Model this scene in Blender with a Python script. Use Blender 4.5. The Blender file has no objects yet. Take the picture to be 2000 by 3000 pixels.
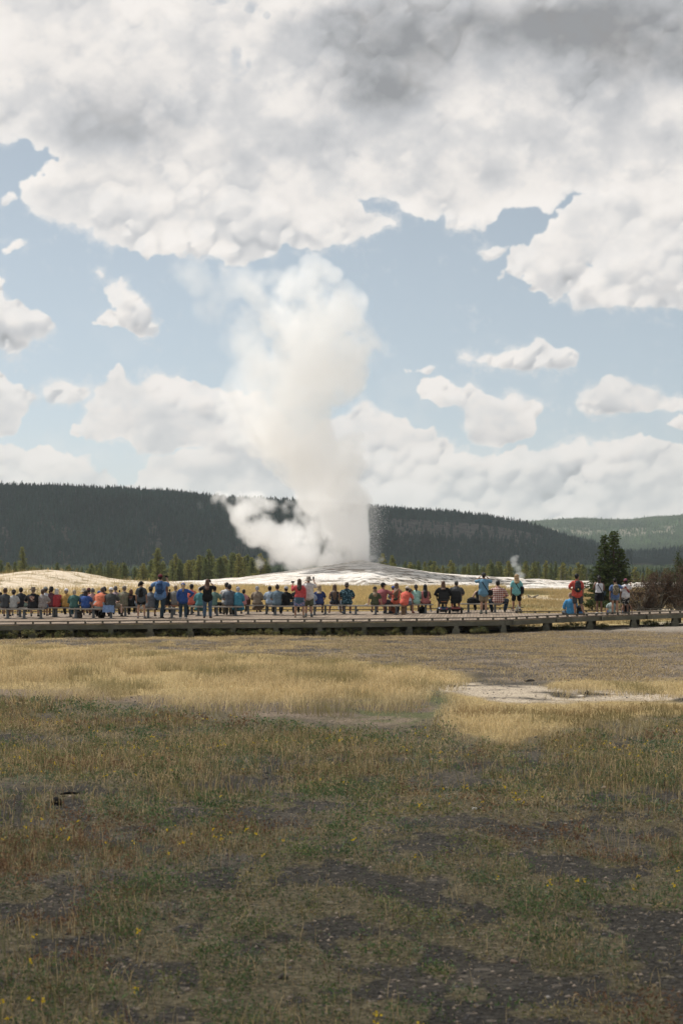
import bpy, bmesh, math, random
import numpy as np
from mathutils import Vector, Matrix

# ------------------------------------------------------------------ camera, world, sun, exposure
R = math.radians
SC = bpy.context.scene
COL = SC.collection
F = 4166.67            # focal length in pixels of the 2000 x 3000 photograph
CZ, HY = 1.7, 1630.0   # camera height, horizon row
cam_d = bpy.data.cameras.new('camera')
cam = bpy.data.objects.new('camera', cam_d)
COL.objects.link(cam)
SC.camera = cam
cam.location = (0, 0, CZ)
cam.rotation_euler = (R(90), 0, 0)
cam_d.sensor_fit = 'AUTO'
cam_d.sensor_width = 36
cam_d.lens = 50
cam_d.shift_y = (HY - 1500) / 3000
cam_d.clip_start = 0.2
cam_d.clip_end = 30000
cam_d.dof.use_dof = True
cam_d.dof.focus_distance = 75
cam_d.dof.aperture_fstop = 6.3

SUN_EL, SUN_AZ = R(58), R(-52)      # azimuth from the view direction, negative = left
sun_d = bpy.data.lights.new('sun', 'SUN')
sun = bpy.data.objects.new('sun', sun_d)
COL.objects.link(sun)
sun_d.energy = 4.9
sun_d.angle = R(0.5)
sun_d.color = (1.0, 0.965, 0.905)
SDIR = Vector((math.sin(SUN_AZ) * math.cos(SUN_EL), math.cos(SUN_AZ) * math.cos(SUN_EL), math.sin(SUN_EL)))
sun.rotation_euler = SDIR.to_track_quat('Z', 'Y').to_euler()
sun.location = (0, 0, 60)

SC.view_settings.view_transform = 'Standard'
SC.view_settings.look = 'None'
SC.view_settings.exposure = 0.0
SC.view_settings.gamma = 1.0
SC.render.engine = 'CYCLES'
cy = SC.cycles
cy.max_bounces = 24
cy.diffuse_bounces = 3
cy.glossy_bounces = 2
cy.transparent_max_bounces = 8
cy.volume_bounces = 24
cy.volume_step_rate = 1.0
cy.volume_max_steps = 256
cy.use_adaptive_sampling = True
cy.adaptive_threshold = 0.02
cy.use_denoising = True
cy.denoiser = 'OPENIMAGEDENOISE'
cy.caustics_reflective = cy.caustics_refractive = False
SC.render.use_persistent_data = False

# ------------------------------------------------------------------ numpy noise
_rng = np.random.default_rng(7)
_T2 = _rng.random((256, 256)).astype(np.float32)
_T3 = _rng.random((64, 64, 64)).astype(np.float32)
def vn2(x, y):
    xi = np.floor(x).astype(np.int32); yi = np.floor(y).astype(np.int32)
    fx = (x - xi).astype(np.float32); fy = (y - yi).astype(np.float32)
    fx = fx * fx * (3 - 2 * fx); fy = fy * fy * (3 - 2 * fy)
    a = _T2[xi & 255, yi & 255]; b = _T2[(xi + 1) & 255, yi & 255]
    c = _T2[xi & 255, (yi + 1) & 255]; d = _T2[(xi + 1) & 255, (yi + 1) & 255]
    return a + (b - a) * fx + (c - a) * fy + (a - b - c + d) * fx * fy
def fbm2(x, y, o=5, g=0.5, billow=False):
    s = 0; w = 1; t = 0
    for i in range(o):
        n = vn2(x * 2 ** i + 17.3 * i, y * 2 ** i - 9.1 * i)
        if billow: n = 1 - np.abs(2 * n - 1)
        s = s + n * w; t += w; w *= g
    return s / t
def vn3(x, y, z):
    xi = np.floor(x).astype(np.int32); yi = np.floor(y).astype(np.int32); zi = np.floor(z).astype(np.int32)
    fx = (x - xi).astype(np.float32); fy = (y - yi).astype(np.float32); fz = (z - zi).astype(np.float32)
    fx = fx * fx * (3 - 2 * fx); fy = fy * fy * (3 - 2 * fy); fz = fz * fz * (3 - 2 * fz)
    x0 = xi & 63; x1 = (xi + 1) & 63; y0 = yi & 63; y1 = (yi + 1) & 63; z0 = zi & 63; z1 = (zi + 1) & 63
    def lerp(a, b, t): return a + (b - a) * t
    c0 = lerp(lerp(_T3[x0, y0, z0], _T3[x1, y0, z0], fx), lerp(_T3[x0, y1, z0], _T3[x1, y1, z0], fx), fy)
    c1 = lerp(lerp(_T3[x0, y0, z1], _T3[x1, y0, z1], fx), lerp(_T3[x0, y1, z1], _T3[x1, y1, z1], fx), fy)
    return lerp(c0, c1, fz)
def fbm3(x, y, z, o=4, g=0.5):
    s = 0; w = 1; t = 0
    for i in range(o):
        s = s + vn3(x * 2 ** i + 7.3 * i, y * 2 ** i + 3.1 * i, z * 2 ** i - 5.7 * i) * w; t += w; w *= g
    return s / t
def sst(a, b, x):
    t = np.clip((x - a) / (b - a), 0, 1)
    return t * t * (3 - 2 * t)
def s2l(c):
    c = np.asarray(c, dtype=float)
    return np.where(c <= 0.04045, c / 12.92, ((c + 0.055) / 1.055) ** 2.4)
def hx(h):
    h = h.lstrip('#')
    return tuple(float(v) for v in s2l([int(h[i:i + 2], 16) / 255 for i in (0, 2, 4)]))
def blur1(a, r, ax):
    r = max(1, int(r)); p = [(0, 0)] * a.ndim; p[ax] = (r + 1, r)
    c = np.cumsum(np.pad(a, p, mode='edge'), axis=ax, dtype=np.float64)
    n = a.shape[ax]
    hi = np.take(c, np.arange(2 * r + 1, 2 * r + 1 + n), axis=ax); lo = np.take(c, np.arange(0, n), axis=ax)
    return ((hi - lo) / (2 * r + 1)).astype(np.float32)
def blur(a, r):
    for _ in range(3):
        a = blur1(blur1(a, r, 0), r, 1)
    return a

# ------------------------------------------------------------------ the sky: Nishita air with cumulus painted by direction
AZ0, AZ1, EL0, EL1 = -0.46, 0.46, -0.03, 0.60
NW, NH = 1480, 1010
az, el = np.meshgrid(np.linspace(AZ0, AZ1, NW), np.linspace(EL0, EL1, NH))
U = (1000 + F * np.tan(az)) / 1.2755          # columns and rows of a 1568-wide view of the photograph
V = (HY - F * np.tan(el) / np.cos(az)) / 1.2755
U = U.astype(np.float32); V = V.astype(np.float32)
def inpoly(P, U, V):
    ins = np.zeros(U.shape, bool); n = len(P)
    for i in range(n):
        x1, y1 = P[i]; x2, y2 = P[(i + 1) % n]
        if y1 == y2: continue
        c = ((V > min(y1, y2)) & (V <= max(y1, y2)) & (U < (x2 - x1) * (V - y1) / (y2 - y1) + x1))
        ins ^= c
    return ins.astype(np.float32)
PX = (AZ1 - AZ0) / NW * F / 1.2755            # view pixels per sky cell
CLOUDS = [  # polygon, edge softness in view pixels, edge break-up
    ([(-700, -900), (-700, 230), (-100, 270), (0, 285), (8, 322), (45, 322), (90, 340), (132, 356), (95, 378), (78, 400), (50, 425), (45, 450), (78, 480), (112, 515), (150, 500), (190, 520), (215, 552), (255, 565), (330, 580), (400, 588), (470, 592), (560, 598), (625, 588), (650, 570), (720, 560), (790, 566), (830, 545), (905, 522), (895, 495), (850, 480), (815, 450), (850, 458), (880, 452), (905, 462), (930, 485), (975, 498), (1010, 492), (1030, 518), (1070, 520), (1100, 535), (1130, 510), (1150, 470), (1190, 468), (1240, 480), (1270, 470), (1290, 445), (1330, 430), (1420, 460), (1560, 440), (2300, 440), (2300, -900)], 7, 1.0),
    ([(1240, 520), (1262, 488), (1300, 462), (1350, 430), (1410, 430), (1400, 535), (1384, 548), (1392, 575), (1376, 600), (1352, 590), (1368, 625), (1340, 655), (1290, 680), (1235, 668), (1195, 640), (1160, 620), (1150, 590), (1180, 575), (1220, 560)], 6, 1.2),
    ([(1090, 575), (1130, 555), (1175, 570), (1140, 592), (1100, 590)], 8, 1.3),
    ([(1350, 440), (1366, 540), (1378, 570), (1366, 600), (1352, 630), (1318, 655), (1303, 680), (1318, 703), (1350, 708), (1400, 700), (1460, 698), (1520, 702), (1600, 722), (2300, 820), (2300, 400), (1500, 380)], 4, 0.6),
    ([(-800, 560), (-300, 600), (0, 648), (15, 645), (30, 680), (55, 682), (78, 712), (100, 708), (128, 728), (126, 760), (100, 778), (60, 790), (40, 815), (0, 820), (-300, 850), (-800, 900)], 6, 0.9),
    ([(203, 735), (240, 712), (262, 700), (248, 684), (230, 675), (240, 655), (262, 655), (282, 636), (300, 662), (325, 690), (345, 722), (366, 746), (355, 767), (320, 768), (290, 762), (245, 745)], 5, 1.0),
    ([(213, 622), (225, 615), (245, 632), (238, 642)], 4, 1.3),
    ([(155, 990), (190, 965), (205, 950), (182, 930), (215, 905), (213, 875), (250, 858), (252, 825), (262, 818), (280, 830), (300, 848), (312, 890), (340, 868), (368, 864), (385, 878), (425, 873), (470, 890), (510, 893), (600, 900), (700, 1000), (700, 1080), (480, 1078), (462, 1048), (500, 1022), (440, 1030), (330, 1040), (300, 1015), (240, 1008), (200, 995)], 5, 0.9),
    ([(-900, 1010), (0, 1008), (60, 1028), (110, 1018), (150, 1040), (203, 1050), (207, 1080), (235, 1076), (262, 1095), (275, 1115), (310, 1112), (330, 1060), (350, 1035), (480, 1035), (700, 1050), (700, 1300), (-900, 1300)], 6, 0.8),
    ([(-900, 830), (0, 848), (25, 880), (80, 884), (96, 905), (60, 945), (30, 975), (0, 1000), (-900, 1020)], 6, 0.9),
    ([(102, 880), (150, 876), (205, 898), (195, 918), (150, 932), (110, 936)], 6, 1.0),
    ([(0, 575), (40, 548), (62, 556), (30, 575), (0, 590)], 7, 1.2), ([(0, 455), (30, 440), (45, 452), (0, 475)], 6, 1.2),
    ([(700, 1000), (770, 955), (800, 942), (840, 925), (865, 930), (895, 955), (930, 960), (960, 985), (1000, 983), (1030, 1000), (1045, 1040), (1110, 1048), (1200, 1030), (1300, 1020), (1400, 1010), (1460, 1003), (1568, 1016), (2400, 1000), (2400, 1400), (600, 1400), (600, 1050)], 5, 0.8),
    ([(1045, 822), (1075, 812), (1100, 822), (1135, 812), (1170, 800), (1210, 795), (1235, 778), (1252, 780), (1270, 800), (1305, 790), (1340, 812), (1320, 842), (1265, 850), (1200, 846), (1140, 848), (1100, 835)], 4, 0.7),
    ([(960, 893), (975, 870), (1005, 860), (1030, 882), (1052, 890), (1080, 880), (1100, 898), (1125, 908), (1150, 912), (1200, 908), (1250, 935), (1240, 965), (1225, 1000), (1180, 1015), (1140, 1027), (1090, 1018), (1064, 980), (1055, 938), (1005, 936), (975, 920)], 4, 0.7),
    ([(1313, 925), (1330, 897), (1368, 887), (1385, 865), (1430, 868), (1455, 885), (1480, 893), (1520, 912), (1600, 915), (1640, 940), (1540, 948), (1400, 949), (1330, 945)], 4, 0.7),
    ([(1530, 975), (1568, 952), (1640, 950), (1640, 990), (1560, 988)], 4, 0.8),
    ([(915, 855), (950, 850), (1010, 838), (985, 860)], 6, 1.4),
    ([(1780, 800), (1850, 760), (2000, 780), (1960, 830)], 6, 1.0),
]
n1 = fbm2(U / 95, V / 80, 8, 0.54); n2 = fbm2(U / 26 + 40, V / 23, 6, 0.62)
wx_ = (fbm2(U / 130 + 70, V / 110, 5, 0.55) - .5) * 60; wy_ = (fbm2(U / 130 + 20, V / 110 + 60, 5, 0.55) - .5) * 50
bil = fbm2((U + wx_) / 78 + 5, (V + wy_) / 62, 7, 0.56, True)
big = fbm2((U + wx_) / 300 + 3, (V + wy_) / 200 + 8, 5, 0.5)
field = np.full(U.shape, -1.0, np.float32)
body = np.zeros(U.shape, np.float32)
# edges: the outline is read through a fractal displacement, lumpy at every size
ex1 = fbm2(U / 46 + 11, V / 40, 7, 0.62) - .5; ey1 = fbm2(U / 46 + 91, V / 40 + 33, 7, 0.62) - .5
ex2 = fbm2(U / 15 + 1, V / 13, 5, 0.66) - .5; ey2 = fbm2(U / 15 + 41, V / 13 + 3, 5, 0.66) - .5
bl2 = fbm2((U + wx_ * .4) / 34 + 8, (V + wy_ * .4) / 30, 6, 0.6, True) - .5
puff = np.zeros(U.shape, np.float32); vert = np.zeros(U.shape, np.float32)
for k, (P, soft, brk) in enumerate(CLOUDS):
    xs_ = [p[0] for p in P]; ys_ = [p[1] for p in P]; size = min(max(xs_) - min(xs_), 2.2 * (max(ys_) - min(ys_)))
    am = brk * min(1.0, .22 + size / 300)
    m = inpoly(P, U + (ex1 * 70 + ex2 * 20) * am, V + (ey1 * 62 + ey2 * 18 - bl2 * 26) * am)
    b = blur(m, max(1.2, soft * .30) / PX) * .55 + blur(m, soft * 1.15 / PX) * .45
    fk = (b - 0.5) * 2 + ((n2 - 0.5) * 1.3 + (ex2 + ey2) * 1.2) * (1 - np.abs(b - 0.5) * 2) * min(1, .4 + brk * .6)
    fk = np.where(b < .004, -1, fk)
    field = np.maximum(field, fk)
    t_v = np.clip((V - min(ys_)) / (max(ys_) - min(ys_)), 0, 1)
    if max(ys_) - min(ys_) < 330: vert = np.where(m > .5, t_v, vert)
    bb_ = blur(m, min(26, 5 + size * .10) / PX); body = np.maximum(body, bb_)
    # puffs: overlapping balls of vapour filling the outline, small ones near its edge
    cand = np.argwhere(m > .5)
    area = len(cand) * PX * PX
    for q in range(int(min(1500, 10 + area / 300))):
        iy, ix = cand[_rng.integers(len(cand))]; r_ = (5 + 46 * float(bb_[iy, ix]) ** 2 * _rng.random() ** 1.3 * min(1, size / 260)) / PX
        R0 = int(r_) + 1; ya, yb, xa, xb = max(0, iy - R0), min(NH, iy + R0 + 1), max(0, ix - R0), min(NW, ix + R0 + 1)
        gy0, gx0 = np.ogrid[ya:yb, xa:xb]; hh_ = np.sqrt(np.clip(r_ * r_ - ((gx0 - ix) ** 2 + ((gy0 - iy) * 1.15) ** 2), 0, None)) * PX + 26 * bb_[iy, ix]
        hh_ = np.where(hh_ > 26 * bb_[iy, ix] + .01, hh_, 0); puff[ya:yb, xa:xb] = np.maximum(puff[ya:yb, xa:xb], hh_)
for (hx0, hy0, rx, ry) in [(541, 144, 11, 30), (571, 150, 7, 15), (490, 2, 32, 9), (577, 16, 13, 11), (612, 34, 7, 7)]:
    g = 1 - ((U - hx0) / rx) ** 2 - ((V - hy0) / ry) ** 2
    g = np.clip(g, -4, 1) + (n2 - 0.5) * 5.5 + (n1 - .5) * 3
    field = np.where(((U - hx0) / rx) ** 2 + ((V - hy0) / ry) ** 2 < 7, np.minimum(field, 0.75 - 0.9 * sst(-1.6, 1.4, g)), field)
wf = sst(.42, .62, fbm2(U / 120 + 55, V / 100 + 5, 4))
soft_f = (blur(np.clip(field, -1, 1), 9 / PX) + (n2 - .5) * 2.2)
alpha = np.maximum(sst(-0.62, 0.72, field) * (1 - wf * .55) + wf * .55 * sst(-.9, .75, soft_f), .5 * wf * sst(-1.0, .3, soft_f) * sst(.02, .12, body))
alpha = alpha * (1 - .12 * sst(.6, .4, n1))
# relief: the cloud as a billowing surface lit from above, left
def grad(a, sc):
    return (np.roll(a, -sc, 0) - np.roll(a, sc, 0)) / (2.0 * sc), (np.roll(a, sc, 1) - np.roll(a, -sc, 1)) / (2.0 * sc)
s1_ = max(1, int(3 / PX)); s2_ = int(9 / PX)
# read the puffs through the same displacement so no ball stays a ball
iu = np.clip(np.round((np.arange(NW)[None] + (ex1 * 34 + ex2 * 12) / PX)), 0, NW - 1).astype(int); iv = np.clip(np.round((np.arange(NH)[:, None] + (ey1 * 34 + ey2 * 12) / PX)), 0, NH - 1).astype(int)
puff = puff[iv, iu]
Pa = blur(puff, 1.6 / PX); Pb = blur(puff, 6 / PX); Pc = blur(puff, 20 / PX)
gu1, gl1 = grad(Pa, max(1, int(2 / PX))); gu2, gl2 = grad(Pb, s2_)
H3 = blur(n1, 5 / PX) * 30 + np.sqrt(np.clip(body, 0, 1)) * 30; gu3, gl3 = grad(H3, s2_)
gy_ = (gu1 * .35 + gu2 * 1.0 + gu3 * 0.8) / PX; gx_ = (gl1 * .35 + gl2 * 1.0 + gl3 * 0.8) / PX
shade = (-gy_ * .85 + gx_ * (-.45)); shade = shade / np.sqrt(1 + 2.2 * shade ** 2)
shade = shade + np.clip((Pb - Pc) / 22, -.6, .6) * .7
pm = sst(.36, .60, fbm2(U / 150 + 15, V / 90 + 25, 4))
shade = shade * (.22 + .78 * pm) + (blur(n1, 2 / PX) - .5) * .9
upper = sst(620, 380, V) * sst(60, 160, U + 100)
lum = 0.80 + .02 * (1 - upper) + shade * (0.22 - 0.165 * upper) - .10 * blur(vert, 3 / PX) ** 2.2 + .10 * upper * sst(.97, .55, body) + 0.10 * (1 - sst(.2, 1.0, body)) + (n1 - 0.5) * (0.12 + .16 * upper) + (big - .5) * .22 * upper + .012 * upper + (n2 - .5) * .055
Uw, Vw = U + wx_ * 1.3, V + wy_ * 1.1
for (gx, gy, rx, ry, dk) in [(930, 110, 230, 120, .30), (880, 215, 110, 50, .15), (760, 40, 120, 60, .12), (1180, 40, 170, 70, .20), (1500, 110, 230, 120, .32), (1400, 215, 130, 50, .10), (1330, 60, 120, 70, .18), (270, 265, 130, 70, .19), (150, 130, 110, 80, .06), (560, 330, 210, 50, .08), (1080, 400, 200, 45, .06), (1250, 330, 160, 60, .05), (30, 770, 100, 30, .15), (480, 950, 130, 12, .08), (700, 1085, 300, 18, .12), (560, 1060, 180, 30, .07), (1150, 1000, 80, 14, .08), (1450, 640, 160, 26, .05), (1500, 668, 130, 14, .08), (1300, 1090, 200, 34, .06), (960, 1000, 80, 50, .05), (350, 500, 120, 20, .04), (720, 480, 160, 26, .05), (1400, 1150, 180, 30, .06), (1210, 845, 90, 8, .05), (1430, 942, 110, 8, .07), (320, 766, 50, 8, .04), (210, 1075, 120, 20, .03)]:
    lum = lum - dk * np.exp(-(((Uw - gx) / rx) ** 2 + ((Vw - gy) / ry) ** 2) * 0.9)
for (gx, gy, rx, ry, br) in [(650, 120, 110, 60, .05), (1150, 130, 80, 45, .05), (1120, 190, 60, 50, .04), (1430, 520, 50, 130, .05), (330, 470, 150, 60, .04)]:
    lum = lum + br * np.exp(-(((Uw - gx) / rx) ** 2 + ((Vw - gy) / ry) ** 2))
lum = .80 + (lum - .80) * (1.18 + .12 * upper)
lum = np.where(lum > .72, .72 + .20 * np.tanh((lum - .72) / .20 * 1.15), lum)
lum = np.clip(lum, 0.30, 0.93)
warm = np.clip((lum - 0.55) / 0.3, 0, 1)
cr = lum * (0.99 + 0.040 * warm); cg = lum * (0.985 - 0.004 * warm); cb = lum * (1.0 - 0.065 * warm)
low = sst(0.12, 0.01, el)
cr = cr * (1 - 0.04 * low); cg = cg * (1 - 0.035 * low); cb = cb * (1 - 0.045 * low)
# thin veil of vapour between the lower clouds
alpha = np.maximum(alpha, 0.38 * sst(0.10, 0.0, el) + 0.15 * sst(0.45, 0.75, n1) * sst(0.22, 0.05, el))
edge = np.minimum.reduce([sst(AZ0, AZ0 + 0.08, az), sst(AZ1, AZ1 - 0.08, az), sst(EL1, EL1 - 0.08, el)]).astype(np.float32)
img = bpy.data.images.new('cloud_field', NW, NH, alpha=True, float_buffer=True)
img.colorspace_settings.name = 'Non-Color'
buf = np.stack([cr, cg, cb, alpha], -1).astype(np.float32)
img.pixels.foreach_set(buf.ravel())
img2 = bpy.data.images.new('cloud_patch', 370, 252, alpha=False, float_buffer=True)
img2.colorspace_settings.name = 'Non-Color'
e4 = edge[::4, ::4][:252, :370]
img2.pixels.foreach_set(np.stack([e4, e4, e4, e4 * 0 + 1], -1).astype(np.float32).ravel())
img.update(); img2.update()

world = bpy.data.worlds.new('World')
SC.world = world
world.use_nodes = True
wn = world.node_tree; wn.nodes.clear()
def N(t, typ, **kw):
    n = t.nodes.new(typ)
    for k, v in kw.items():
        if isinstance(v, (int, float, str, bool, tuple)) and hasattr(n, k): setattr(n, k, v)
    return n
def L(t, a, b): t.links.new(a, b)
def MA(t, op, a, b=None, c=None, clamp=False):
    n = t.nodes.new('ShaderNodeMath'); n.operation = op; n.use_clamp = clamp
    for i, v in enumerate((a, b, c)):
        if v is None: continue
        if isinstance(v, (int, float)): n.inputs[i].default_value = v
        else: t.links.new(v, n.inputs[i])
    return n.outputs[0]
def MIX(t, fac, a, b, mode='MIX'):
    n = t.nodes.new('ShaderNodeMix'); n.data_type = 'RGBA'; n.blend_type = mode
    for i, v in ((0, fac), (6, a), (7, b)):
        if isinstance(v, (int, float)): n.inputs[i].default_value = v
        elif isinstance(v, tuple): n.inputs[i].default_value = (*v[:3], 1)
        else: t.links.new(v, n.inputs[i])
    return n.outputs[2]
def RAMP(t, fac, stops):
    n = t.nodes.new('ShaderNodeValToRGB'); e = n.color_ramp.elements
    while len(e) < len(stops): e.new(0.5)
    for i, (p, c) in enumerate(stops):
        e[i].position = p; e[i].color = (*c[:3], 1) if isinstance(c, tuple) else (c, c, c, 1)
    t.links.new(fac, n.inputs[0]); return n.outputs[0]
def NOISE(t, vec, scale, detail=4, rough=0.55, dist=0):
    n = t.nodes.new('ShaderNodeTexNoise'); n.inputs['Scale'].default_value = scale
    n.inputs['Detail'].default_value = detail; n.inputs['Roughness'].default_value = rough; n.inputs['Distortion'].default_value = dist
    if vec is not None: t.links.new(vec, n.inputs['Vector'])
    return n.outputs['Fac']
tc = wn.nodes.new('ShaderNodeTexCoord')
sep = wn.nodes.new('ShaderNodeSeparateXYZ'); L(wn, tc.outputs['Generated'], sep.inputs[0])
a_ = MA(wn, 'ARCTAN2', sep.outputs[0], sep.outputs[1]); e_ = MA(wn, 'ARCSINE', sep.outputs[2])
u_ = MA(wn, 'DIVIDE', MA(wn, 'SUBTRACT', a_, AZ0), AZ1 - AZ0, clamp=True)
v_ = MA(wn, 'DIVIDE', MA(wn, 'SUBTRACT', e_, EL0), EL1 - EL0, clamp=True)
cmb = wn.nodes.new('ShaderNodeCombineXYZ'); L(wn, u_, cmb.inputs[0]); L(wn, v_, cmb.inputs[1])
tex = wn.nodes.new('ShaderNodeTexImage'); tex.image = img; tex.extension = 'EXTEND'; L(wn, cmb.outputs[0], tex.inputs[0])
tex2 = wn.nodes.new('ShaderNodeTexImage'); tex2.image = img2; tex2.extension = 'EXTEND'; L(wn, cmb.outputs[0], tex2.inputs[0])
sky = wn.nodes.new('ShaderNodeTexSky'); sky.sky_type = 'NISHITA'; sky.sun_disc = False
sky.sun_elevation = SUN_EL; sky.sun_rotation = SUN_AZ
sky.altitude = 2200; sky.air_density = 1.0; sky.dust_density = 2.5; sky.ozone_density = 1.0
SKY_S = 0.10
hsv = wn.nodes.new('ShaderNodeHueSaturation'); hsv.inputs['Saturation'].default_value = 0.47; hsv.inputs['Hue'].default_value = 0.480; hsv.inputs['Value'].default_value = 1.04
L(wn, sky.outputs[0], hsv.inputs['Color'])
# clouds of the rest of the dome, by plain noise on the direction
mp = wn.nodes.new('ShaderNodeMapping'); mp.inputs['Scale'].default_value = (1, 1, 2.2); L(wn, tc.outputs['Generated'], mp.inputs[0])
gn = NOISE(wn, mp.outputs[0], 2.6, 7, 0.58)
ga = RAMP(wn, gn, [(0.44, 0.0), (0.54, 1.0)]); gl = RAMP(wn, NOISE(wn, mp.outputs[0], 5.0, 6, 0.6), [(0.3, (0.52, 0.52, 0.54)), (0.65, (0.86, 0.85, 0.83))])
cc = MIX(wn, tex2.outputs[0], gl, tex.outputs[0]); ca = MIX(wn, tex2.outputs[0], ga, tex.outputs[1])
sm = wn.nodes.new('ShaderNodeVectorMath'); sm.operation = 'SCALE'; L(wn, cc, sm.inputs[0]); sm.inputs['Scale'].default_value = 1 / SKY_S
fin = MIX(wn, ca, hsv.outputs[0], sm.outputs[0])
bg = wn.nodes.new('ShaderNodeBackground'); bg.inputs['Strength'].default_value = SKY_S
L(wn, fin, bg.inputs[0]); wo = wn.nodes.new('ShaderNodeOutputWorld'); L(wn, bg.outputs[0], wo.inputs[0])
world.cycles.sampling_method = 'MANUAL'; world.cycles.sample_map_resolution = 1024
# fix: the alpha channel of the cloud image is its own output
wn.links.new(tex.outputs['Alpha'], [n for n in wn.nodes if n.type == 'MIX' and n.outputs[2] == ca][0].inputs[7])

# ------------------------------------------------------------------ helpers for meshes, materials and tags
def tag(o, label=None, cat=None, group=None, kind=None):
    if label: o['label'] = label
    if cat: o['category'] = cat
    if group: o['group'] = group
    if kind: o['kind'] = kind
    return o
def empty(name, loc=(0, 0, 0), rz=0.0, **kw):
    o = bpy.data.objects.new(name, None); o.empty_display_size = 0.3
    COL.objects.link(o); o.location = loc; o.rotation_euler = (0, 0, rz)
    return tag(o, **kw)
def npmesh(name, v, f, mat=None, parent=None, col=None, smooth=False, loc=None):
    """v (n,3), f (m,k) with one k for all, col (n,3) vertex colour."""
    v = np.ascontiguousarray(v, np.float32); f = np.ascontiguousarray(f, np.int32)
    me = bpy.data.meshes.new(name); m, k = f.shape
    me.vertices.add(len(v)); me.vertices.foreach_set('co', v.ravel())
    me.loops.add(m * k); me.loops.foreach_set('vertex_index', f.ravel())
    me.polygons.add(m); me.polygons.foreach_set('loop_start', np.arange(0, m * k, k, dtype=np.int32))
    me.update(calc_edges=True)
    if smooth: me.polygons.foreach_set('use_smooth', np.ones(m, bool))
    if col is not None:
        a = me.color_attributes.new('Col', 'FLOAT_COLOR', 'POINT')
        a.data.foreach_set('color', np.concatenate([col, np.ones((len(v), 1))], 1).astype(np.float32).ravel())
    if mat: me.materials.append(mat)
    o = bpy.data.objects.new(name, me); COL.objects.link(o)
    if parent: o.parent = parent
    if loc is not None: o.location = loc
    return o
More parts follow.
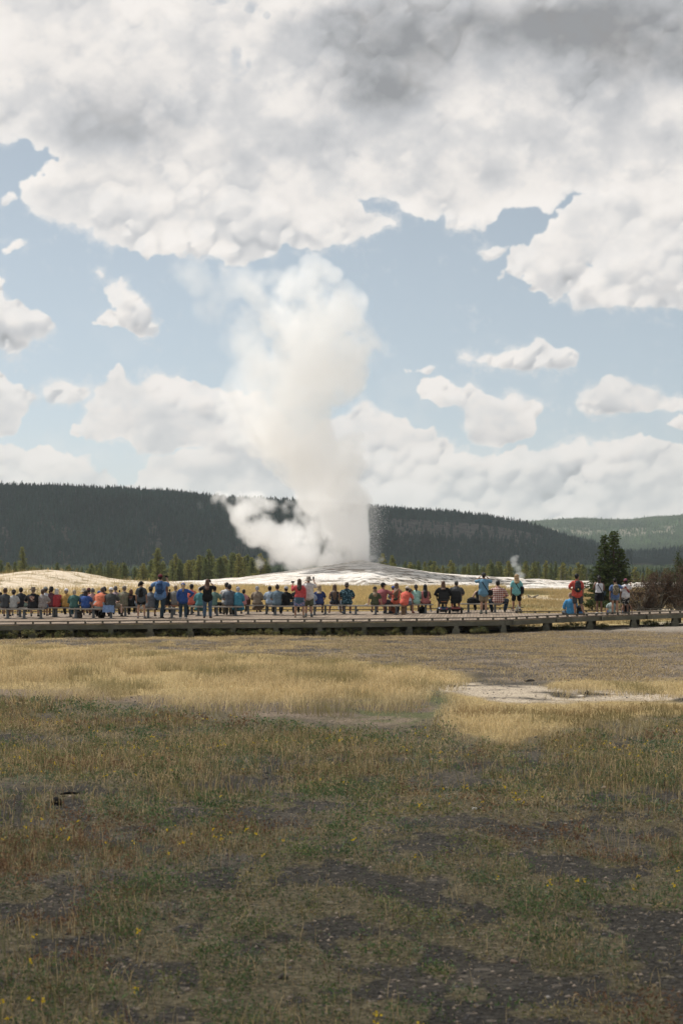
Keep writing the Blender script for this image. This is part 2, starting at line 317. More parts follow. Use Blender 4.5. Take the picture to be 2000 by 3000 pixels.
class MB:
    """collects boxes, tubes, balls and turned shapes into ONE mesh"""
    def __init__(s): s.v = []; s.f = []
    def add(s, vs, fs):
        n = len(s.v); s.v += [tuple(p) for p in vs]; s.f += [tuple(i + n for i in q) for q in fs]
    def box(s, c, d, rz=0.0, M=None, bev=0.0):
        x, y, z = d[0] / 2, d[1] / 2, d[2] / 2
        vs = [Vector((a * x, b * y, e * z)) for e in (-1, 1) for a, b in ((-1, -1), (1, -1), (1, 1), (-1, 1))]
        fs = [(3, 2, 1, 0), (4, 5, 6, 7), (0, 1, 5, 4), (1, 2, 6, 5), (2, 3, 7, 6), (3, 0, 4, 7)]
        if bev:
            bm = bmesh.new(); q = [bm.verts.new(p) for p in vs]
            for f in fs: bm.faces.new([q[i] for i in f])
            bmesh.ops.bevel(bm, geom=bm.edges[:], offset=bev, segments=2, affect='EDGES')
            bm.verts.index_update(); vs = [p.co.copy() for p in bm.verts]; fs = [tuple(p.index for p in f.verts) for f in bm.faces]; bm.free()
        Rm = M if M is not None else Matrix.Rotation(rz, 3, 'Z')
        s.add([Vector(c) + Rm @ p for p in vs], fs); return s
    def tube(s, pts, rad, side=(1, 0, 0), n=8, cap=True):
        pts = [Vector(p) for p in pts]; side = Vector(side)
        rad = [rad] * len(pts) if isinstance(rad, (int, float, tuple)) else rad
        rad = [r if isinstance(r, tuple) else (r, r) for r in rad]
        T = []
        for i in range(len(pts)):
            a = pts[max(0, i - 1)]; b = pts[min(len(pts) - 1, i + 1)]
            t = (b - a); T.append(t.normalized() if t.length > 1e-9 else Vector((0, 0, 1)))
        if cap:   # rounded ends
            r0, r1 = rad[0], rad[-1]
            pts = [pts[0] - T[0] * min(r0) * .55] + pts + [pts[-1] + T[-1] * min(r1) * .55]
            rad = [(r0[0] * .55, r0[1] * .55)] + rad + [(r1[0] * .55, r1[1] * .55)]; T = [T[0]] + T + [T[-1]]
        vs = []; fs = []
        for p, r, t in zip(pts, rad, T):
            sd = side - t * side.dot(t)
            if sd.length < 1e-3: sd = t.orthogonal()
            sd.normalize(); up = t.cross(sd)
            for k in range(n):
                a = 2 * math.pi * k / n
                vs.append(p + sd * (math.cos(a) * r[0]) + up * (math.sin(a) * r[1]))
        m = len(pts)
        for i in range(m - 1):
            for k in range(n):
                k2 = (k + 1) % n; fs.append((i * n + k, i * n + k2, (i + 1) * n + k2, (i + 1) * n + k))
        fs.append(tuple(range(n - 1, -1, -1))); fs.append(tuple((m - 1) * n + k for k in range(n)))
        s.add(vs, fs); return s
    def ball(s, c, r, n=12, m=8, M=None, zlo=-1.0):
        r = (r, r, r) if isinstance(r, (int, float)) else r
        c = Vector(c); vs = []; fs = []
        lo = math.asin(max(-1, zlo)); rows = []
        for i in range(m + 1):
            t = lo + (math.pi / 2 - lo) * i / m; ring = []
            for k in range(n):
                a = 2 * math.pi * k / n; p = Vector((r[0] * math.cos(t) * math.cos(a), r[1] * math.cos(t) * math.sin(a), r[2] * math.sin(t)))
                if M is not None: p = M @ p
                ring.append(len(vs)); vs.append(c + p)
            rows.append(ring)
        for i in range(m):
            for k in range(n): fs.append((rows[i][k], rows[i][(k + 1) % n], rows[i + 1][(k + 1) % n], rows[i + 1][k]))
        fs.append(tuple(reversed(rows[0]))); fs.append(tuple(rows[-1]))
        s.add(vs, fs); return s
    def lathe(s, c, prof, n=20, M=None, sx=1.0, bend=0.0):
        c = Vector(c); vs = []; fs = []
        for (r, z) in prof:
            for k in range(n):
                a = 2 * math.pi * k / n; p = Vector((r * math.cos(a) * sx, r * math.sin(a), z + bend * r * r * math.cos(a) ** 2))
                if M is not None: p = M @ p
                vs.append(c + p)
        m = len(prof)
        for i in range(m - 1):
            for k in range(n): fs.append((i * n + k, i * n + (k + 1) % n, (i + 1) * n + (k + 1) % n, (i + 1) * n + k))
        fs.append(tuple(reversed(range(n)))); fs.append(tuple((m - 1) * n + k for k in range(n)))
        s.add(vs, fs); return s
    def build(s, name, mat=None, parent=None, smooth=False, remesh=0, lump=0, loc=None):
        me = bpy.data.meshes.new(name); me.from_pydata(s.v, [], s.f); me.update()
        if smooth or remesh: me.polygons.foreach_set('use_smooth', np.ones(len(me.polygons), bool))
        if mat: me.materials.append(mat)
        o = bpy.data.objects.new(name, me); COL.objects.link(o)
        if parent: o.parent = parent
        if loc is not None: o.location = loc
        if remesh:
            md = o.modifiers.new('remesh', 'REMESH'); md.mode = 'VOXEL'; md.voxel_size = remesh; md.use_smooth_shade = True
            sm_ = o.modifiers.new('smooth', 'SMOOTH'); sm_.iterations = 3; sm_.factor = 0.5
        if lump:
            dm = o.modifiers.new('folds', 'DISPLACE'); dm.texture = FOLD; dm.strength = lump; dm.mid_level = 0.5; dm.texture_coords = 'GLOBAL'
        return o
FOLD = bpy.data.textures.new('folds', 'CLOUDS'); FOLD.noise_scale = 0.11; FOLD.noise_depth = 2
_mats = {}
def M_(color, rough=0.85, kind='plain', c2=None, sc=1.0, spec=0.25, metal=0.0):
    key = (color, rough, kind, c2, sc, metal)
    if key in _mats: return _mats[key]
    m = bpy.data.materials.new(kind + '_' + str(len(_mats))); m.use_nodes = True; t = m.node_tree
    b = t.nodes['Principled BSDF']; b.inputs['Roughness'].default_value = rough
    b.inputs['Specular IOR Level'].default_value = spec; b.inputs['Metallic'].default_value = metal
    c = hx(color) if isinstance(color, str) else color
    if isinstance(color, str): l0 = .3 * c[0] + .6 * c[1] + .1 * c[2]; c = tuple(.74 * v + .25 * l0 for v in c)
    cb_ = hx(c2) if isinstance(c2, str) and c2[0] == '#' else (c if isinstance(c2, str) else (c2 or c))
    tcn = t.nodes.new('ShaderNodeTexCoord'); ob = tcn.outputs['Object']
    dk = tuple(v * 0.72 for v in c); lt = tuple(min(1, v * 1.2) for v in c)
    if kind in ('plain', 'cloth', 'skin', 'metal', 'paint'):
        n = NOISE(t, ob, {'plain': 9, 'cloth': 14, 'skin': 20, 'metal': 30, 'paint': 5}[kind] * sc, 5)
        out = RAMP(t, n, [(0.3, dk), (0.7, lt)])
        if kind == 'cloth':
            bp = t.nodes.new('ShaderNodeBump'); bp.inputs['Strength'].default_value = 0.5; bp.inputs['Distance'].default_value = 0.02
            L(t, NOISE(t, ob, 22, 3), bp.inputs['Height']); L(t, bp.outputs[0], b.inputs['Normal'])
    elif kind == 'hair':
        mpn = t.nodes.new('ShaderNodeMapping'); mpn.inputs['Scale'].default_value = (60, 60, 6); L(t, ob, mpn.inputs[0])
        out = RAMP(t, NOISE(t, mpn.outputs[0], 1.0, 4), [(0.35, tuple(v * 0.55 for v in c)), (0.65, tuple(min(1, v * 1.5) for v in c))])
        bp = t.nodes.new('ShaderNodeBump'); bp.inputs['Strength'].default_value = 0.8; bp.inputs['Distance'].default_value = 0.02
        L(t, NOISE(t, mpn.outputs[0], 1.0, 4), bp.inputs['Height']); L(t, bp.outputs[0], b.inputs['Normal'])
    elif kind == 'plaid':
        s_ = t.nodes.new('ShaderNodeSeparateXYZ'); L(t, ob, s_.inputs[0])
        def band(o_): return MA(t, 'GREATER_THAN', MA(t, 'FRACT', MA(t, 'MULTIPLY', o_, sc)), 0.55)
        h = MA(t, 'MULTIPLY', MA(t, 'ADD', band(s_.outputs[0]), band(s_.outputs[2])), 0.5)
        out = MIX(t, h, c, cb_)
    elif kind == 'spots':
        vo = t.nodes.new('ShaderNodeTexVoronoi'); vo.inputs['Scale'].default_value = sc; L(t, ob, vo.inputs['Vector'])
        out = MIX(t, RAMP(t, vo.outputs['Distance'], [(0.28, 1.0), (0.36, 0.0)]), c, cb_)
    elif kind == 'camo':
        n = NOISE(t, ob, sc, 4, 0.6, 0.8)
        out = RAMP(t, n, [(0.36, tuple(v * 0.35 for v in c)), (0.46, c), (0.55, cb_), (0.66, tuple(min(1, v * 1.5) for v in cb_))])
    elif kind == 'wood':
        mpn = t.nodes.new('ShaderNodeMapping'); mpn.inputs['Scale'].default_value = (3, 3, 14); L(t, ob, mpn.inputs[0])
        n = NOISE(t, mpn.outputs[0], 2.0 * sc, 6, 0.65); n_b = NOISE(t, ob, 1.3, 3)
        out = MIX(t, RAMP(t, n_b, [(0.4, 0.0), (0.65, 0.8)]), RAMP(t, n, [(0.25, tuple(v * 0.55 for v in c)), (0.75, lt)]), cb_)
    elif kind == 'attr':
        vc = t.nodes.new('ShaderNodeVertexColor'); vc.layer_name = 'Col'; out = vc.outputs[0]
        if c2 == 'thin':   # leaves and blades let light through
            b.inputs['Roughness'].default_value = rough
            tr = t.nodes.new('ShaderNodeBsdfTranslucent'); L(t, out, tr.inputs[0]); ms = t.nodes.new('ShaderNodeMixShader'); ms.inputs[0].default_value = 0.35
            L(t, b.outputs[0], ms.inputs[1]); L(t, tr.outputs[0], ms.inputs[2]); L(t, ms.outputs[0], t.nodes['Material Output'].inputs[0])
    L(t, out, b.inputs['Base Color'])
    _mats[key] = m; return m
def pxx(px, d): return (px - 1000) * d / F
def pz(py, d): return CZ - (py - HY) * d / F

# ------------------------------------------------------------------ terrain
def base_z(y):
    return np.interp(y, [-4000, 0, 5, 56, 75, 110, 150, 175, 205, 300, 600, 1200, 20000], [2.0, .145, 0, -1.47, -1.56, -1.62, -1.66, -1.75, -2.5, -3.9, -7, -9, -12])
CREST = [(-600, -1.75), (380, -1.75), (520, -1.42), (570, -1.35), (650, -1.07), (700, -.92), (780, -.44), (840, -.14), (900, .23), (960, .56), (1000, .78), (1060, .90), (1110, .78), (1160, .42), (1200, .16), (1260, -.22), (1300, -.40), (1400, -.72), (1450, -.85), (1500, -.88), (1560, -1.2), (1640, -1.32), (1700, -1.45), (1850, -1.60), (2600, -1.7)]
SAND = [(-900, -1.5), (-400, -.6), (-150, .0), (0, .17), (40, .26), (75, .42), (110, .50), (140, .56), (180, .46), (215, .35), (250, .13), (285, -.16), (340, -.38), (420, -.50), (500, -.62), (560, -.75), (650, -1.15), (760, -1.6), (2600, -1.6)]
def terr(z, step, sharp, n):
    q = z / step + n; fl = np.floor(q); return (fl + sst(0.5 - sharp, 0.5 + sharp, q - fl) - n) * step
def gz(x, y):
    x = np.asarray(x, float); y = np.asarray(y, float)
    yy = np.maximum(y, 1e-3)
    z = base_z(y)
    p1 = 1000 + x / 175 * F; p2 = 1000 + x / 125 * F
    c1 = np.interp(p1, [c[0] for c in CREST], [c[1] for c in CREST]); c2 = np.interp(p2, [c[0] for c in SAND], [c[1] for c in SAND])
    s1 = np.where(y < 175, sst(143, 176, y), sst(212, 174, y)); s1 = np.where(y < 175, s1 ** 0.85, s1)
    s2 = np.where(y < 125, sst(92, 126, y), sst(158, 124, y))
    m1 = np.maximum(c1 - z, 0) * s1; m2 = np.maximum(c2 - z, 0) * s2
    on1 = sst(0.05, 0.5, m1)
    rough = (fbm2(x * .35, y * .22 + 5, 5) - .5) * 0.34 * sst(0.02, 0.4, m1) * (1 - .8 * sst(168, 175, y) * sst(182, 175, y))
    h1 = m1 + rough
    t_ = terr(h1, 0.24, 0.13, fbm2(x * .06, y * .10, 4) * 2.4)
    rs = sst(0.42, 0.62, fbm2(x * .05 + 9, y * .08 + 2, 3) + .12 * sst(1020, 1200, p1))
    h1 = h1 + (t_ - h1) * rs * on1
    cone = 0.32 * np.exp(-((x - pxx(1058, 175)) ** 2 / 3.2 + (y - 175) ** 2 / 4))
    near = np.exp(-np.maximum(y, 0) / 45)
    bump = (fbm2(x * .5 + 30, y * .5 + 30, 4) - .5) * 0.16 * sst(2, 9, y) * sst(95, 60, y) + (fbm2(x * .08, y * .05, 3) - .5) * .25 * sst(72, 90, y) * sst(140, 100, y)
    m2 = m2 + (fbm2(x * .22 + 11, y * .2, 4) - .5) * .18 * sst(.1, .5, m2)
    # low swell of the golden grass bank and lowered sand wash
    return z + np.maximum(h1, m2) + cone + bump
def gz1(x, y): return float(gz(np.array([x]), np.array([y]))[0])
ang_in = np.arange(-15.6, 15.61, 0.045)
ang = np.concatenate([np.arange(-180, -16, 4.0), ang_in, np.arange(17, 181, 4.0)])
ang[-1] = 180.0
rad = np.concatenate([[0.3, 1.0, 1.8], np.geomspace(2.6, 57, 430), np.arange(57.3, 92, .5), np.arange(92, 140, .33), np.arange(140, 180, .13), np.arange(180, 215, .5), np.arange(217, 420, 5), np.geomspace(430, 24000, 60)])
A_, R_ = np.meshgrid(np.radians(ang), rad)
GX = (np.sin(A_) * R_); GY = (np.cos(A_) * R_); GZ = gz(GX, GY)
GZ = np.where(R_ > 420, GZ - 0.0 * R_, GZ)
# zones, fixed to the ground
yc = np.maximum(GY, 1.0)
gp = 1000 + GX / yc * F; gq = HY + (CZ - GZ) / yc * F
def line(pts, p): return np.interp(p, [a for a, _ in pts], [b for _, b in pts])
UP_GOLD = [(-500, 1885), (0, 1890), (400, 1902), (700, 1915), (1000, 1932), (1200, 1946), (1300, 1965), (1420, 1982), (1600, 1990), (2500, 2010)]
LO_GOLD = [(-500, 2000), (0, 2014), (250, 2028), (480, 2044), (700, 2054), (1000, 2058), (1150, 2050), (1270, 2022), (1400, 1990), (1430, 1985), (2500, 2010)]
LO_DIRT = [(-500, 2020), (0, 2036), (300, 2055), (600, 2080), (900, 2112), (1200, 2128), (1330, 2090), (1400, 2050), (2500, 2050)]
UP_WASH = [(1200, 2050), (1262, 1996), (1350, 1999), (1600, 2014), (2000, 2032), (2500, 2040)]
LO_WASH = [(1200, 2050), (1275, 2018), (1400, 2044), (1480, 2056), (1700, 2052), (2000, 2060), (2500, 2070)]
UP_STRIP = [(1560, 2010), (1630, 1990), (1800, 1988), (2500, 2000)]
LO_BANK = [(1200, 2130), (1300, 2130), (1400, 2160), (1500, 2190), (1600, 2150), (1750, 2118), (2000, 2105), (2500, 2100)]
def front_d(p): return np.interp(p, [-500, 0, 500, 1000, 1250, 1475, 1750, 2000, 2400], [53.2, 54.4, 55.8, 56.8, 57.6, 58.5, 62.6, 65.6, 71.5])
def weed_cov(x, y, q):
    n_ = .50 * fbm2(x * 1.9 + 50, y * 1.25, 5) + .50 * fbm2(x * 4.4 + 9, y * 3.0 + 31, 3)
    lv = np.interp(q, [2050, 2300, 2500, 2700, 3000], [.40, .438, .468, .490, .505]); return sst(lv - .018, lv + .018, n_)
def zones(x, y, p, q):
    """weights of gold grass, weeds, wash sand, dirt, gravel"""
    w = (fbm2(x * .9 + 3, y * .45, 4) - .5) * 34 + (fbm2(x * 3, y * 2, 3) - .5) * 14
    qq = q + w; f_ = 7.0
    on = (y < front_d(p) + 3)
    gold = sst(-f_, f_, qq - line(UP_GOLD, p)) * sst(f_, -f_, qq - line(LO_GOLD, p)) * sst(1440, 1300, p + w * 2)
    gold = np.maximum(gold, sst(1560, 1640, p + w) * sst(-f_, f_, qq - line(UP_STRIP, p)) * sst(f_, -f_, qq - line(UP_WASH, p)))
    wash = sst(1245, 1285, p + w) * sst(-f_, f_, qq - line(UP_WASH, p)) * sst(f_, -f_, qq - line(LO_WASH, p))
    bank = sst(1260, 1330, p + w * 2) * sst(-f_, f_, qq - line(LO_WASH, p)) * sst(f_ * 2, -f_ * 2, qq - line(LO_BANK, p))
    w3 = (fbm2(x * 1.6 + 13, y * 1.1, 4) - .5) * 90
    bank = sst(1260, 1330, p + w * 2) * sst(-f_, f_, qq - line(LO_WASH, p)) * sst(26, -26, qq + w3 - line(LO_BANK, p))
    gold = np.maximum(gold, bank)
    dirt = sst(1360, 1290, p + w) * sst(-f_, f_, qq - line(LO_GOLD, p)) * sst(f_, -f_, qq - line(LO_DIRT, p))
    low_ = np.where(p < 1300, line(LO_DIRT, p), line(LO_BANK, p))
    weeds = sst(-f_, f_, qq - low_) * on
    upper = sst(f_, -f_, qq - np.where(p < 1430, line(UP_GOLD, p), 1992)) * on
    return gold * on, weeds, wash * on, dirt * on, upper
zg, zw, zs, zd, zu = zones(GX, GY, gp, gq)
C = lambda r, g, b: np.array([r, g, b])
def mixc(c, col, w): return c + (col - c) * w[..., None]
grav = C(.042, .038, .032); col = np.zeros(GX.shape + (3,)) + grav
nA = fbm2(GX * 1.7, GY * 1.7, 5); nB = fbm2(GX * .5 + 20, GY * .5, 4); nC = fbm2(GX * 7, GY * 7, 3)
col = mixc(col, C(.10, .085, .065), sst(.45, .75, nA) * .6)
upr = sst(1250, 2000, gp)
col = mixc(col, C(.185, .145, .105), np.clip(zu * (.20 + .30 * upr + .5 * sst(.45, .62, nA) * (1 - .3 * upr)), 0, 1))
col = mixc(col, C(.28, .21, .11), zu * sst(.5, .64, fbm2(GX * 1.2 + 5, GY * .5, 4)) * sst(1500, 500, gp))
col = mixc(col, C(.26, .225, .185), zu * sst(1480, 1950, gp) * sst(1856, 1843, gq + (nA - .5) * 20) * .9)
col = mixc(col, C(.34, .25, .11), zg * .8)
col = mixc(col, C(.175, .135, .098), zd * (.5 + .45 * sst(.4, .6, nB)))
col = mixc(col, C(.075, .085, .035), zd * sst(900, 1080, gp) * sst(.35, .55, nA) * .85)
col = mixc(col, C(.44, .365, .275), zs * (.65 + .35 * nC) * sst(.25, .5, nA))
cov = zw * weed_cov(GX, GY, gq)
col = mixc(col, C(.12, .10, .06), cov * .75)
# beyond the boardwalk: meadow, sand mound, sinter
far = (GY > front_d(gp) + 3)
wob = (fbm2(GX * .18, GY * .12, 4) - .5) * 16
sint = sst(1733, 1721, gq + wob) * far
sandm = sst(560, 480, gp) * far * sst(1744, 1726, gq + wob * 1.3)
mead = C(.40, .305, .15)
fc = np.zeros(GX.shape + (3,)) + mead
fc = mixc(fc, C(.17, .17, .075), sst(.50, .68, fbm2(GX * .12 + 4, GY * .16, 4)) * (.35 + .55 * sst(1350, 1550, gp)))
fc = mixc(fc, C(.46, .39, .29), sst(.52, .62, fbm2(GX * .25 + 14, GY * .10, 4)) * sst(1400, 1560, gp) * sst(1740, 1755, gq))
sc_ = np.zeros(GX.shape + (3,)) + C(.70, .655, .60)
st = fbm2(GX * .22 + 7, GY * .55, 5); st2 = fbm2(GX * .9, GY * 1.6 + 9, 4)
sc_ = mixc(sc_, C(.52, .45, .37), sst(.50, .66, st) * .7)
sc_ = mixc(sc_, C(.48, .435, .38), sst(.50, .58, fbm2(GX * .10, GY * .3, 4)) * sst(1080, 1200, gp) * .55)
sc_ = mixc(sc_, C(.24, .20, .16), sst(.585, .64, fbm2(GX * .55 + 31, GY * 1.3, 4)) * .85)
sc_ = mixc(sc_, C(.11, .10, .085), sst(.595, .635, fbm2(GX * .8 + 3, GY * 3.0, 4)) * (.35 + .65 * sst(1000, 1200, gp)))
sd_ = np.zeros(GX.shape + (3,)) + C(.60, .505, .385)
sd_ = mixc(sd_, C(.42, .33, .22), sst(.47, .66, st2) * .8)
sd_ = mixc(sd_, C(.22, .18, .10), sst(.63, .70, fbm2(GX * .8 + 3, GY * .9, 3)) * .8)
sd_ = mixc(sd_, C(.42, .30, .13), sst(1700, 1735, gq + wob * 2) * sst(.35, .55, st2) * .8)
fc = mixc(fc, sc_, sint); fc = mixc(fc, sd_, np.clip(sandm * sst(560, 470, gp), 0, 1))
fc = mixc(fc, C(.085, .085, .045), sst(205, 225, GY) * far)
fc = mixc(fc, C(.035, .042, .025), sst(300, 500, R_) * far)
col = np.where(far[..., None], fc, col)
col = np.where((GY < 2)[..., None], C(.075, .07, .055), col)
nr, nc = GX.shape
ii = np.arange(nr - 1)[:, None] * nc + np.arange(nc - 1)[None]
fq = np.stack([ii, ii + 1, ii + nc + 1, ii + nc], -1).reshape(-1, 4)
gm = bpy.data.materials.new('ground'); gm.use_nodes = True; t = gm.node_tree; b = t.nodes['Principled BSDF']
b.inputs['Roughness'].default_value = .95; b.inputs['Specular IOR Level'].default_value = .1
vc = t.nodes.new('ShaderNodeVertexColor'); vc.layer_name = 'Col'
tcn = t.nodes.new('ShaderNodeTexCoord'); ob_ = tcn.outputs['Object']
vo = t.nodes.new('ShaderNodeTexVoronoi'); vo.inputs['Scale'].default_value = 48; L(t, ob_, vo.inputs['Vector'])
vo2 = t.nodes.new('ShaderNodeTexVoronoi'); vo2.inputs['Scale'].default_value = 17; L(t, ob_, vo2.inputs['Vector'])
sp = MA(t, 'ADD', MA(t, 'MULTIPLY', vo.outputs['Color'], .9), .55)
spk = RAMP(t, NOISE(t, ob_, 30, 3, .7), [(.3, .62), (.72, 1.42)])
c1_ = MIX(t, 1.0, vc.outputs[0], spk, 'MULTIPLY')
s3 = t.nodes.new('ShaderNodeSeparateColor'); L(t, vo.outputs['Color'], s3.inputs[0])
c2_ = MIX(t, 1.0, c1_, MA(t, 'ADD', MA(t, 'MULTIPLY', s3.outputs[0], .8), .6), 'MULTIPLY')
s4 = t.nodes.new('ShaderNodeSeparateColor'); L(t, vo2.outputs['Color'], s4.inputs[0])
peb = MA(t, 'MULTIPLY', MA(t, 'GREATER_THAN', s4.outputs[1], .90), MA(t, 'LESS_THAN', vo2.outputs['Distance'], .35))
c3_ = MIX(t, MA(t, 'MULTIPLY', peb, .45), c2_, (.22, .185, .15))
L(t, c3_, b.inputs['Base Color'])
bp = t.nodes.new('ShaderNodeBump'); bp.inputs['Strength'].default_value = .7; bp.inputs['Distance'].default_value = .02
L(t, vo.outputs['Distance'], bp.inputs['Height']); L(t, bp.outputs[0], b.inputs['Normal'])
ground = npmesh('ground', np.stack([GX, GY, GZ], -1).reshape(-1, 3), fq, gm, col=col.reshape(-1, 3), smooth=True)
tag(ground, kind='structure')
# ------------------------------------------------------------------ hills and the woods on them
hm = bpy.data.materials.new('hill_ground'); hm.use_nodes = True; t = hm.node_tree; b = t.nodes['Principled BSDF']
b.inputs['Roughness'].default_value = 1; b.inputs['Specular IOR Level'].default_value = 0
vc = t.nodes.new('ShaderNodeVertexColor'); vc.layer_name = 'Col'; tcn = t.nodes.new('ShaderNodeTexCoord')
mpn = t.nodes.new('ShaderNodeMapping'); mpn.inputs['Scale'].default_value = (.12, .12, .05); L(t, tcn.outputs['Object'], mpn.inputs[0])
L(t, MIX(t, 1.0, vc.outputs[0], RAMP(t, NOISE(t, mpn.outputs[0], 1.0, 6, .7), [(.3, .45), (.7, 1.5)]), 'MULTIPLY'), b.inputs['Base Color'])
ATTR = M_((.5, .5, .5), .95, 'attr', spec=.05)
LEAF = M_((.5, .5, .5), .8, 'attr', 'thin', spec=.1)
LEAF = bpy.data.materials[LEAF.name]
RR = np.random.default_rng(3)
def tree_template(kind):
    """narrow conifer of stacked cones, unit height; dead ones are a thin spire"""
    v = []; f = []
    def cone(z0, z1, r, n=5, off=0):
        i0 = len(v)
        for k in range(n):
            a = 2 * math.pi * (k + off) / n; rr = r * (1 + .25 * math.sin(k * 2.3 + off * 5)); v.append((rr * math.cos(a), rr * math.sin(a), z0))
        v.append((0, 0, z1))
        for k in range(n): f.append((i0 + k, i0 + (k + 1) % n, i0 + n))
    if kind == 'dead':
        cone(0, 1, .035, 4); cone(.45, .75, .07, 4, .4); cone(.6, .85, .05, 4, .8)
    else:
        w = .15 if kind == 'slim' else .2
        cone(.05, .5, w, 6); cone(.3, .75, w * .8, 5, .5); cone(.55, 1.0, w * .5, 5, .2)
    return np.array(v), np.array(f)
TT = [tree_template('slim'), tree_template('full'), tree_template('dead')]
def wood(name, X, Y, Z, H, C3, K, parent=None):
    vs = []; fs = []; cs = []; n0 = 0
    for k, (tv, tf) in enumerate(TT):
        s = np.where(K == k)[0]
        if not len(s): continue
        a = RR.random(len(s)) * 6.28; ca, sa = np.cos(a), np.sin(a); wd = RR.uniform(.75, 1.3, len(s))
        P = np.empty((len(s), len(tv), 3)); h = H[s]
        P[..., 0] = X[s][:, None] + (tv[:, 0] * ca[:, None] - tv[:, 1] * sa[:, None]) * (h * wd)[:, None]
        P[..., 1] = Y[s][:, None] + (tv[:, 0] * sa[:, None] + tv[:, 1] * ca[:, None]) * (h * wd)[:, None]
        P[..., 2] = Z[s][:, None] + tv[:, 2] * h[:, None]
        fs.append((tf[None] + (np.arange(len(s)) * len(tv))[:, None, None] + n0).reshape(-1, 3)); n0 += P.shape[0] * P.shape[1]
        vs.append(P.reshape(-1, 3)); cs.append(np.repeat(C3[s], len(tv), 0))
    return npmesh(name, np.concatenate(vs), np.concatenate(fs), ATTR, col=np.concatenate(cs))
RIDGES = {
 'near': dict(D=(1080, 1500, 2200), crest=[(-3500, 1440), (-800, 1402), (0, 1421), (150, 1424), (300, 1431), (400, 1436), (500, 1443), (650, 1458), (780, 1466), (900, 1473), (1080, 1486), (1150, 1489), (1250, 1497), (1350, 1505), (1420, 1513), (1500, 1527), (1560, 1541), (1600, 1556), (1660, 1580), (1720, 1606), (1800, 1630), (1900, 1634), (3500, 1634)], foot=-10, seed=1),
 'middle': dict(D=(1550, 2100, 2700), crest=[(-500, 1600), (1350, 1590), (1500, 1560), (1560, 1548), (1640, 1569), (1700, 1582), (1770, 1602), (1834, 1624), (1880, 1622), (1930, 1619), (2000, 1614), (2300, 1600), (4500, 1590)], foot=-11, seed=5),
 'far': dict(D=(2500, 3600, 5200), crest=[(-500, 1560), (1300, 1545), (1500, 1533), (1560, 1527), (1640, 1521), (1700, 1518), (1790, 1522), (1850, 1521), (1900, 1515), (2000, 1509), (2200, 1505), (4500, 1520)], foot=-12, seed=9),
}
def ridge_xyz(r, p, s):
    D0, D1, D2 = r['D']; ang_ = np.arctan((p - 1000) / F)
    D = np.where(s < 1, D0 + (D1 - D0) * s, D1 + (D2 - D1) * (s - 1))
    y = D; x = (p - 1000) / F * D
    top = CZ - (np.interp(p, [c[0] for c in r['crest']], [c[1] for c in r['crest']]) - HY) / F * D1
    w = (fbm2(p / 260 + r['seed'], s * 1.6 + r['seed'], 4) - .5)
    prof = np.where(s < 1, np.clip(s + w * .5 * np.sin(np.pi * np.clip(s, 0, 1)), 0, 1), 1 - (s - 1) * .4)
    if r['seed'] == 1:      # rock band with scree below it on the right half
        k = sst(1040, 1130, p) * sst(1760, 1650, p)
        pc = np.interp(prof, [0, .25, .5, .58, .60, .80, .84, 1.0], [0, .16, .40, .47, .49, .74, .80, 1.0])
        ledge = .012 * (fbm2(p / 9, s * 3, 3) - .5) * 4
        prof = prof + (np.where(s < 1, pc + ledge, prof) - prof) * k
    z = r['foot'] + (top - r['foot']) * prof
    return x, y, z, prof
HC = {}
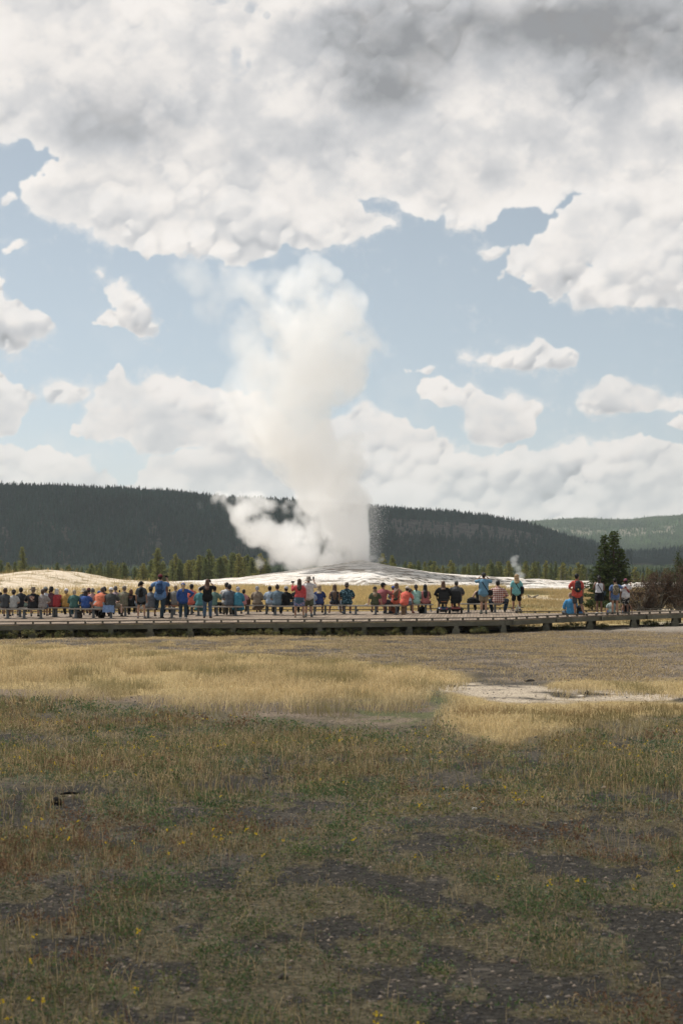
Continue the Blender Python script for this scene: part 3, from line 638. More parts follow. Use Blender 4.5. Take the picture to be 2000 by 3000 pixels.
for nm, r in RIDGES.items():
    p = np.concatenate([np.arange(-3500, -300, 80), np.arange(-300, 2300, 6), np.arange(2300, 4500, 80)])
    s = np.concatenate([np.linspace(0, 1, 70), np.linspace(1.03, 2, 10)])
    P_, S_ = np.meshgrid(p, s)
    x, y, z, prof = ridge_xyz(r, P_, S_)
    cg_ = np.zeros(x.shape + (3,)) + C(.022, .030, .025)
    nn = fbm2(P_ / 60 + 3, S_ * 9, 5); ns = fbm2(P_ / 16, S_ * 10, 4)
    if nm == 'near':
        rock = sst(1090, 1160, P_) * sst(1660, 1560, P_) * sst(.47, .50, prof + (ns - .5) * .05) * sst(.83, .79, prof + (ns - .5) * .05)
        scree = sst(1060, 1200, P_) * sst(1680, 1600, P_) * sst(.1, .2, prof) * sst(.49, .46, prof) * sst(.40, .56, nn)
        scree = np.maximum(scree, sst(.57, .66, fbm2(P_ / 45 + 30, S_ * 7 + (P_ / 400), 4)) * sst(.62, .45, prof) * .8)
        cg_ = mixc(cg_, C(.098, .088, .078), rock); cg_ = mixc(cg_, C(.09, .08, .066), scree)
        HC[nm] = lambda p_, s_, pr: (sst(1090, 1160, p_) * sst(1660, 1560, p_) * sst(.46, .50, pr) * sst(.83, .79, pr) * .93, sst(1060, 1200, p_) * sst(1690, 1600, p_) * sst(.1, .2, pr) * sst(.49, .46, pr) * sst(.40, .56, fbm2(p_ / 60 + 3, s_ * 9, 5)) * .8)
    elif nm == 'far':
        rk = sst(.50, .58, fbm2(P_ / 40 + 3, S_ * 12, 4)) * sst(.50, .56, prof) * sst(.80, .70, prof)
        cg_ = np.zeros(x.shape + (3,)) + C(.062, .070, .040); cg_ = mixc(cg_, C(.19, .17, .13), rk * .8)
    nr_, nc_ = x.shape
    i_ = np.arange(nr_ - 1)[:, None] * nc_ + np.arange(nc_ - 1)[None]
    o = npmesh('hill', np.stack([x, y, z], -1).reshape(-1, 3), np.stack([i_, i_ + 1, i_ + nc_ + 1, i_ + nc_], -1).reshape(-1, 4), hm, col=cg_.reshape(-1, 3), smooth=True)
    tag(o, kind='structure')
    n = {'near': 66000, 'middle': 16000, 'far': 34000}[nm]
    p0, p1 = {'near': (-500, 1850), 'middle': (1380, 2500), 'far': (1380, 2500)}[nm]
    pp = RR.uniform(p0, p1, n); ss = RR.uniform(.0, 1.05, n)
    keep = np.ones(n, bool)
    x, y, z, prof = ridge_xyz(r, pp, ss)
    if nm == 'near':
        a, b_ = HC[nm](pp, ss, prof)
        sc2 = sst(.57, .66, fbm2(pp / 45 + 30, ss * 7 + (pp / 400), 4)) * sst(.62, .45, prof) * .75
        keep = RR.random(n) > np.maximum(np.maximum(a, b_), sc2)
    if nm == 'far':
        rk = sst(.50, .58, fbm2(pp / 40 + 3, ss * 12, 4)) * sst(.50, .56, prof) * sst(.80, .70, prof)
        keep = RR.random(n) > rk * .75
    m = keep.sum(); hh = np.clip(RR.lognormal(1.70, .36, m), 2.5, 11) * (1.0 if nm == 'near' else 1.15)
    hh = hh * np.where(ss[keep] > .90, .62, 1)
    K = RR.choice([0, 1, 2], m, p=[.56, .37, .07])
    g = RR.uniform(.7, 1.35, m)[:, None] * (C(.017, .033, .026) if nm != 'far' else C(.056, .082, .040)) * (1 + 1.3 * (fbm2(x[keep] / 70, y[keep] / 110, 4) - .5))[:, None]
    g = g + RR.random((m, 1)) * C(.008, .004, 0)
    g[K == 2] = C(.060, .058, .054) * RR.uniform(.6, 1.2, ((K == 2).sum(), 1))
    wd_ = wood('forest', x[keep], y[keep], z[keep] - .5, hh, g, K)
    tag(wd_, kind='stuff')
# valley floor wood right of the treeline and between meadow and ridges
n = 9000
pp = RR.uniform(-300, 2300, n); dd = RR.uniform(480, 1100, n) ; x = (pp - 1000) / F * dd; z = gz(x, dd)
g = RR.uniform(.7, 1.3, n)[:, None] * C(.042, .056, .032)
tag(wood('forest', x, dd, z - .3, RR.uniform(3.2, 5.5, n), g, RR.choice([0, 1, 2], n, p=[.5, .42, .08])), kind='stuff')

# ------------------------------------------------------------------ clouds high overhead, above the picture, that shade the slopes and the foreground
def cloud_mesh(cx, cy_, cz, rx, ry, rz_, seed):
    bm = bmesh.new(); rnd = random.Random(seed)
    bmesh.ops.create_icosphere(bm, subdivisions=5, radius=1)
    co = np.array([v.co[:] for v in bm.verts])
    nz = fbm3(co[:, 0] * 1.7 + seed + 20, co[:, 1] * 1.7 + 20, co[:, 2] * 1.7 + 20, 5)
    for v, k in zip(bm.verts, nz):
        q = .55 + .95 * float(k); v.co = Vector((v.co.x * rx * q, v.co.y * ry * q, (v.co.z if v.co.z > 0 else v.co.z * .35) * rz_ * q))
    me = bpy.data.meshes.new('cloud'); bm.to_mesh(me); bm.free()
    me.polygons.foreach_set('use_smooth', np.ones(len(me.polygons), bool))
    me.materials.append(M_((.85, .85, .86), 1.0, 'plain', sc=.001, spec=0))
    o = bpy.data.objects.new('cloud', me); COL.objects.link(o); o.location = (cx, cy_, cz); return o
def shade_cloud(tx, ty, tz, h, rx, ry, seed, rz_=90):
    k = (h - tz) / SDIR.z
    o = cloud_mesh(tx + SDIR.x * k, ty + SDIR.y * k, h, rx, ry, rz_, seed)
    tag(o, kind='structure')
shade_cloud(-6, -71, 0, 3000, 160, 66, 4, 40)        # over the photographer
shade_cloud(-330, 1330, 40, 1700, 640, 420, 8, 120)      # over the near ridge, left
shade_cloud(430, 1560, 40, 1750, 420, 460, 15, 120)      # over the near ridge, right, and the middle slope
shade_cloud(900, 2150, 0, 1900, 420, 260, 21)
# ------------------------------------------------------------------ boardwalk
DZ = -0.9                                            # top of the decking
FRONT = [(-500, 53.2), (0, 54.4), (500, 55.8), (1000, 56.8), (1250, 57.6), (1475, 58.5), (1750, 62.6), (2000, 65.6), (2400, 71.5)]
BACK = [(-500, 62.8), (0, 64.4), (500, 66.9), (1000, 67.2), (1250, 68.2), (1530, 69.9), (1512, 65.0), (1650, 65.3), (1740, 66.2), (1850, 67.6), (2000, 68.9), (2400, 74.5)]
FP = [Vector((pxx(p, d), d, 0)) for p, d in FRONT]; BP = [Vector((pxx(p, d), d, 0)) for p, d in BACK]
dk = bpy.data.materials.new('decking'); dk.use_nodes = True; t = dk.node_tree; b = t.nodes['Principled BSDF']; b.inputs['Roughness'].default_value = .8
b.inputs['Specular IOR Level'].default_value = .2
tcn = t.nodes.new('ShaderNodeTexCoord'); s_ = t.nodes.new('ShaderNodeSeparateXYZ'); L(t, tcn.outputs['Object'], s_.inputs[0])
uu = MA(t, 'DIVIDE', MA(t, 'SUBTRACT', s_.outputs[0], MA(t, 'MULTIPLY', s_.outputs[1], .10)), .142)
idn = MA(t, 'FLOOR', uu); fr = MA(t, 'FRACT', uu)
row = MA(t, 'FLOOR', MA(t, 'DIVIDE', MA(t, 'ADD', s_.outputs[1], MA(t, 'MULTIPLY', idn, 1.37)), 3.6))
wn_ = t.nodes.new('ShaderNodeTexWhiteNoise'); wn_.noise_dimensions = '2D'
cx_ = t.nodes.new('ShaderNodeCombineXYZ'); L(t, idn, cx_.inputs[0]); L(t, row, cx_.inputs[1]); L(t, cx_.outputs[0], wn_.inputs['Vector'])
pc = RAMP(t, wn_.outputs['Value'], [(0, (.19, .143, .102)), (.5, (.245, .186, .135)), (1, (.29, .225, .165))])
mpn = t.nodes.new('ShaderNodeMapping'); mpn.inputs['Scale'].default_value = (8, .9, 1); L(t, tcn.outputs['Object'], mpn.inputs[0])
pc = MIX(t, 1.0, pc, RAMP(t, NOISE(t, mpn.outputs[0], 2.5, 5, .65), [(.3, .7), (.7, 1.15)]), 'MULTIPLY')
pc = MIX(t, MA(t, 'MULTIPLY', RAMP(t, NOISE(t, tcn.outputs['Object'], .35, 4, .6), [(.4, 0.0), (.7, 1.0)]), .35), pc, (.12, .095, .075))
gap = MA(t, 'ADD', MA(t, 'LESS_THAN', fr, .075), MA(t, 'GREATER_THAN', fr, .965), clamp=True)
L(t, MIX(t, MA(t, 'MULTIPLY', gap, .88), pc, (.03, .024, .02)), b.inputs['Base Color'])
WOOD = M_('#75715f', .9, 'wood', '#595749'); WOODL = M_('#5f584c', .85, 'wood', '#4d483f'); PALE = M_('#b3aba0', .7, 'wood', '#938c82')
bw = empty('boardwalk', (0, 60, DZ), label='long timber boardwalk on low piers running the whole width of the view', cat='boardwalk')
def loc_(v, z=0.0): return Vector((v.x, v.y - 60, z))
# deck slab, a polygon with thickness
bm = bmesh.new(); ring = [loc_(v) for v in FP] + [loc_(v) for v in reversed(BP)]
tv = [bm.verts.new(p) for p in ring]; f_ = bm.faces.new(tv)
if f_.normal.z < 0: f_.normal_flip()
bm.normal_update()
ex = bmesh.ops.extrude_face_region(bm, geom=[f_]); bmesh.ops.translate(bm, vec=(0, 0, -.045), verts=[g for g in ex['geom'] if isinstance(g, bmesh.types.BMVert)])
bmesh.ops.recalc_face_normals(bm, faces=bm.faces[:])
me = bpy.data.meshes.new('decking'); bm.to_mesh(me); bm.free(); me.materials.append(dk)
o = bpy.data.objects.new('decking', me); COL.objects.link(o); o.parent = bw
def along(P, step, start=0.0):
    out = []; d = start
    for a, c in zip(P, P[1:]):
        l_ = (c - a).length; u = (c - a) / l_
        while d < l_: out.append((a + u * d, u)); d += step
        d -= l_
    return out
BLOCKS = []; rail = MB(); fas = MB(); ends = MB()
rnd = random.Random(5)
def run(P, inset, do_fascia):
    for a, c in zip(P, P[1:]):
        u = (c - a).normalized(); nrm = Vector((-u.y, u.x, 0)); l_ = (c - a).length; ang_ = math.atan2(u.y, u.x)
        n = max(1, round(l_ / 3.6))
        for i in range(n):
            q0 = a + u * (l_ * i / n); q1 = a + u * (l_ * (i + 1) / n); mid = (q0 + q1) / 2 + nrm * inset
            rail.box(loc_(mid, .088 + rnd.uniform(-.004, .004)), (l_ / n - .012, .085, .038), ang_, bev=.006)
            if do_fascia:
                mf = (q0 + q1) / 2 - nrm * .045
                fas.box(loc_(mf, -.140 + rnd.uniform(-.004, .0)), (l_ / n - .006, .05, .185), ang_, bev=.006)
                mf2 = (q0 + q1) / 2 + nrm * .25
                fas.box(loc_(mf2, -.16), (l_ / n - .01, .06, .16), ang_)
    for q, u in along(P, .66, .2):
        nrm = Vector((-u.y, u.x, 0)); BLOCKS.append((loc_(q + nrm * inset, .033), math.atan2(u.y, u.x)))
    if do_fascia:
        for q, u in along(P, .142, .0):
            nrm = Vector((-u.y, u.x, 0)); ends.box(loc_(q - nrm * (.01 + rnd.uniform(0, .02)), -.024), (.125, .10, .038), math.atan2(u.y, u.x))
run(FP, .09, True)
run(BP[:6], -.09, False); run([BP[5] + Vector((-.3, 0, 0)), BP[6] + Vector((0, .2, 0))], 0, False); run(BP[6:], -.05, False)
rail.build('curb_rail', WOODL, bw); 
BLOCKS.sort(key=lambda q: (abs(q[0].x / (q[0].y + 60)) > .245, q[0].y)); rest = MB()
for i, (q, an_) in enumerate(BLOCKS):
    if i < 100: m = MB(); m.box((0, 0, 0), (.075, .08, .068), bev=.004); o = m.build('curb_block', WOOD, bw, loc=q); o.rotation_euler.z = an_
    else: rest.box(q, (.075, .08, .068), an_)
tag(rest.build('curb_block', WOOD, bw), kind='stuff')
fas.build('fascia_beam', WOOD, bw); ends.build('board_ends', M_('#7d6e5e', .85, 'wood', '#62564a'), bw)
def at_front(p, off=0.0):
    d = np.interp(p, [a for a, _ in FRONT], [c for _, c in FRONT]) + off
    return float(pxx(p, d)), float(d)
PIER = [-25, 98, 208, 326, 441, 558, 684, 808, 936, 1065, 1198, 1334, 1473, 1597, 1725, 1853, 1974, 2100]
for i, p in enumerate(PIER):
    x, d = at_front(p, .10); g = gz1(x, d) - .12; m = MB(); top = -.23
    hgt_ = top - (g - DZ); k = 3; w0 = .30 if i % 3 else .24
    m.box((x, d - 60, top - .06), (.19, .34, .12), .05)
    zz = top - .12; w = w0; nb = max(2, round((hgt_ - .12) / .105)); hb = (hgt_ - .12) / nb
    for j in range(nb):
        m.box((x + rnd.uniform(-.012, .012), d - 60 + rnd.uniform(-.01, .01), zz - hb * (j + .5)), (w + rnd.uniform(-.015, .02) + .02 * j, .36, hb - .006), rnd.uniform(-.04, .04), bev=.008)
    m.build('pier', M_('#77735f', .95, 'wood', '#56564a'), bw)
    m = MB(); x2, d2 = at_front(p + 8, 3.6); g2 = gz1(x2, d2) - .1
    m.box((x2, d2 - 60, (top + g2 - DZ) / 2), (.3, .34, top - (g2 - DZ))); m.build('pier', M_('#5c594b', .95, 'wood', '#3f3f35'), bw)
# joists below the deck keep the underside dark
m = MB()
for p in PIER[::1]:
    x, d = at_front(p, 3.0); m.box((x, d - 60, -.14), (.09, 5.6, .18), .05)
m.build('joists', WOOD, bw)
# loose timber frame (hinged ramp curb) at the jog of the back edge
jr = empty('timber_ramp_frame', (pxx(1531, 67.2), 67.2, DZ), label='low open timber frame at the corner where the boardwalk narrows', cat='curb frame')
m = MB(); m.tube([(-.42, -2.2, .20), (.10, 2.6, .22)], [(.06, .02)] * 2, n=4); m.tube([(-.42, -2.2, .06), (.1, 2.6, .08)], [(.04, .02)] * 2, n=4); m.build('top_rail', WOODL, jr)
for k in range(6): f_ = k / 5; m = MB(); m.box((-.42 + .52 * f_, -2.2 + 4.8 * f_, .11), (.05, .08, .14), bev=.004); m.build('block', WOODL, jr)

# ------------------------------------------------------------------ benches
def bench(px0, px1, fy, label, legs=None):
    d = 10833.0 / (fy - 1630); s = F / d; L_ = (px1 - px0) / s; cx = pxx((px0 + px1) / 2, d)
    r = empty('bench', (cx, d, DZ), 0, label=label, cat='bench', group='benches along the boardwalk')
    m = MB()
    for k in (-1, 0, 1):
        m.box((0, k * .128, .40 + (0 if k else .004)), (L_ + rnd.uniform(-.02, .02), .12, .058), bev=.018)
    m.build('seat', PALE, r)
    lp = legs if legs else [px0 + (px1 - px0) * q for q in ((.14, .5, .86) if L_ > 1.8 else (.18, .82))]
    for p in lp:
        q = MB(); x = (p - (px0 + px1) / 2) / s
        q.box((x, -.02, .20), (.095, .12, .36), bev=.006); q.box((x, 0, .365), (.07, .34, .035)); q.box((x, -.02, .012), (.24, .2, .024), bev=.004)
        q.build('leg', M_('#6c7276', .8, 'wood', '#585c5e'), r)
    return d
BD = {}
for nm, a, b_, fy, legs, lab in [
    ('B0', -120, -6, 1812, None, 'grey bench cut off by the left edge of the view'),
    ('B1', 1, 132, 1812.5, (24, 72, 121), 'front bench at the far left, carrying the three men in charcoal, grey and black'),
    ('B2', 35, 214, 1808, (158, 166, 213 - 5, 60), 'bench behind the leftmost one, under the people in red and mustard'),
    ('B3', 201, 344, 1811.5, (223, 275, 326), 'front bench with a blue cloth hanging over its right end'),
    ('B4', 340, 436, 1806, (357, 368), 'rear bench under the camouflage shirt and the black hoodie'),
    ('B5', 411, 528, 1810.5, (435, 473, 504), 'bench behind the man with the blue backpack'),
    ('B6', 474, 578, 1801, (511, 562), 'rear bench under the grey tee and the coral tee'),
    ('B7', 559, 712, 1804.5, (582, 636, 691), 'bench carrying the two women in teal and turquoise dresses'),
    ('B8', 710, 789, 1799.8, (727, 781), 'bench carrying the woman in the beige dress and a brown bag'),
    ('B9', 785, 943, 1802.5, (807, 865, 921), 'bench behind the standing woman in red and man in white'),
    ('B10', 938, 1022, 1799.5, (953, 1009), 'bench under the long haired woman in the dark floral dress'),
    ('B11', 1018, 1180, 1801, (1042, 1100, 1160), 'bench whose right end carries the man in the orange red tee'),
    ('B12', 1119, 1268, 1797, (1130, 1188, 1246), 'bench under the mint top and the pink sleeveless dress'),
    ('B13', 1348, 1470, 1794.5, (1371, 1449), 'bench beside the two mobility scooters, with a black bag on it'),
]:
    BD[nm] = bench(a, b_, fy, lab, legs)
def deck_thing(name, px, fy, z=0.0, **kw):
    d = 10833.0 / (fy - 1630); return empty(name, (pxx(px, d), d, DZ + z), **kw), d

# ------------------------------------------------------------------ small signs with the wheelchair mark on the back curb
def wheelchair_sign(px, d, label):
    r = empty('accessible_sign', (pxx(px, d), d, DZ), .0, label=label, cat='sign', group='small wheelchair signs')
    m = MB(); m.box((0, 0, .23), (.15, .012, .24), bev=.003); m.build('panel', M_('#e4e2dc', .5, 'paint'), r)
    m = MB(); m.box((0, .02, .1), (.03, .03, .2)); m.build('post', WOOD, r)
    m = MB(); k = .85
    def P(x, z): return (x * k, -.0095, .23 + z * k)
    m.ball(P(-.012, .082), (.013, .003, .013), 10, 6)
    m.tube([P(-.014, .062), P(-.008, .0)], .009, n=6); m.tube([P(-.008, .002), P(.030, .0), P(.046, -.062), P(.064, -.056)], .008, n=6); m.tube([P(-.012, .038), P(.022, .036)], .007, n=6)
    arc = [P(-.008 + .044 * math.cos(a), -.036 + .044 * math.sin(a)) for a in np.linspace(2.2, 5.9, 12)]
    m.tube(arc, .007, n=6); m.build('wheelchair_mark', M_('#16181a', .6), r)
wheelchair_sign(499, 66.6, 'small white wheelchair sign under the bench of the grey tee')
wheelchair_sign(507.5, 66.6, 'small white wheelchair sign right of its twin near the woman in royal blue')
wheelchair_sign(994, 66.9, 'small white wheelchair sign behind the legs of the floral dress woman')
wheelchair_sign(1003.5, 66.9, 'small white wheelchair sign left of the bench post under the brim hat man')
wheelchair_sign(1481.5, 69.2, 'small white wheelchair sign right of the plaid shirt man')
# ------------------------------------------------------------------ people
SK = {'l': '#c79a7c', 'm': '#b07f5e', 'd': '#7d553c', 'p': '#d2a68c', 't': '#9c6a4a'}
ARM = {  # elbow and wrist measured from the shoulder (outward, forward, up), metres of a 1.75 m body
 'down': ((.05, -.01, -.29), (.06, .05, -.54)), 'lap': ((.07, .05, -.27), (-.07, .27, -.33)), 'wide': ((.13, .06, -.25), (-.05, .27, -.34)),
 'phone': ((.08, .13, -.24), (-.02, .27, -.02)), 'high': ((.11, .14, -.10), (.03, .24, .15)), 'cam': ((.16, .12, -.13), (-.06, .25, .10)),
 'hip': ((.23, -.03, -.19), (.04, .06, -.37)), 'knee': ((.06, .19, -.24), (-.02, .42, -.36)), 'point': ((.17, .16, -.14), (.36, .27, .06)),
 'hug': ((.24, .05, -.05), (.48, .08, -.02)), 'face': ((.14, .16, -.03), (-.05, .16, .17)), 'akimbo': ((.27, .0, -.17), (.10, .08, -.33)),
 'raise': ((.12, .13, -.16), (.12, .26, .08)), 'shoulder': ((.2, .03, -.13), (.40, .10, -.16)), 'prop': ((.10, -.10, -.27), (.14, -.16, -.50)), 'cross': ((.07, .05, -.27), (-.15, .22, -.22))}
TORSO = [(-.09, .135, .10), (-.02, .165, .122), (.07, .158, .118), (.17, .142, .106), (.28, .152, .112), (.38, .170, .115), (.46, .168, .098), (.51, .115, .080), (.55, .062, .062), (.63, .054, .057)]
NP = 0
HEADS = {}
def person(px, fy, top, label, pose='sit', b=1.0, skin='m', hair=('short', '#2c2018'), hat=None, up=('tee', '#444444'), lo=('pants', '#2b3038'),
           arms=('lap', 'lap'), lean=.12, shoes='#2c2a2a', rot=0.0, dd=0.0, group=None, socks=None, kid=False, head=0.0, legs=None, tilt=0.0, mat=None, H=None, skirt=.60, stance=1.0):
    d = (10833.0 / (fy - 1630)) if not isinstance(fy, str) else BD[fy]
    d += dd; s = F / d; vis = (1630 + 2.6 * s - top) / s - (.03 if hat else .012)
    if H is None: H = {'stand': vis, 'sit': (vis - .43) / (.80 / 1.75), 'floor': (vis - .02) / (.80 / 1.75), 'scoot': 1.75}[pose]
    H = max(.95, min(2.02, H)); k = H / 1.75
    if pose == 'sit' and not kid: lean = lean
    r = empty('person', (pxx(px, d), d, DZ), R(rot), label=label, cat='person', group=group or ('people seated on the benches' if pose in ('sit',) else None))
    if pose == 'stand': pz_ = .93 * k; seat = 0
    elif pose == 'sit': pz_ = .43 + .085 * k
    elif pose == 'scoot': pz_ = .56 + .085
    else: pz_ = .10 * k
    bx = b
    def T(z, y=0.0): return Vector((tilt * z * k, (lean * z * 1.0 + (0.10 * lean) * (z > .4)) * k + y, pz_ + z * k * math.sqrt(max(.5, 1 - (lean * .8) ** 2))))
    tor = [(T(z), (rx * bx * k if z < .5 else rx * (1 + (bx - 1) * .4) * k, ry * (bx ** 1.3) * k if z < .5 else ry * k)) for z, rx, ry in TORSO]
    shp = T(.475); hc = T(.715) + Vector((tilt * .02, .012, 0)); tp = T(.63)
    body = MB(); body.tube([p for p, _ in tor], [q for _, q in tor], n=14)
    hr = Vector((.083, .098, .108)) * (k ** .6)
    Mh = Matrix.Rotation(R(head), 3, 'Z')
    body.ball(hc, tuple(hr), 14, 10, Mh)
    body.ball(hc + Mh @ Vector((0, hr.y * .38, -hr.z * .52)), (hr.x * .62, hr.y * .55, hr.z * .46), 10, 8, Mh)
    body.tube([hc + Mh @ Vector((0, hr.y * .93, hr.z * .12)), hc + Mh @ Vector((0, hr.y * 1.16, -hr.z * .16))], [.009, .014], n=6)
    for sx in (-1, 1):
        body.ball(hc + Mh @ Vector((sx * hr.x * 1.0, .0, -.012)), (.013, .022, .034), 8, 6, Mh)
    # arms
    A = []
    wsh = .178 * (1 + (bx - 1) * .75) * k
    for sx, ap in ((-1, arms[0]), (1, arms[1])):
        e, w = ARM[ap]; sh = shp + Vector((sx * wsh, 0, 0)); kk = k
        el_ = sh + Vector((sx * (e[0] + .06 * (bx - 1)), e[1], e[2])) * kk; wr = sh + Vector((sx * w[0], w[1], w[2])) * kk
        if pose in ('sit', 'floor', 'scoot') and ap in ('lap', 'wide', 'knee', 'cross'): wr.z = max(wr.z, pz_ + .12 * k); wr.z = min(wr.z, pz_ + .26 * k)
        fb = 1 + (bx - 1) * .7
        body.tube([sh + Vector((-sx * .03, 0, .0)), sh.lerp(el_, .35), el_, el_.lerp(wr, .4), wr], [.056 * k * fb, .050 * k * fb, .038 * k * fb, .039 * k * fb, .026 * k], n=10)
        dr = (wr - el_).normalized(); sd = dr.cross(Vector((0, 0, 1)));  sd = sd.normalized() if sd.length > .1 else Vector((1, 0, 0))
        pal = wr + dr * .045 * k; body.tube([wr, pal, wr + dr * .085 * k], [(.026 * k, .02 * k), (.040 * k, .017 * k), (.038 * k, .014 * k)], side=sd, n=8)
        curl = sd.cross(dr); curl = curl if curl.z < 0 else -curl
        for q in range(4):
            b0 = wr + dr * .08 * k + sd * (.027 - .018 * q) * k; ln = (.066, .076, .070, .054)[q] * k
            body.tube([b0, b0 + dr * ln * .5 + curl * .008, b0 + dr * ln * .85 + curl * .03], [.0095, .009, .0075], n=6)
        tb = wr + dr * .03 * k + sd * .032 * k; body.tube([tb, tb + sd * .028 * k + dr * .022 * k, tb + sd * .032 * k + dr * .052 * k], [.012, .011, .009], n=6)
        A.append((sx, sh, el_, wr, fb, ap))
    # legs
    LG = []
    for sx in (-1, 1):
        hp = T(0) + Vector((sx * .088 * bx * k, 0, -.02))
        if pose == 'stand':
            st_ = .105 * stance * (1 + (bx - 1) * .5)
            kn = Vector((sx * (st_ + .005) * k, .03, .49 * k)); an = Vector((sx * (st_ + .02) * k, -.01, .085 * k)); ft = Vector((sx * .25, 1, 0))
            if legs and legs.get(sx): kn, an = legs[sx]; kn = Vector(kn) * k; an = Vector(an) * k
        else:
            kz = pz_ + .02 * k
            wd = .13 * (1 + (bx - 1) * .8)
            if pose == 'floor': kn = hp + Vector((sx * .06, .42 * k, .02)); an = Vector((kn.x, kn.y + .06, kn.z - .38 * k))
            elif pose == 'scoot': kn = Vector((sx * .14, .42, .60)); an = Vector((sx * .17, .52, .26))
            else: kn = Vector((sx * wd * k, .43 * k, kz)); an = Vector((sx * (wd - .01) * k, .40 * k, max(.085 * k, kz - .41 * k)))
            ft = Vector((sx * .15, 1, 0))
            if legs and legs.get(sx): dk_, da_ = legs[sx]; kn = kn + Vector(dk_); an = an + Vector(da_)
        fb = 1 + (bx - 1) * .8; ft.normalize()
        rl = [(.088 * k * fb), .070 * k * fb, .053 * k * (1 + (fb - 1) * .6), .054 * k * fb, .036 * k]
        body.tube([hp, hp.lerp(kn, .5), kn, kn.lerp(an, .35) - Vector((0, .012, 0)), an], rl, n=10)
        body.tube([an, an + Vector((0, 0, -.03 * k)) - ft * .03 * k, an + ft * .13 * k + Vector((0, 0, -.055 * k))], [.034 * k, .036 * k, (.036 * k, .022 * k)], n=8)
        LG.append((sx, hp, kn, an, ft, fb))
    body.build('body', M_(SK[skin], .6, 'skin', spec=.35), r, remesh=.0115)
    for sx in (-1, 1): eyes = MB(); eyes.ball(hc + Mh @ Vector((sx * hr.x * .42, hr.y * .88, .006)), .0125, 8, 6); eyes.build('eye', M_('#2a211c', .3, spec=.5), r)
    lips = MB(); lips.tube([hc + Mh @ Vector((x_, hr.y * .90, -hr.z * .48)) for x_ in (-.022, 0, .022)], [(.004, .004), (.006, .007), (.004, .004)], n=6); lips.build('lips', M_('#a2604f', .5), r)
    # clothing -------------------------------------------------
    kind_u, cu = up[0], up[1]; mu = M_(cu, .9, up[2] if len(up) > 2 else 'cloth', up[3] if len(up) > 3 else None, up[4] if len(up) > 4 else 1.0)
    kind_l, cl = lo[0], lo[1]; ml = M_(cl, .9, lo[2] if len(lo) > 2 else 'cloth', lo[3] if len(lo) > 3 else None, lo[4] if len(lo) > 4 else 1.0)
    g = MB(); inf = .017
    hem = -.10 if kind_l not in ('none',) and pose == 'stand' else -.03
    if kind_u == 'crop': hem = .06
    zs_ = [z for z, _, _ in TORSO if z >= hem - .02 and z <= .52]
    if kind_u in ('tank', 'crop'): zs_ = [z for z in zs_ if z <= .47]
    rr = []
    for z, rx, ry in TORSO:
        if z in zs_:
            loose = .012 if z < .3 else 0
            if pose == 'stand' and z < .1 and kind_u != 'crop': rx, ry = max(rx, .176), max(ry, .132)
            rr.append((T(z), ((rx * bx + loose) * k + inf, (ry * bx ** 1.3 + loose) * k + inf)))
    g.tube([p for p, _ in rr], [q for _, q in rr], n=16)
    if kind_u in ('tank', 'crop'):
        for sx in (-1, 1): g.tube([T(.40) + Vector((sx * .10 * k, -.10 * k, 0)), T(.52) + Vector((sx * .085 * k, -.01, 0)), T(.42) + Vector((sx * .09 * k, .1 * k, 0))], [(.026, .012)] * 3, n=6)
    for sx, sh, el_, wr, fb, ap in A:
        r0 = .062 * k * fb + .010
        if kind_u in ('tee', 'dress', 'shirt'): g.tube([sh - Vector((sx * .05, 0, 0)), sh.lerp(el_, .3), sh.lerp(el_, .78)], [r0, r0 - .002, r0 + .002], n=10)
        elif kind_u in ('long', 'hoodie', 'ldress'):
            x_ = .006 if kind_u != 'hoodie' else .016
            g.tube([sh - Vector((sx * .05, 0, 0)), sh.lerp(el_, .4), el_, el_.lerp(wr, .45), el_.lerp(wr, .93)], [r0 + x_, r0 - .004 + x_, .046 * k * fb + .012 + x_, .046 * k * fb + .006 + x_, .034 * k + .008], n=10)
    if kind_u == 'hoodie': g.tube([T(.50) + Vector((-.09, -.07, 0)), T(.54) + Vector((0, -.11, .0)), T(.50) + Vector((.09, -.07, 0))], [.035, .05, .035], n=8)
    if kind_u in ('shirt', 'tee', 'dress') : g.tube([T(.50), T(.545), ], [(.085 * k, .080 * k), (.070 * k, .070 * k)], n=10)
    def skirt_shape(m, hemz, fl):
        if pose == 'stand':
            z0 = pz_ + .12 * k; z1 = hemz * k
            m.tube([T(.14), T(.02), T(-.10) , Vector((0, 0, z1))], [(.150 * bx * k + .012, .112 * bx * k + .012), (.176 * bx * k + .016, .135 * bx * k + .014), (.19 * bx * k + .02 + fl * .3, .15 * bx * k + .02), (.19 * bx * k + fl, .155 * bx * k + fl * .6)], n=18, cap=False)
        else:
            sx0 = LG[0]; sx1 = LG[1]; ck = (sx0[2] + sx1[2]) / 2; wk = abs(sx1[2].x - sx0[2].x) / 2
            m.tube([T(.14), T(.03), T(0.0) + Vector((0, .06, -.01))], [(.150 * bx * k + .014, .112 * bx * k + .014), (.185 * bx * k + .02, .15 * k * bx), (.20 * bx * k + .03, .12 * k)], n=16)
            m.tube([T(0) + Vector((0, -.02, 0)), (T(0) + ck) / 2, ck + Vector((0, .03, .0))], [(.19 * bx * k + fl * .3, .115 * k), (.19 * bx * k + fl * .5, .11 * k), (wk + .08, .095 * k)], n=14)
            if hemz < .45:
                an_ = (sx0[3] + sx1[3]) / 2; q_ = ck.lerp(an_, min(.92, (.5 - hemz) / .42))
                m.tube([ck + Vector((0, -.02, 0)), q_ + Vector((0, -.04, 0))], [(wk + .085, .10), (wk + .11 + fl, .13)], n=14)
    if kind_u in ('dress', 'ldress', 'tankdress') or lo[0] == 'dress':
        skirt_shape(g, skirt if kind_u != 'ldress' else .22, .05)
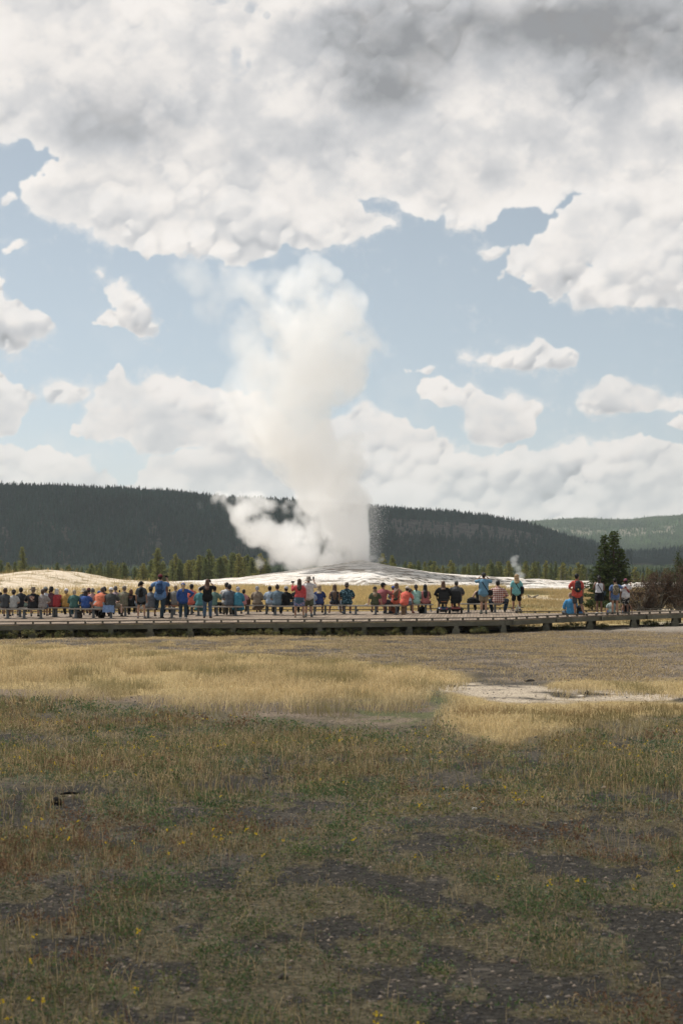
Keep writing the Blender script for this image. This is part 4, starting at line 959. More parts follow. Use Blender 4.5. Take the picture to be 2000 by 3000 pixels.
    if kind_u == 'tankdress':
        for sx in (-1, 1): g.tube([T(.40) + Vector((sx * .10 * k, -.10 * k, 0)), T(.52) + Vector((sx * .085 * k, -.01, 0))], [(.03, .012)] * 2, n=6)
    nm_u = {'tee': 't_shirt', 'shirt': 'shirt', 'long': 'long_sleeved_top', 'hoodie': 'hooded_top', 'tank': 'tank_top', 'crop': 'crop_top', 'dress': 'dress', 'ldress': 'dress', 'tankdress': 'dress'}[kind_u]
    g.build(nm_u, mu, r, remesh=.014, lump=.020)
    q = MB()
    if kind_l in ('shorts', 'pants', 'leggings'):
        x_ = .014 if kind_l != 'leggings' else .006
        q.tube([T(-.11 if pose == 'stand' else -.06), T(-.02), T(.07), T(.13)], [(.14 * bx * k + x_, .10 * bx * k + x_), (.168 * bx * k + x_, .125 * bx ** 1.2 * k + x_), (.160 * bx * k + x_, .12 * bx ** 1.2 * k + x_), (.147 * bx * k + x_, .11 * bx * k + x_)], n=14)
        for sx, hp, kn, an, ft, fb in LG:
            if kind_l == 'shorts':
                e_ = lo[5] if len(lo) > 5 else .72
                q.tube([hp, hp.lerp(kn, e_ * .55), hp.lerp(kn, e_)], [.094 * k * fb + .012, .088 * k * fb + .014, .084 * k * fb + .018], n=12)
            else:
                q.tube([hp, hp.lerp(kn, .5), kn, kn.lerp(an, .4), kn.lerp(an, .97)], [.092 * k * fb + x_, .076 * k * fb + x_, .058 * k * fb + x_, .058 * k * fb + x_, .044 * k * fb + x_ * 1.3], n=12)
        q.build({'shorts': 'shorts', 'pants': 'trousers', 'leggings': 'leggings'}[kind_l], ml, r, remesh=.014, lump=.014)
    elif kind_l == 'skirt':
        skirt_shape(q, skirt, .03); q.build('skirt', ml, r, remesh=.014, lump=.016)
    # shoes and socks
    for sx, hp, kn, an, ft, fb in LG:
        h_ = MB(); a0 = an + Vector((0, 0, -.045 * k)); sd = ft.cross(Vector((0, 0, 1)))
        h_.tube([a0 - ft * .055 * k + Vector((0, 0, .012)), a0 + ft * .03 * k + Vector((0, 0, .012)), a0 + ft * .11 * k, a0 + ft * .17 * k - Vector((0, 0, .008))], [(.036 * k, .044 * k), (.043 * k, .046 * k), (.048 * k, .034 * k), (.040 * k, .024 * k)], side=sd, n=10)
        h_.tube([an + Vector((0, 0, .01)), an - Vector((0, 0, .03))], [.043 * k, .045 * k], n=8)
        h_.build('shoe', M_(shoes, .7, 'cloth'), r, smooth=True)
        if socks:
            z_ = MB(); z_.tube([an + (kn - an) * .42, an], [.050 * k, .043 * k], n=10); z_.build('sock', M_(socks, .9, 'cloth'), r, smooth=True)
    # hair
    ht, hcx = hair[0], hair[1]
    hm_ = M_(hcx, .55, 'hair', spec=.3); q = MB()
    o_ = lambda x_, y_, z_: hc + Mh @ Vector((x_, y_, z_))
    if ht != 'bald':
        if ht == 'bonnet':
            q.ball(o_(0, -.022, .018), (hr.x * 1.12, hr.y * 1.04, hr.z * 1.02), 16, 10, Mh); q.tube([o_(0, -.09, -.03), o_(0, -.112, -.055)], [.05, .03], n=10)
        elif ht == 'crop': q.ball(o_(0, -.014, .020), (hr.x * 1.05, hr.y * 1.0, hr.z * .98), 14, 10, Mh)
        else: q.ball(o_(0, -.020, .022), (hr.x * 1.13, hr.y * 1.06, hr.z * 1.03), 16, 10, Mh)
        if ht in ('short', 'crop'): q.ball(o_(0, -.045, -.045), (hr.x * .93, hr.y * .60, hr.z * .55), 12, 8, Mh)
        if ht == 'curly':
            rn = random.Random(int(px)); 
            for _ in range(46):
                a1 = rn.uniform(0, 6.28); a2 = rn.uniform(-.5, 1.5); q.ball(o_(math.cos(a1) * math.cos(a2) * hr.x * 1.15, -.03 + math.sin(a1) * math.cos(a2) * hr.y * .95 - .01, math.sin(a2) * hr.z * 1.05 - .02), rn.uniform(.02, .032), 7, 5)
        if ht in ('bob', 'long', 'half', 'curls'):
            ln = {'bob': .17, 'half': .27, 'curls': .22, 'long': .42}[ht] * (hair[2] if len(hair) > 2 else 1)
            sh0 = T(.50); bk = -hr.y * .62
            pts = [o_(0, bk * .7, .02), o_(0, bk * 1.05, -.06), o_(0, bk * 1.25, -.14)]
            if ln > .18: pts += [T(.47) + Vector((0, -.13 * k, 0)), T(.47 - (ln - .16) * .6) + Vector((0, -.15 * k * bx, 0)), T(.47 - (ln - .16) * 1.15) + Vector((0, -.145 * k * bx, 0))]
            w_ = {'bob': 1.2, 'half': 1.2, 'curls': 1.45, 'long': 1.2}[ht]
            rd = [(hr.x * 1.08, .05), (hr.x * w_, .058), (hr.x * w_ * 1.04, .052)] + ([(hr.x * w_ * 1.1, .040), (hr.x * w_, .030), (hr.x * w_ * .55, .018)] if ln > .18 else [])
            q.tube(pts, rd, n=14)
            if ht == 'curls':
                rn = random.Random(int(px))
                for _ in range(60):
                    q.ball(o_(rn.uniform(-1.35, 1.35) * hr.x, rn.uniform(-1.1, .2) * hr.y, rn.uniform(-.17, .07)), rn.uniform(.016, .03), 6, 4)
        if ht == 'pony':
            l_ = hair[2] if len(hair) > 2 else 1.0
            q.tube([o_(0, -.085, .03), o_(0, -.145, .02), o_(.005, -.165, -.08 * l_), o_(.012, -.150, -.17 * l_), o_(.01, -.135, -.24 * l_)], [.024, .034, (.044, .036), (.038, .03), .012], n=10)
        if ht == 'bun': q.ball(o_(0, -.055, hr.z * 1.10), (.042, .042, .036), 10, 8)
        if ht == 'braid':
            for j in range(9): q.ball(o_(.0, -.10 - .004 * j, -.03 - .036 * j), (.026 - .0012 * j, .022, .024), 8, 6)
        q.build('hair' if ht != 'bonnet' else 'bonnet', hm_ if ht != 'bonnet' else M_(hcx, .85, 'cloth'), r, remesh=.009, lump=.012 if ht != 'bonnet' else .006)
    # hat
    if hat:
        hk, hcl = hat[0], hat[1]; mh = M_(hcl, .85, hat[2] if len(hat) > 2 else 'cloth', hat[3] if len(hat) > 3 else None, hat[4] if len(hat) > 4 else 1.0); q = MB()
        c0 = o_(0, -.012, .030)
        if hk in ('cap', 'backcap'):
            q.ball(c0, (hr.x * 1.24, hr.y * 1.14, hr.z * .98), 18, 8, Mh, zlo=-.12); q.ball(c0 + Vector((0, 0, hr.z * .97)), .012, 8, 4)
            dn = 1 if hk == 'cap' else -1
            q.tube([o_(0, dn * hr.y * .7, .038), o_(0, dn * hr.y * 1.35, .030), o_(0, dn * hr.y * 1.72, .016)], [(.082, .008), (.075, .008), (.045, .006)], side=Mh @ Vector((1, 0, 0)), n=12)
        elif hk == 'bucket':
            q.lathe(c0 + Vector((0, 0, -.028)), [(.02, .125), (.078, .120), (.094, .075), (.104, .02), (.150, -.035), (.160, -.055), (.154, -.058), (.10, .008), (.06, .05)], 20, Mh)
        elif hk == 'brim':
            q.lathe(c0 + Vector((0, 0, -.020)), [(.015, .110), (.055, .135), (.080, .115), (.098, .01), (.16, .0), (.21, .006), (.212, -.002), (.16, -.008), (.09, .0), (.06, .04)], 24, Mh, bend=.55)
            q.tube([c0 + Vector((.10 * math.cos(a), .10 * math.sin(a), .0)) for a in np.linspace(0, 6.2, 16)], .006, n=5)
        elif hk == 'cowboy':
            q.lathe(c0 + Vector((0, 0, -.015)), [(.015, .095), (.045, .135), (.080, .125), (.100, .01), (.15, .0), (.175, .006), (.176, -.002), (.15, -.008), (.09, .0), (.06, .04)], 24, Mh, bend=1.6)
        q.build({'cap': 'cap', 'backcap': 'cap', 'bucket': 'bucket_hat', 'brim': 'brimmed_hat', 'cowboy': 'brimmed_hat'}[hk], mh, r, smooth=True)
    r['_'] = 1; del r['_']
    info = dict(root=r, T=T, hc=hc, hr=hr, A=A, LG=LG, k=k, d=d, b=bx, pz=pz_)
    return info
def wpt(I, v):   # from a person's own space to the world
    r = I['root']; return Vector(r.location) + Matrix.Rotation(r.rotation_euler.z, 3, 'Z') @ Vector(v)
def held_phone(I, side, label, name='phone', cat='phone', up=True):
    sx, sh, el_, wr, fb, ap = I['A'][side]; dr = (wr - el_).normalized(); p = wr + dr * .10 + Vector((0, .015, .02))
    r = empty(name, wpt(I, p), I['root'].rotation_euler.z, label=label, cat=cat); m = MB()
    if name == 'phone':
        m.box((0, 0, .02), (.075, .010, .15) if up else (.15, .010, .075), bev=.004); m.build('phone_case', M_('#1b1c20', .4, 'paint'), r)
        m = MB(); m.box((0, -.0065, .02), (.068, .003, .14) if up else (.14, .003, .068)); m.build('screen', M_('#2e343c', .15, 'paint', spec=.6), r)
    else:
        m.box((0, 0, .0), (.13, .055, .09), bev=.012); m.box((0, 0, .05), (.05, .04, .03), bev=.008); m.build('camera_body', M_('#17181a', .6, 'paint'), r)
        m = MB(); m.tube([(0, .02, 0), (0, .10, 0)], [.036, .033], n=14); m.build('lens', M_('#101114', .3, 'paint'), r)
def worn_pack(I, color, label, sz=1.0, kind='cloth', c2=None, sc=1.0, extra=None, w=.28, h=.46, low=0.0):
    T, k, bx = I['T'], I['k'], I['b']; c = T(.30 - low) + Vector((0, -(.112 * bx ** 1.3 * k + .10 * sz), 0))
    r = empty('backpack', wpt(I, c), I['root'].rotation_euler.z, label=label, cat='backpack'); mt = M_(color, .85, kind, c2, sc)
    m = MB(); W_, H_, D_ = w * sz, h * sz, .17 * sz
    m.tube([(0, 0, -H_ * .5), (0, -.01, -H_ * .25), (0, -.01, H_ * .1), (0, .0, H_ * .38), (0, .02, H_ * .5)], [(W_ * .42, D_ * .42), (W_ * .5, D_ * .55), (W_ * .5, D_ * .55), (W_ * .44, D_ * .48), (W_ * .3, D_ * .3)], n=16); m.build('bag_body', mt, r, remesh=.011, lump=.02)
    m = MB(); m.tube([(0, -D_ * .5, -H_ * .30), (0, -D_ * .58, -H_ * .05), (0, -D_ * .5, H_ * .06)], [(W_ * .36, .03), (W_ * .38, .045), (W_ * .34, .02)], n=12); m.build('front_pocket', mt, r, smooth=True)
    m = MB()
    for sx in (-1, 1):
        m.tube([(sx * W_ * .36, .03, -H_ * .42), (sx * W_ * .60, .10, -H_ * .30), (sx * W_ * .48, .24, .05), (sx * W_ * .36, .22, H_ * .42), (sx * W_ * .28, .10, H_ * .58), (sx * W_ * .22, .01, H_ * .44)], [(.022, .006)] * 6, side=(1, 0, 0), n=6)
    m.tube([(-.03, 0, H_ * .5), (0, -.01, H_ * .58), (.03, 0, H_ * .5)], .008, n=6); m.build('strap', M_('#1d1f22', .8, 'cloth') if not extra else M_(extra, .8, 'cloth'), r, smooth=True)
    m = MB(); 
    for z_ in (-.12, .0, .12): m.tube([(-W_ * .46, -D_ * .35, z_ * sz), (0, -D_ * .62, (z_ + .03) * sz), (W_ * .46, -D_ * .35, z_ * sz)], .006, n=5)
    m.build('buckle_strap', M_('#1d1f22', .8, 'cloth'), r)
    return r
def side_bag(I, color, label, sx=1, z=-.08, w=.26, h=.18, strap='#15161a', diag=True, tail=0.0):
    T, k, bx = I['T'], I['k'], I['b']; c = T(z) + Vector((sx * (.175 * bx * k + .06), -.06 * k, 0))
    r = empty('shoulder_bag', wpt(I, c), I['root'].rotation_euler.z, label=label, cat='shoulder bag'); mt = M_(color, .75, 'cloth')
    m = MB(); m.tube([(0, 0, -h / 2), (0, 0, 0), (0, 0, h / 2)], [(w * .44, .055), (w * .5, .075), (w * .42, .05)], n=12); m.build('bag_body', mt, r, remesh=.010, lump=.012)
    m = MB(); m.tube([(0, -.06, h * .05), (0, -.075, h * .3), (0, -.03, h * .5)], [(w * .42, .012), (w * .44, .012), (w * .38, .012)], n=10); m.build('flap', mt, r, smooth=True)
    b_ = -c; pts = [T(.50) + Vector((-sx * .105 * k, -.0, .03)), T(.42) + Vector((-sx * .07 * k, -.135 * k * bx, 0)), T(.22) + Vector((sx * .05 * k, -.140 * k * bx, 0)), T(.04) + Vector((sx * .14 * k * bx, -.125 * k * bx, 0)), c + Vector((0, 0, h * .45))]
    m = MB(); m.tube([p + b_ for p in pts], [(.019, .005)] * 5, side=(1, 0, .6), n=6)
    if tail: m.tube([(.03, 0, -h * .4), (.05, 0, -h * .4 - tail)], [(.012, .004)] * 2, n=5)
    m.build('strap', M_(strap, .8, 'cloth'), r)
BLK = '#1c1d20'; CH = '#3a3d40'; JEAN = '#32485c'; SKR = 'sit'
# front-left benches --------------------------------------------------------------
person(1, 'B2', 1740, 'person at the very left edge in a black cap and dark green top', hair=('short', '#241b16'), hat=('cap', '#1e2022'), up=('tee', '#4a5a50'), lo=('pants', '#25282b'))
person(15, 'B1', 1729.5, 'man with short brown hair in a charcoal t-shirt and grey shorts on the front bench', b=1.06, hair=('short', '#4a3324'), up=('tee', '#41454a'), lo=('shorts', '#6b7078'), arms=('lap', 'down'))
person(40, 'B1', 1733, 'man in a light grey t-shirt with a dark cap worn backwards', b=1.05, hair=('short', '#1e1815'), hat=('backcap', '#33292b'), up=('tee', '#a3a4a3'), lo=('shorts', '#22242a'), socks='#c9c7c2')
person(61, 'B2', 1728, 'black haired man in a black t-shirt behind the man in light grey', b=1.12, hair=('short', '#17130f'), up=('tee', '#2b2f35'), lo=('shorts', '#2a2c30'))
person(73, 'B2', 1758, 'small child in a sage green top bent forward beside the large man in black', kid=True, lean=.5, hair=('pony', '#5d3726'), up=('tee', '#7c9484'), lo=('pants', '#2d3b3d'), rot=-20, shoes='#5b7f80')
I = person(97, 'B1', 1728, 'large man in a brown cowboy hat and black t-shirt with a faded red print', b=1.34, skin='p', hair=('short', '#7c6a55'), hat=('cowboy', '#4a3a2f'), up=('tee', '#1f2126'), lo=('shorts', '#22242a'), arms=('wide', 'wide'), socks='#b5b3ae')
c = I['T'](.36) + Vector((0, -.20, 0))
m = MB(); k_ = 1.0
m.tube([(c.x - .10, c.y, c.z + .075), (c.x, c.y - .012, c.z + .092), (c.x + .10, c.y, c.z + .075)], [(.016, .006)] * 3, side=(0, 0, 1), n=6)
m.tube([(c.x - .09, c.y, c.z - .09), (c.x, c.y - .012, c.z - .10), (c.x + .09, c.y, c.z - .09)], [(.012, .006)] * 3, side=(0, 0, 1), n=6)
m.tube([(c.x, c.y - .008, c.z + .055), (c.x, c.y - .010, c.z), (c.x, c.y - .006, c.z - .065)], [(.11, .008), (.085, .008), (.02, .008)], n=8); m.build('back_print', M_('#8c3a28', .9, 'camo', '#b9a99b', 30), I['root'])
person(125, 'B1', 1733, 'woman with short brown hair in a speckled floral top and denim shorts', b=1.16, skin='m', hair=('short', '#4d3627'), up=('tee', '#8f8884', 'spots', '#5c4a50', 26), lo=('shorts', '#41566c'), arms=('lap', 'wide'), shoes='#4b3a30')
I = person(133, 'B2', 1725, 'man in white and a grey cap holding up a phone behind the floral top woman', hair=('short', '#544538'), hat=('cap', '#7d8280'), up=('tee', '#c9ccd0'), lo=('shorts', '#4c5058'), arms=('lap', 'phone'))
held_phone(I, 1, 'black phone held up by the man in the grey baseball cap', )
person(150, 'B2', 1733, 'person in a wide black hat and maroon top', hair=('short', '#2b1d16'), hat=('brim', '#17181b'), up=('tee', '#6e3a44'), lo=('shorts', '#3b3f48'), arms=('lap', 'lap'), H=1.62)
person(166, 'B2', 1731, 'white haired woman in a bright red top', b=1.22, skin='p', hair=('bob', '#c2bdb6', .9), up=('long', '#b5202a'), lo=('pants', '#23262c'), arms=('lap', 'wide'), legs={1: ((.12, 0, 0), (.20, -.1, 0))})
person(194, 'B2', 1730, 'person in a mustard yellow long sleeved shirt and white cap', b=1.14, skin='m', hair=('short', '#8b7c6c'), hat=('cap', '#cfccd4'), up=('long', '#b98a1e'), lo=('pants', '#3f3a34'))
person(217, 'B3', 1734, 'short haired grey blond person in a teal jacket', b=1.2, skin='p', hair=('crop', '#a3927c'), up=('long', '#35655f'), lo=('pants', '#2c5a6a'), arms=('lap', 'knee'), lean=.16, shoes='#d8d6d2', legs={-1: ((0, 0, 0), (.05, -.28, 0))})
person(245, 'B4', 1729, 'person in a tan bucket hat and blue denim shirt behind the royal blue tee', hair=('short', '#4b3a2c'), hat=('bucket', '#b3a488'), up=('long', '#445a70'), lo=('pants', '#3a3f45'), dd=.5)
person(251, 'B3', 1736, 'dark haired woman in a royal blue t-shirt', b=1.28, skin='m', hair=('bob', '#2b1c18', .8), up=('tee', '#25509a'), lo=('shorts', '#24262c'), arms=('lap', 'knee'), lean=.18)
person(260, 'B4', 1736, 'small child in a maroon cap between the blue tee and the pink shirt', kid=True, hair=('short', '#2a1b15'), hat=('cap', '#5b2530'), up=('tee', '#8f4b46'), lo=('shorts', '#3b3d44'), H=1.5, dd=.3)
person(271, 'B4', 1729.5, 'curly grey haired person in a pink shirt', b=1.15, skin='p', hair=('curly', '#6c675f'), up=('tee', '#b9837e'), lo=('shorts', '#4d4a48'), dd=.1)
person(289, 'B4', 1735.5, 'person in a bright blue cap behind the orange back', hair=('short', '#6b5a4a'), hat=('cap', '#2c5c9c'), up=('tee', '#3a6aa0'), lo=('pants', '#30343a'), lean=.3, dd=-.2)
I = person(290, 'B3', 1738, 'large person bending forward in an orange top with a grey waist band', b=1.35, skin='m', hair=('short', '#4c4138'), up=('tee', '#df6b35'), lo=('pants', '#25272c'), arms=('knee', 'knee'), lean=.34, tilt=.16, H=1.68)
g = MB(); T_ = I['T']; g.tube([T_(-.06), T_(.02), T_(.12), T_(.22)], [(.22, .17), (.245, .19), (.235, .185), (.20, .165)], n=16); g.build('tied_jacket', M_('#8f9c9d', .9, 'cloth'), I['root'], remesh=.014, lump=.03)
person(305, 'B4', 1725.5, 'black haired person in a dark shirt behind the orange top', hair=('curly', '#120e0c'), up=('tee', '#2d3033'), lo=('pants', '#2b2d31'), dd=.1)
I = person(325, 'B3', 1727, 'man in a white cap, dark grey t-shirt and khaki shorts', b=1.26, skin='p', hair=('crop', '#8c7b69'), hat=('cap', '#dcdad6'), up=('tee', '#474a49'), lo=('shorts', '#82745c'), arms=('wide', 'wide'), socks='#3b3d40', legs={1: ((.22, 0, 0), (.26, 0, 0))})
d = BD['B3']; r = empty('cloth', (pxx(321, d), d - .21, DZ), label='light blue cloth hanging over the bench behind the man in the white cap', cat='cloth')
m = MB(); n_ = 14
vs = [((-.23 + .46 * i / n_) * (1 + .12 * j / 6), -.015 * math.sin(i * 1.3 + j * .3) - .004 * j, .56 - .30 * j / 6 + .012 * math.sin(i * .9)) for j in range(7) for i in range(n_ + 1)]
vs += [(a, b_ + .012, c_) for a, b_, c_ in vs]; w_ = n_ + 1; o2 = 7 * w_
fs = []
for j in range(6):
    for i in range(n_): q = j * w_ + i; fs += [(q, q + 1, q + w_ + 1, q + w_), (o2 + q + w_, o2 + q + w_ + 1, o2 + q + 1, o2 + q)]
m.add(vs, fs); m.build('hanging_cloth', M_('#6f93c8', .9, 'cloth'), r, smooth=True)
I = person(338, 'B4', 1724, 'woman with a long grey braid in a dusty mauve blouse holding up a phone', b=1.12, skin='p', hair=('braid', '#5f5a56'), up=('long', '#9c8388'), lo=('pants', '#5a5450'), arms=('lap', 'phone'), dd=.1)
held_phone(I, 1, 'dark phone held up beside the woman with the grey braid')
person(364, 'B4', 1722.5, 'man in a camouflage shirt and grey cap', b=1.28, skin='p', hair=('short', '#77695a'), hat=('cap', '#857d74', 'camo', '#6c6258', 40), up=('shirt', '#8f8069', 'camo', '#5f6350', 13), lo=('pants', '#4b4a44'), arms=('wide', 'lap'))
I = person(384, 'B4', 1733, 'auburn haired girl in a black hooded top with pale lettering on its back', b=1.1, hair=('half', '#5c3422'), up=('hoodie', '#15171b'), lo=('pants', '#1e2024'), shoes='#c2c0bd', arms=('lap', 'phone'))
c = I['T'](.33) + Vector((0, -.178, 0)); m = MB()
for j, w__ in enumerate((.13, .09)): 
    for q in range(7): m.tube([(c.x - w__ / 2 + w__ * q / 6, c.y, c.z - .035 * j), (c.x - w__ / 2 + w__ * q / 6 + .007, c.y - .002, c.z - .035 * j + .010)], .0045, n=5)
m.build('back_lettering', M_('#b6b4b2', .8), I['root'])
person(404, 'B4', 1744, 'child in a pale blue top half hidden behind the standing girl in black cap', kid=True, hair=('short', '#3b2a20'), up=('tee', '#8fa3b5'), lo=('shorts', '#2b3b50'), H=1.35, dd=.2)
person(441, 'B5', 1724, 'man in a black cap and heather grey t-shirt between two standing people', b=1.2, skin='m', hair=('short', '#1f1916'), hat=('backcap', '#26282b'), up=('tee', '#6f757d'), lo=('shorts', '#22252a'), arms=('lap', 'knee'), lean=.16)
I = person(487, 'B6', 1733, 'person in black holding a phone on a stick, half hidden by the blue backpack man', hair=('half', '#6b4530'), up=('tee', '#1a1b1e'), lo=('pants', '#26303b'), arms=('lap', 'phone'), H=1.66, dd=-.2)
held_phone(I, 1, 'phone on a short stick above the black sleeve')
person(514, 'B6', 1721, 'man with close cropped blond hair in a plain grey t-shirt', b=1.14, skin='m', hair=('crop', '#8a7350'), up=('tee', '#74726f'), lo=('shorts', '#8d3a32'), arms=('lap', 'lap'), dd=-.2)
person(559, 'B6', 1718, 'black haired man in a coral t-shirt and navy shorts', b=1.08, skin='t', hair=('short', '#1a1310'), up=('tee', '#d9573f'), lo=('shorts', '#202a3c'), arms=('lap', 'down'), rot=-22, legs={1: ((-.1, 0, 0), (-.15, .05, .12))})
# amish family and neighbours ------------------------------------------------------
person(586, 'B7', 1726.5, 'woman in a muted teal dress and grey bonnet', b=1.08, skin='p', hair=('bonnet', '#a9a9ad'), up=('ldress', '#3c878c'), lo=('none', '#3c878c'), arms=('lap', 'lap'))
person(626, 'B7', 1724, 'person in a grey green shirt mostly hidden by the standing woman in black', hair=('short', '#191310'), up=('long', '#5e8075'), lo=('pants', '#2a2a26'), arms=('lap', 'phone'), rot=-25, b=1.05, dd=.3)
person(664, 'B7', 1714, 'dark haired man in a white shirt and khaki trousers', b=1.08, hair=('short', '#221914'), up=('long', '#c2bfbb'), lo=('pants', '#6d6452'), dd=.9, shoes='#1b1c1e')
I = person(672, 'B7', 1719, 'dark haired man in a slate grey shirt raising a phone', b=1.12, hair=('short', '#1d1512'), up=('shirt', '#525c68'), lo=('pants', '#4a4a42'), arms=('lap', 'raise'), shoes='#16171a')
held_phone(I, 1, 'black phone raised by the man in the slate grey shirt')
person(697, 'B7', 1725.5, 'woman in a bright turquoise dress and grey bonnet', b=1.12, skin='p', hair=('bonnet', '#a8a8ac'), up=('ldress', '#1f84a0'), lo=('none', '#1f84a0'), arms=('lap', 'lap'), shoes='#1c1d20')
person(714, 'B8', 1732.5, 'black haired boy in a pink shirt', kid=True, hair=('short', '#1d1512'), up=('shirt', '#c77b7b'), lo=('pants', '#55524e'), dd=-.2, b=1.0)
person(753, 'B8', 1723.5, 'woman in a beige dress and grey bonnet', b=1.14, skin='p', hair=('bonnet', '#98989b'), up=('ldress', '#8f7c66'), lo=('none', '#8f7c66'), arms=('lap', 'lap'), shoes='#3a2a26', legs={-1: ((0, 0, 0), (.12, -.25, 0))})
person(790, 'B8', 1723.5, 'black haired man in a pale blue dress shirt', b=1.12, hair=('short', '#17110f'), up=('long', '#9db1c6'), lo=('pants', '#7a6d59'))
person(812, 'B9', 1720, 'woman with a dark bun and grey blue tee, arm round the man in black', b=1.16, skin='m', hair=('bun', '#36261e'), up=('tee', '#5f7787'), lo=('pants', '#17181c'), arms=('lap', 'shoulder'), shoes='#4e5258')
person(838, 'B9', 1723.5, 'man in a grey cap, black t-shirt and dark jeans', b=1.14, skin='m', hair=('short', '#2b211b'), hat=('cap', '#9a9ba0'), up=('tee', '#17181b'), lo=('pants', '#2d3846'), arms=('lap', 'lap'), shoes='#191a1d', legs={-1: ((-.05, 0, 0), (-.1, -.1, 0)), 1: ((.2, 0, 0), (.22, -.1, 0))})
person(866, 'B9', 1733, 'person in black half hidden left of the floral skirt', hair=('short', '#2a1d16'), up=('tee', '#1b1c20'), lo=('pants', '#1c2028'), dd=.5, H=1.6)
person(914, 'B9', 1741, 'person in pale blue hidden behind the olive shorts', hair=('short', '#5a4434'), up=('dress', '#8a9cb8'), lo=('none', '#8a9cb8'), dd=.6, H=1.38, kid=True)
person(935, 'B10', 1720.5, 'blond woman in a navy t-shirt, sitting with bare legs', b=1.12, skin='m', hair=('bob', '#9c8460', 1.1), up=('tee', '#2c3f74'), lo=('shorts', '#18191c'), arms=('lap', 'knee'), dd=-.3, legs={-1: ((.10, .05, .04), (-.05, .1, .16))})
person(980, 'B10', 1719, 'woman with very long brown hair in a dark floral sleeveless dress', skin='t', hair=('long', '#5e4430', 1.05), up=('tankdress', '#1d222b', 'spots', '#5b6470', 15), lo=('none', '#1d222b'), arms=('lap', 'down'), skirt=.62, shoes='#8b6a50', legs={-1: ((-.05, 0, 0), (-.12, -.1, 0)), 1: ((.1, 0, 0), (.16, -.05, 0))})
person(1015.5, 'B10', 1713, 'person in a tan brimmed hat and teal patterned short sleeved shirt', b=1.22, skin='t', hair=('short', '#3a2b21'), hat=('brim', '#857763'), up=('shirt', '#123743', 'spots', '#7fa6b4', 18), lo=('shorts', '#5b6e80'), arms=('lap', 'lap'), shoes='#3d5a72')
# right hand benches ---------------------------------------------------------------
person(1098, 'B11', 1724, 'girl with long fair hair, a black cap and an olive t-shirt', skin='m', hair=('half', '#8a6d4a'), hat=('backcap', '#1f1d1e'), up=('tee', '#4b5234'), lo=('shorts', '#1b1d22'), arms=('prop', 'prop'), b=1.08)
person(1118, 'B12', 1713, 'man in a black cap and faded red shirt, seen in profile and pointing', b=1.22, skin='t', hair=('short', '#181311'), hat=('cap', '#1a1b1f'), up=('tee', '#a24e54'), lo=('shorts', '#35353c'), arms=('lap', 'point'), rot=-35, dd=-.5, head=-25, shoes='#34404a')
I = person(1152, 'B12', 1722, 'child in a blue and yellow cap behind the pointing hand', kid=True, hair=('short', '#4b372a'), hat=('cap', '#3b5aa5'), up=('tee', '#5c7590'), lo=('shorts', '#3b4350'), dd=.6, H=1.52)
I = person(1158, 'B12', 1714.5, 'woman with long straight brown hair in an orange tank top', skin='t', hair=('long', '#6b523a', .95), up=('tank', '#d4532b'), lo=('pants', '#2b3446'), arms=('lap', 'cam'), dd=-.3, tilt=.06)
c = I['T'](.13) + Vector((-.01, -.17, 0)); r = empty('waist_pack', wpt(I, c), label='dark green waist pack slung across the orange tank top', cat='waist pack')
m = MB(); m.tube([(-.09, .01, -.01), (0, -.02, 0), (.09, .01, .02)], [(.04, .03), (.06, .045), (.045, .03)], side=(0, 0, 1), n=12); m.build('pouch', M_('#38402c', .8, 'cloth'), r, smooth=True)
m = MB(); m.tube([(.08, .01, .02), (.16, .06, .10), (.20, .16, .2)], [(.014, .004)] * 3, n=6); m.build('strap', M_(BLK, .8), r)
I = person(1183, 'B11', 1722, 'man in an orange red tee and cream cap leaning over at the bench end', b=1.18, skin='t', hair=('short', '#241a15'), hat=('cap', '#c9bba6'), up=('tee', '#e0512f'), lo=('shorts', '#59626f'), arms=('knee', 'knee'), lean=.26, tilt=.14, dd=-.15, rot=-18, shoes='#8b3a24', legs={1: ((.12, .0, 0), (.2, -.1, 0))})
person(1199, 'B12', 1729, 'child in a grey and orange cap and white t-shirt', kid=True, hair=('short', '#3b2b22'), hat=('cap', '#5e5a5a'), up=('tee', '#c3c6cc'), lo=('shorts', '#3a3f48'), dd=-.1, rot=-30, head=-25, legs={1: ((.1, 0, .03), (.2, .1, .22))})
person(1218, 'B12', 1719, 'woman with a dark ponytail in a mint green top and black skirt', b=1.14, skin='t', hair=('pony', '#221814', .95), up=('long', '#8fc4b4'), lo=('skirt', '#141518'), arms=('lap', 'lap'), skirt=.5, shoes='#3b3a3c')
person(1245, 'B12', 1718.5, 'woman with long black hair in a dusty pink sleeveless dress', b=1.04, skin='d', hair=('long', '#15100f', .95), up=('tankdress', '#a85a58', 'spots', '#c07a74', 24), lo=('none', '#a85a58'), arms=('lap', 'lap'), skirt=.62, shoes='#b7b5b0', legs={1: ((.1, 0, 0), (.16, .05, 0))})
# seated beyond the standing man, and the plaid shirt
person(1406, 'B13', 1719, 'person in black with bare arms, hidden behind the khaki shorts', b=1.25, skin='p', hair=('short', '#4a382c'), up=('tank', '#17181c'), lo=('pants', '#17181c'), arms=('wide', 'wide'), dd=.1, legs={-1: ((-.1, 0, 0), (-.05, 0, 0)), 1: ((.1, 0, 0), (.05, 0, 0))})
person(1458, 'B13', 1706, 'large man in a red and white plaid shirt and dark jeans', b=1.34, skin='t', hair=('short', '#15110f'), up=('long', '#8c3320', 'plaid', '#c8b7ad', 10.5), lo=('pants', '#263547'), arms=('wide', 'wide'), shoes='#151617', lean=.14, legs={1: ((.28, 0, 0), (.18, 0, 0)), -1: ((-.12, 0, 0), (-.05, 0, 0))})
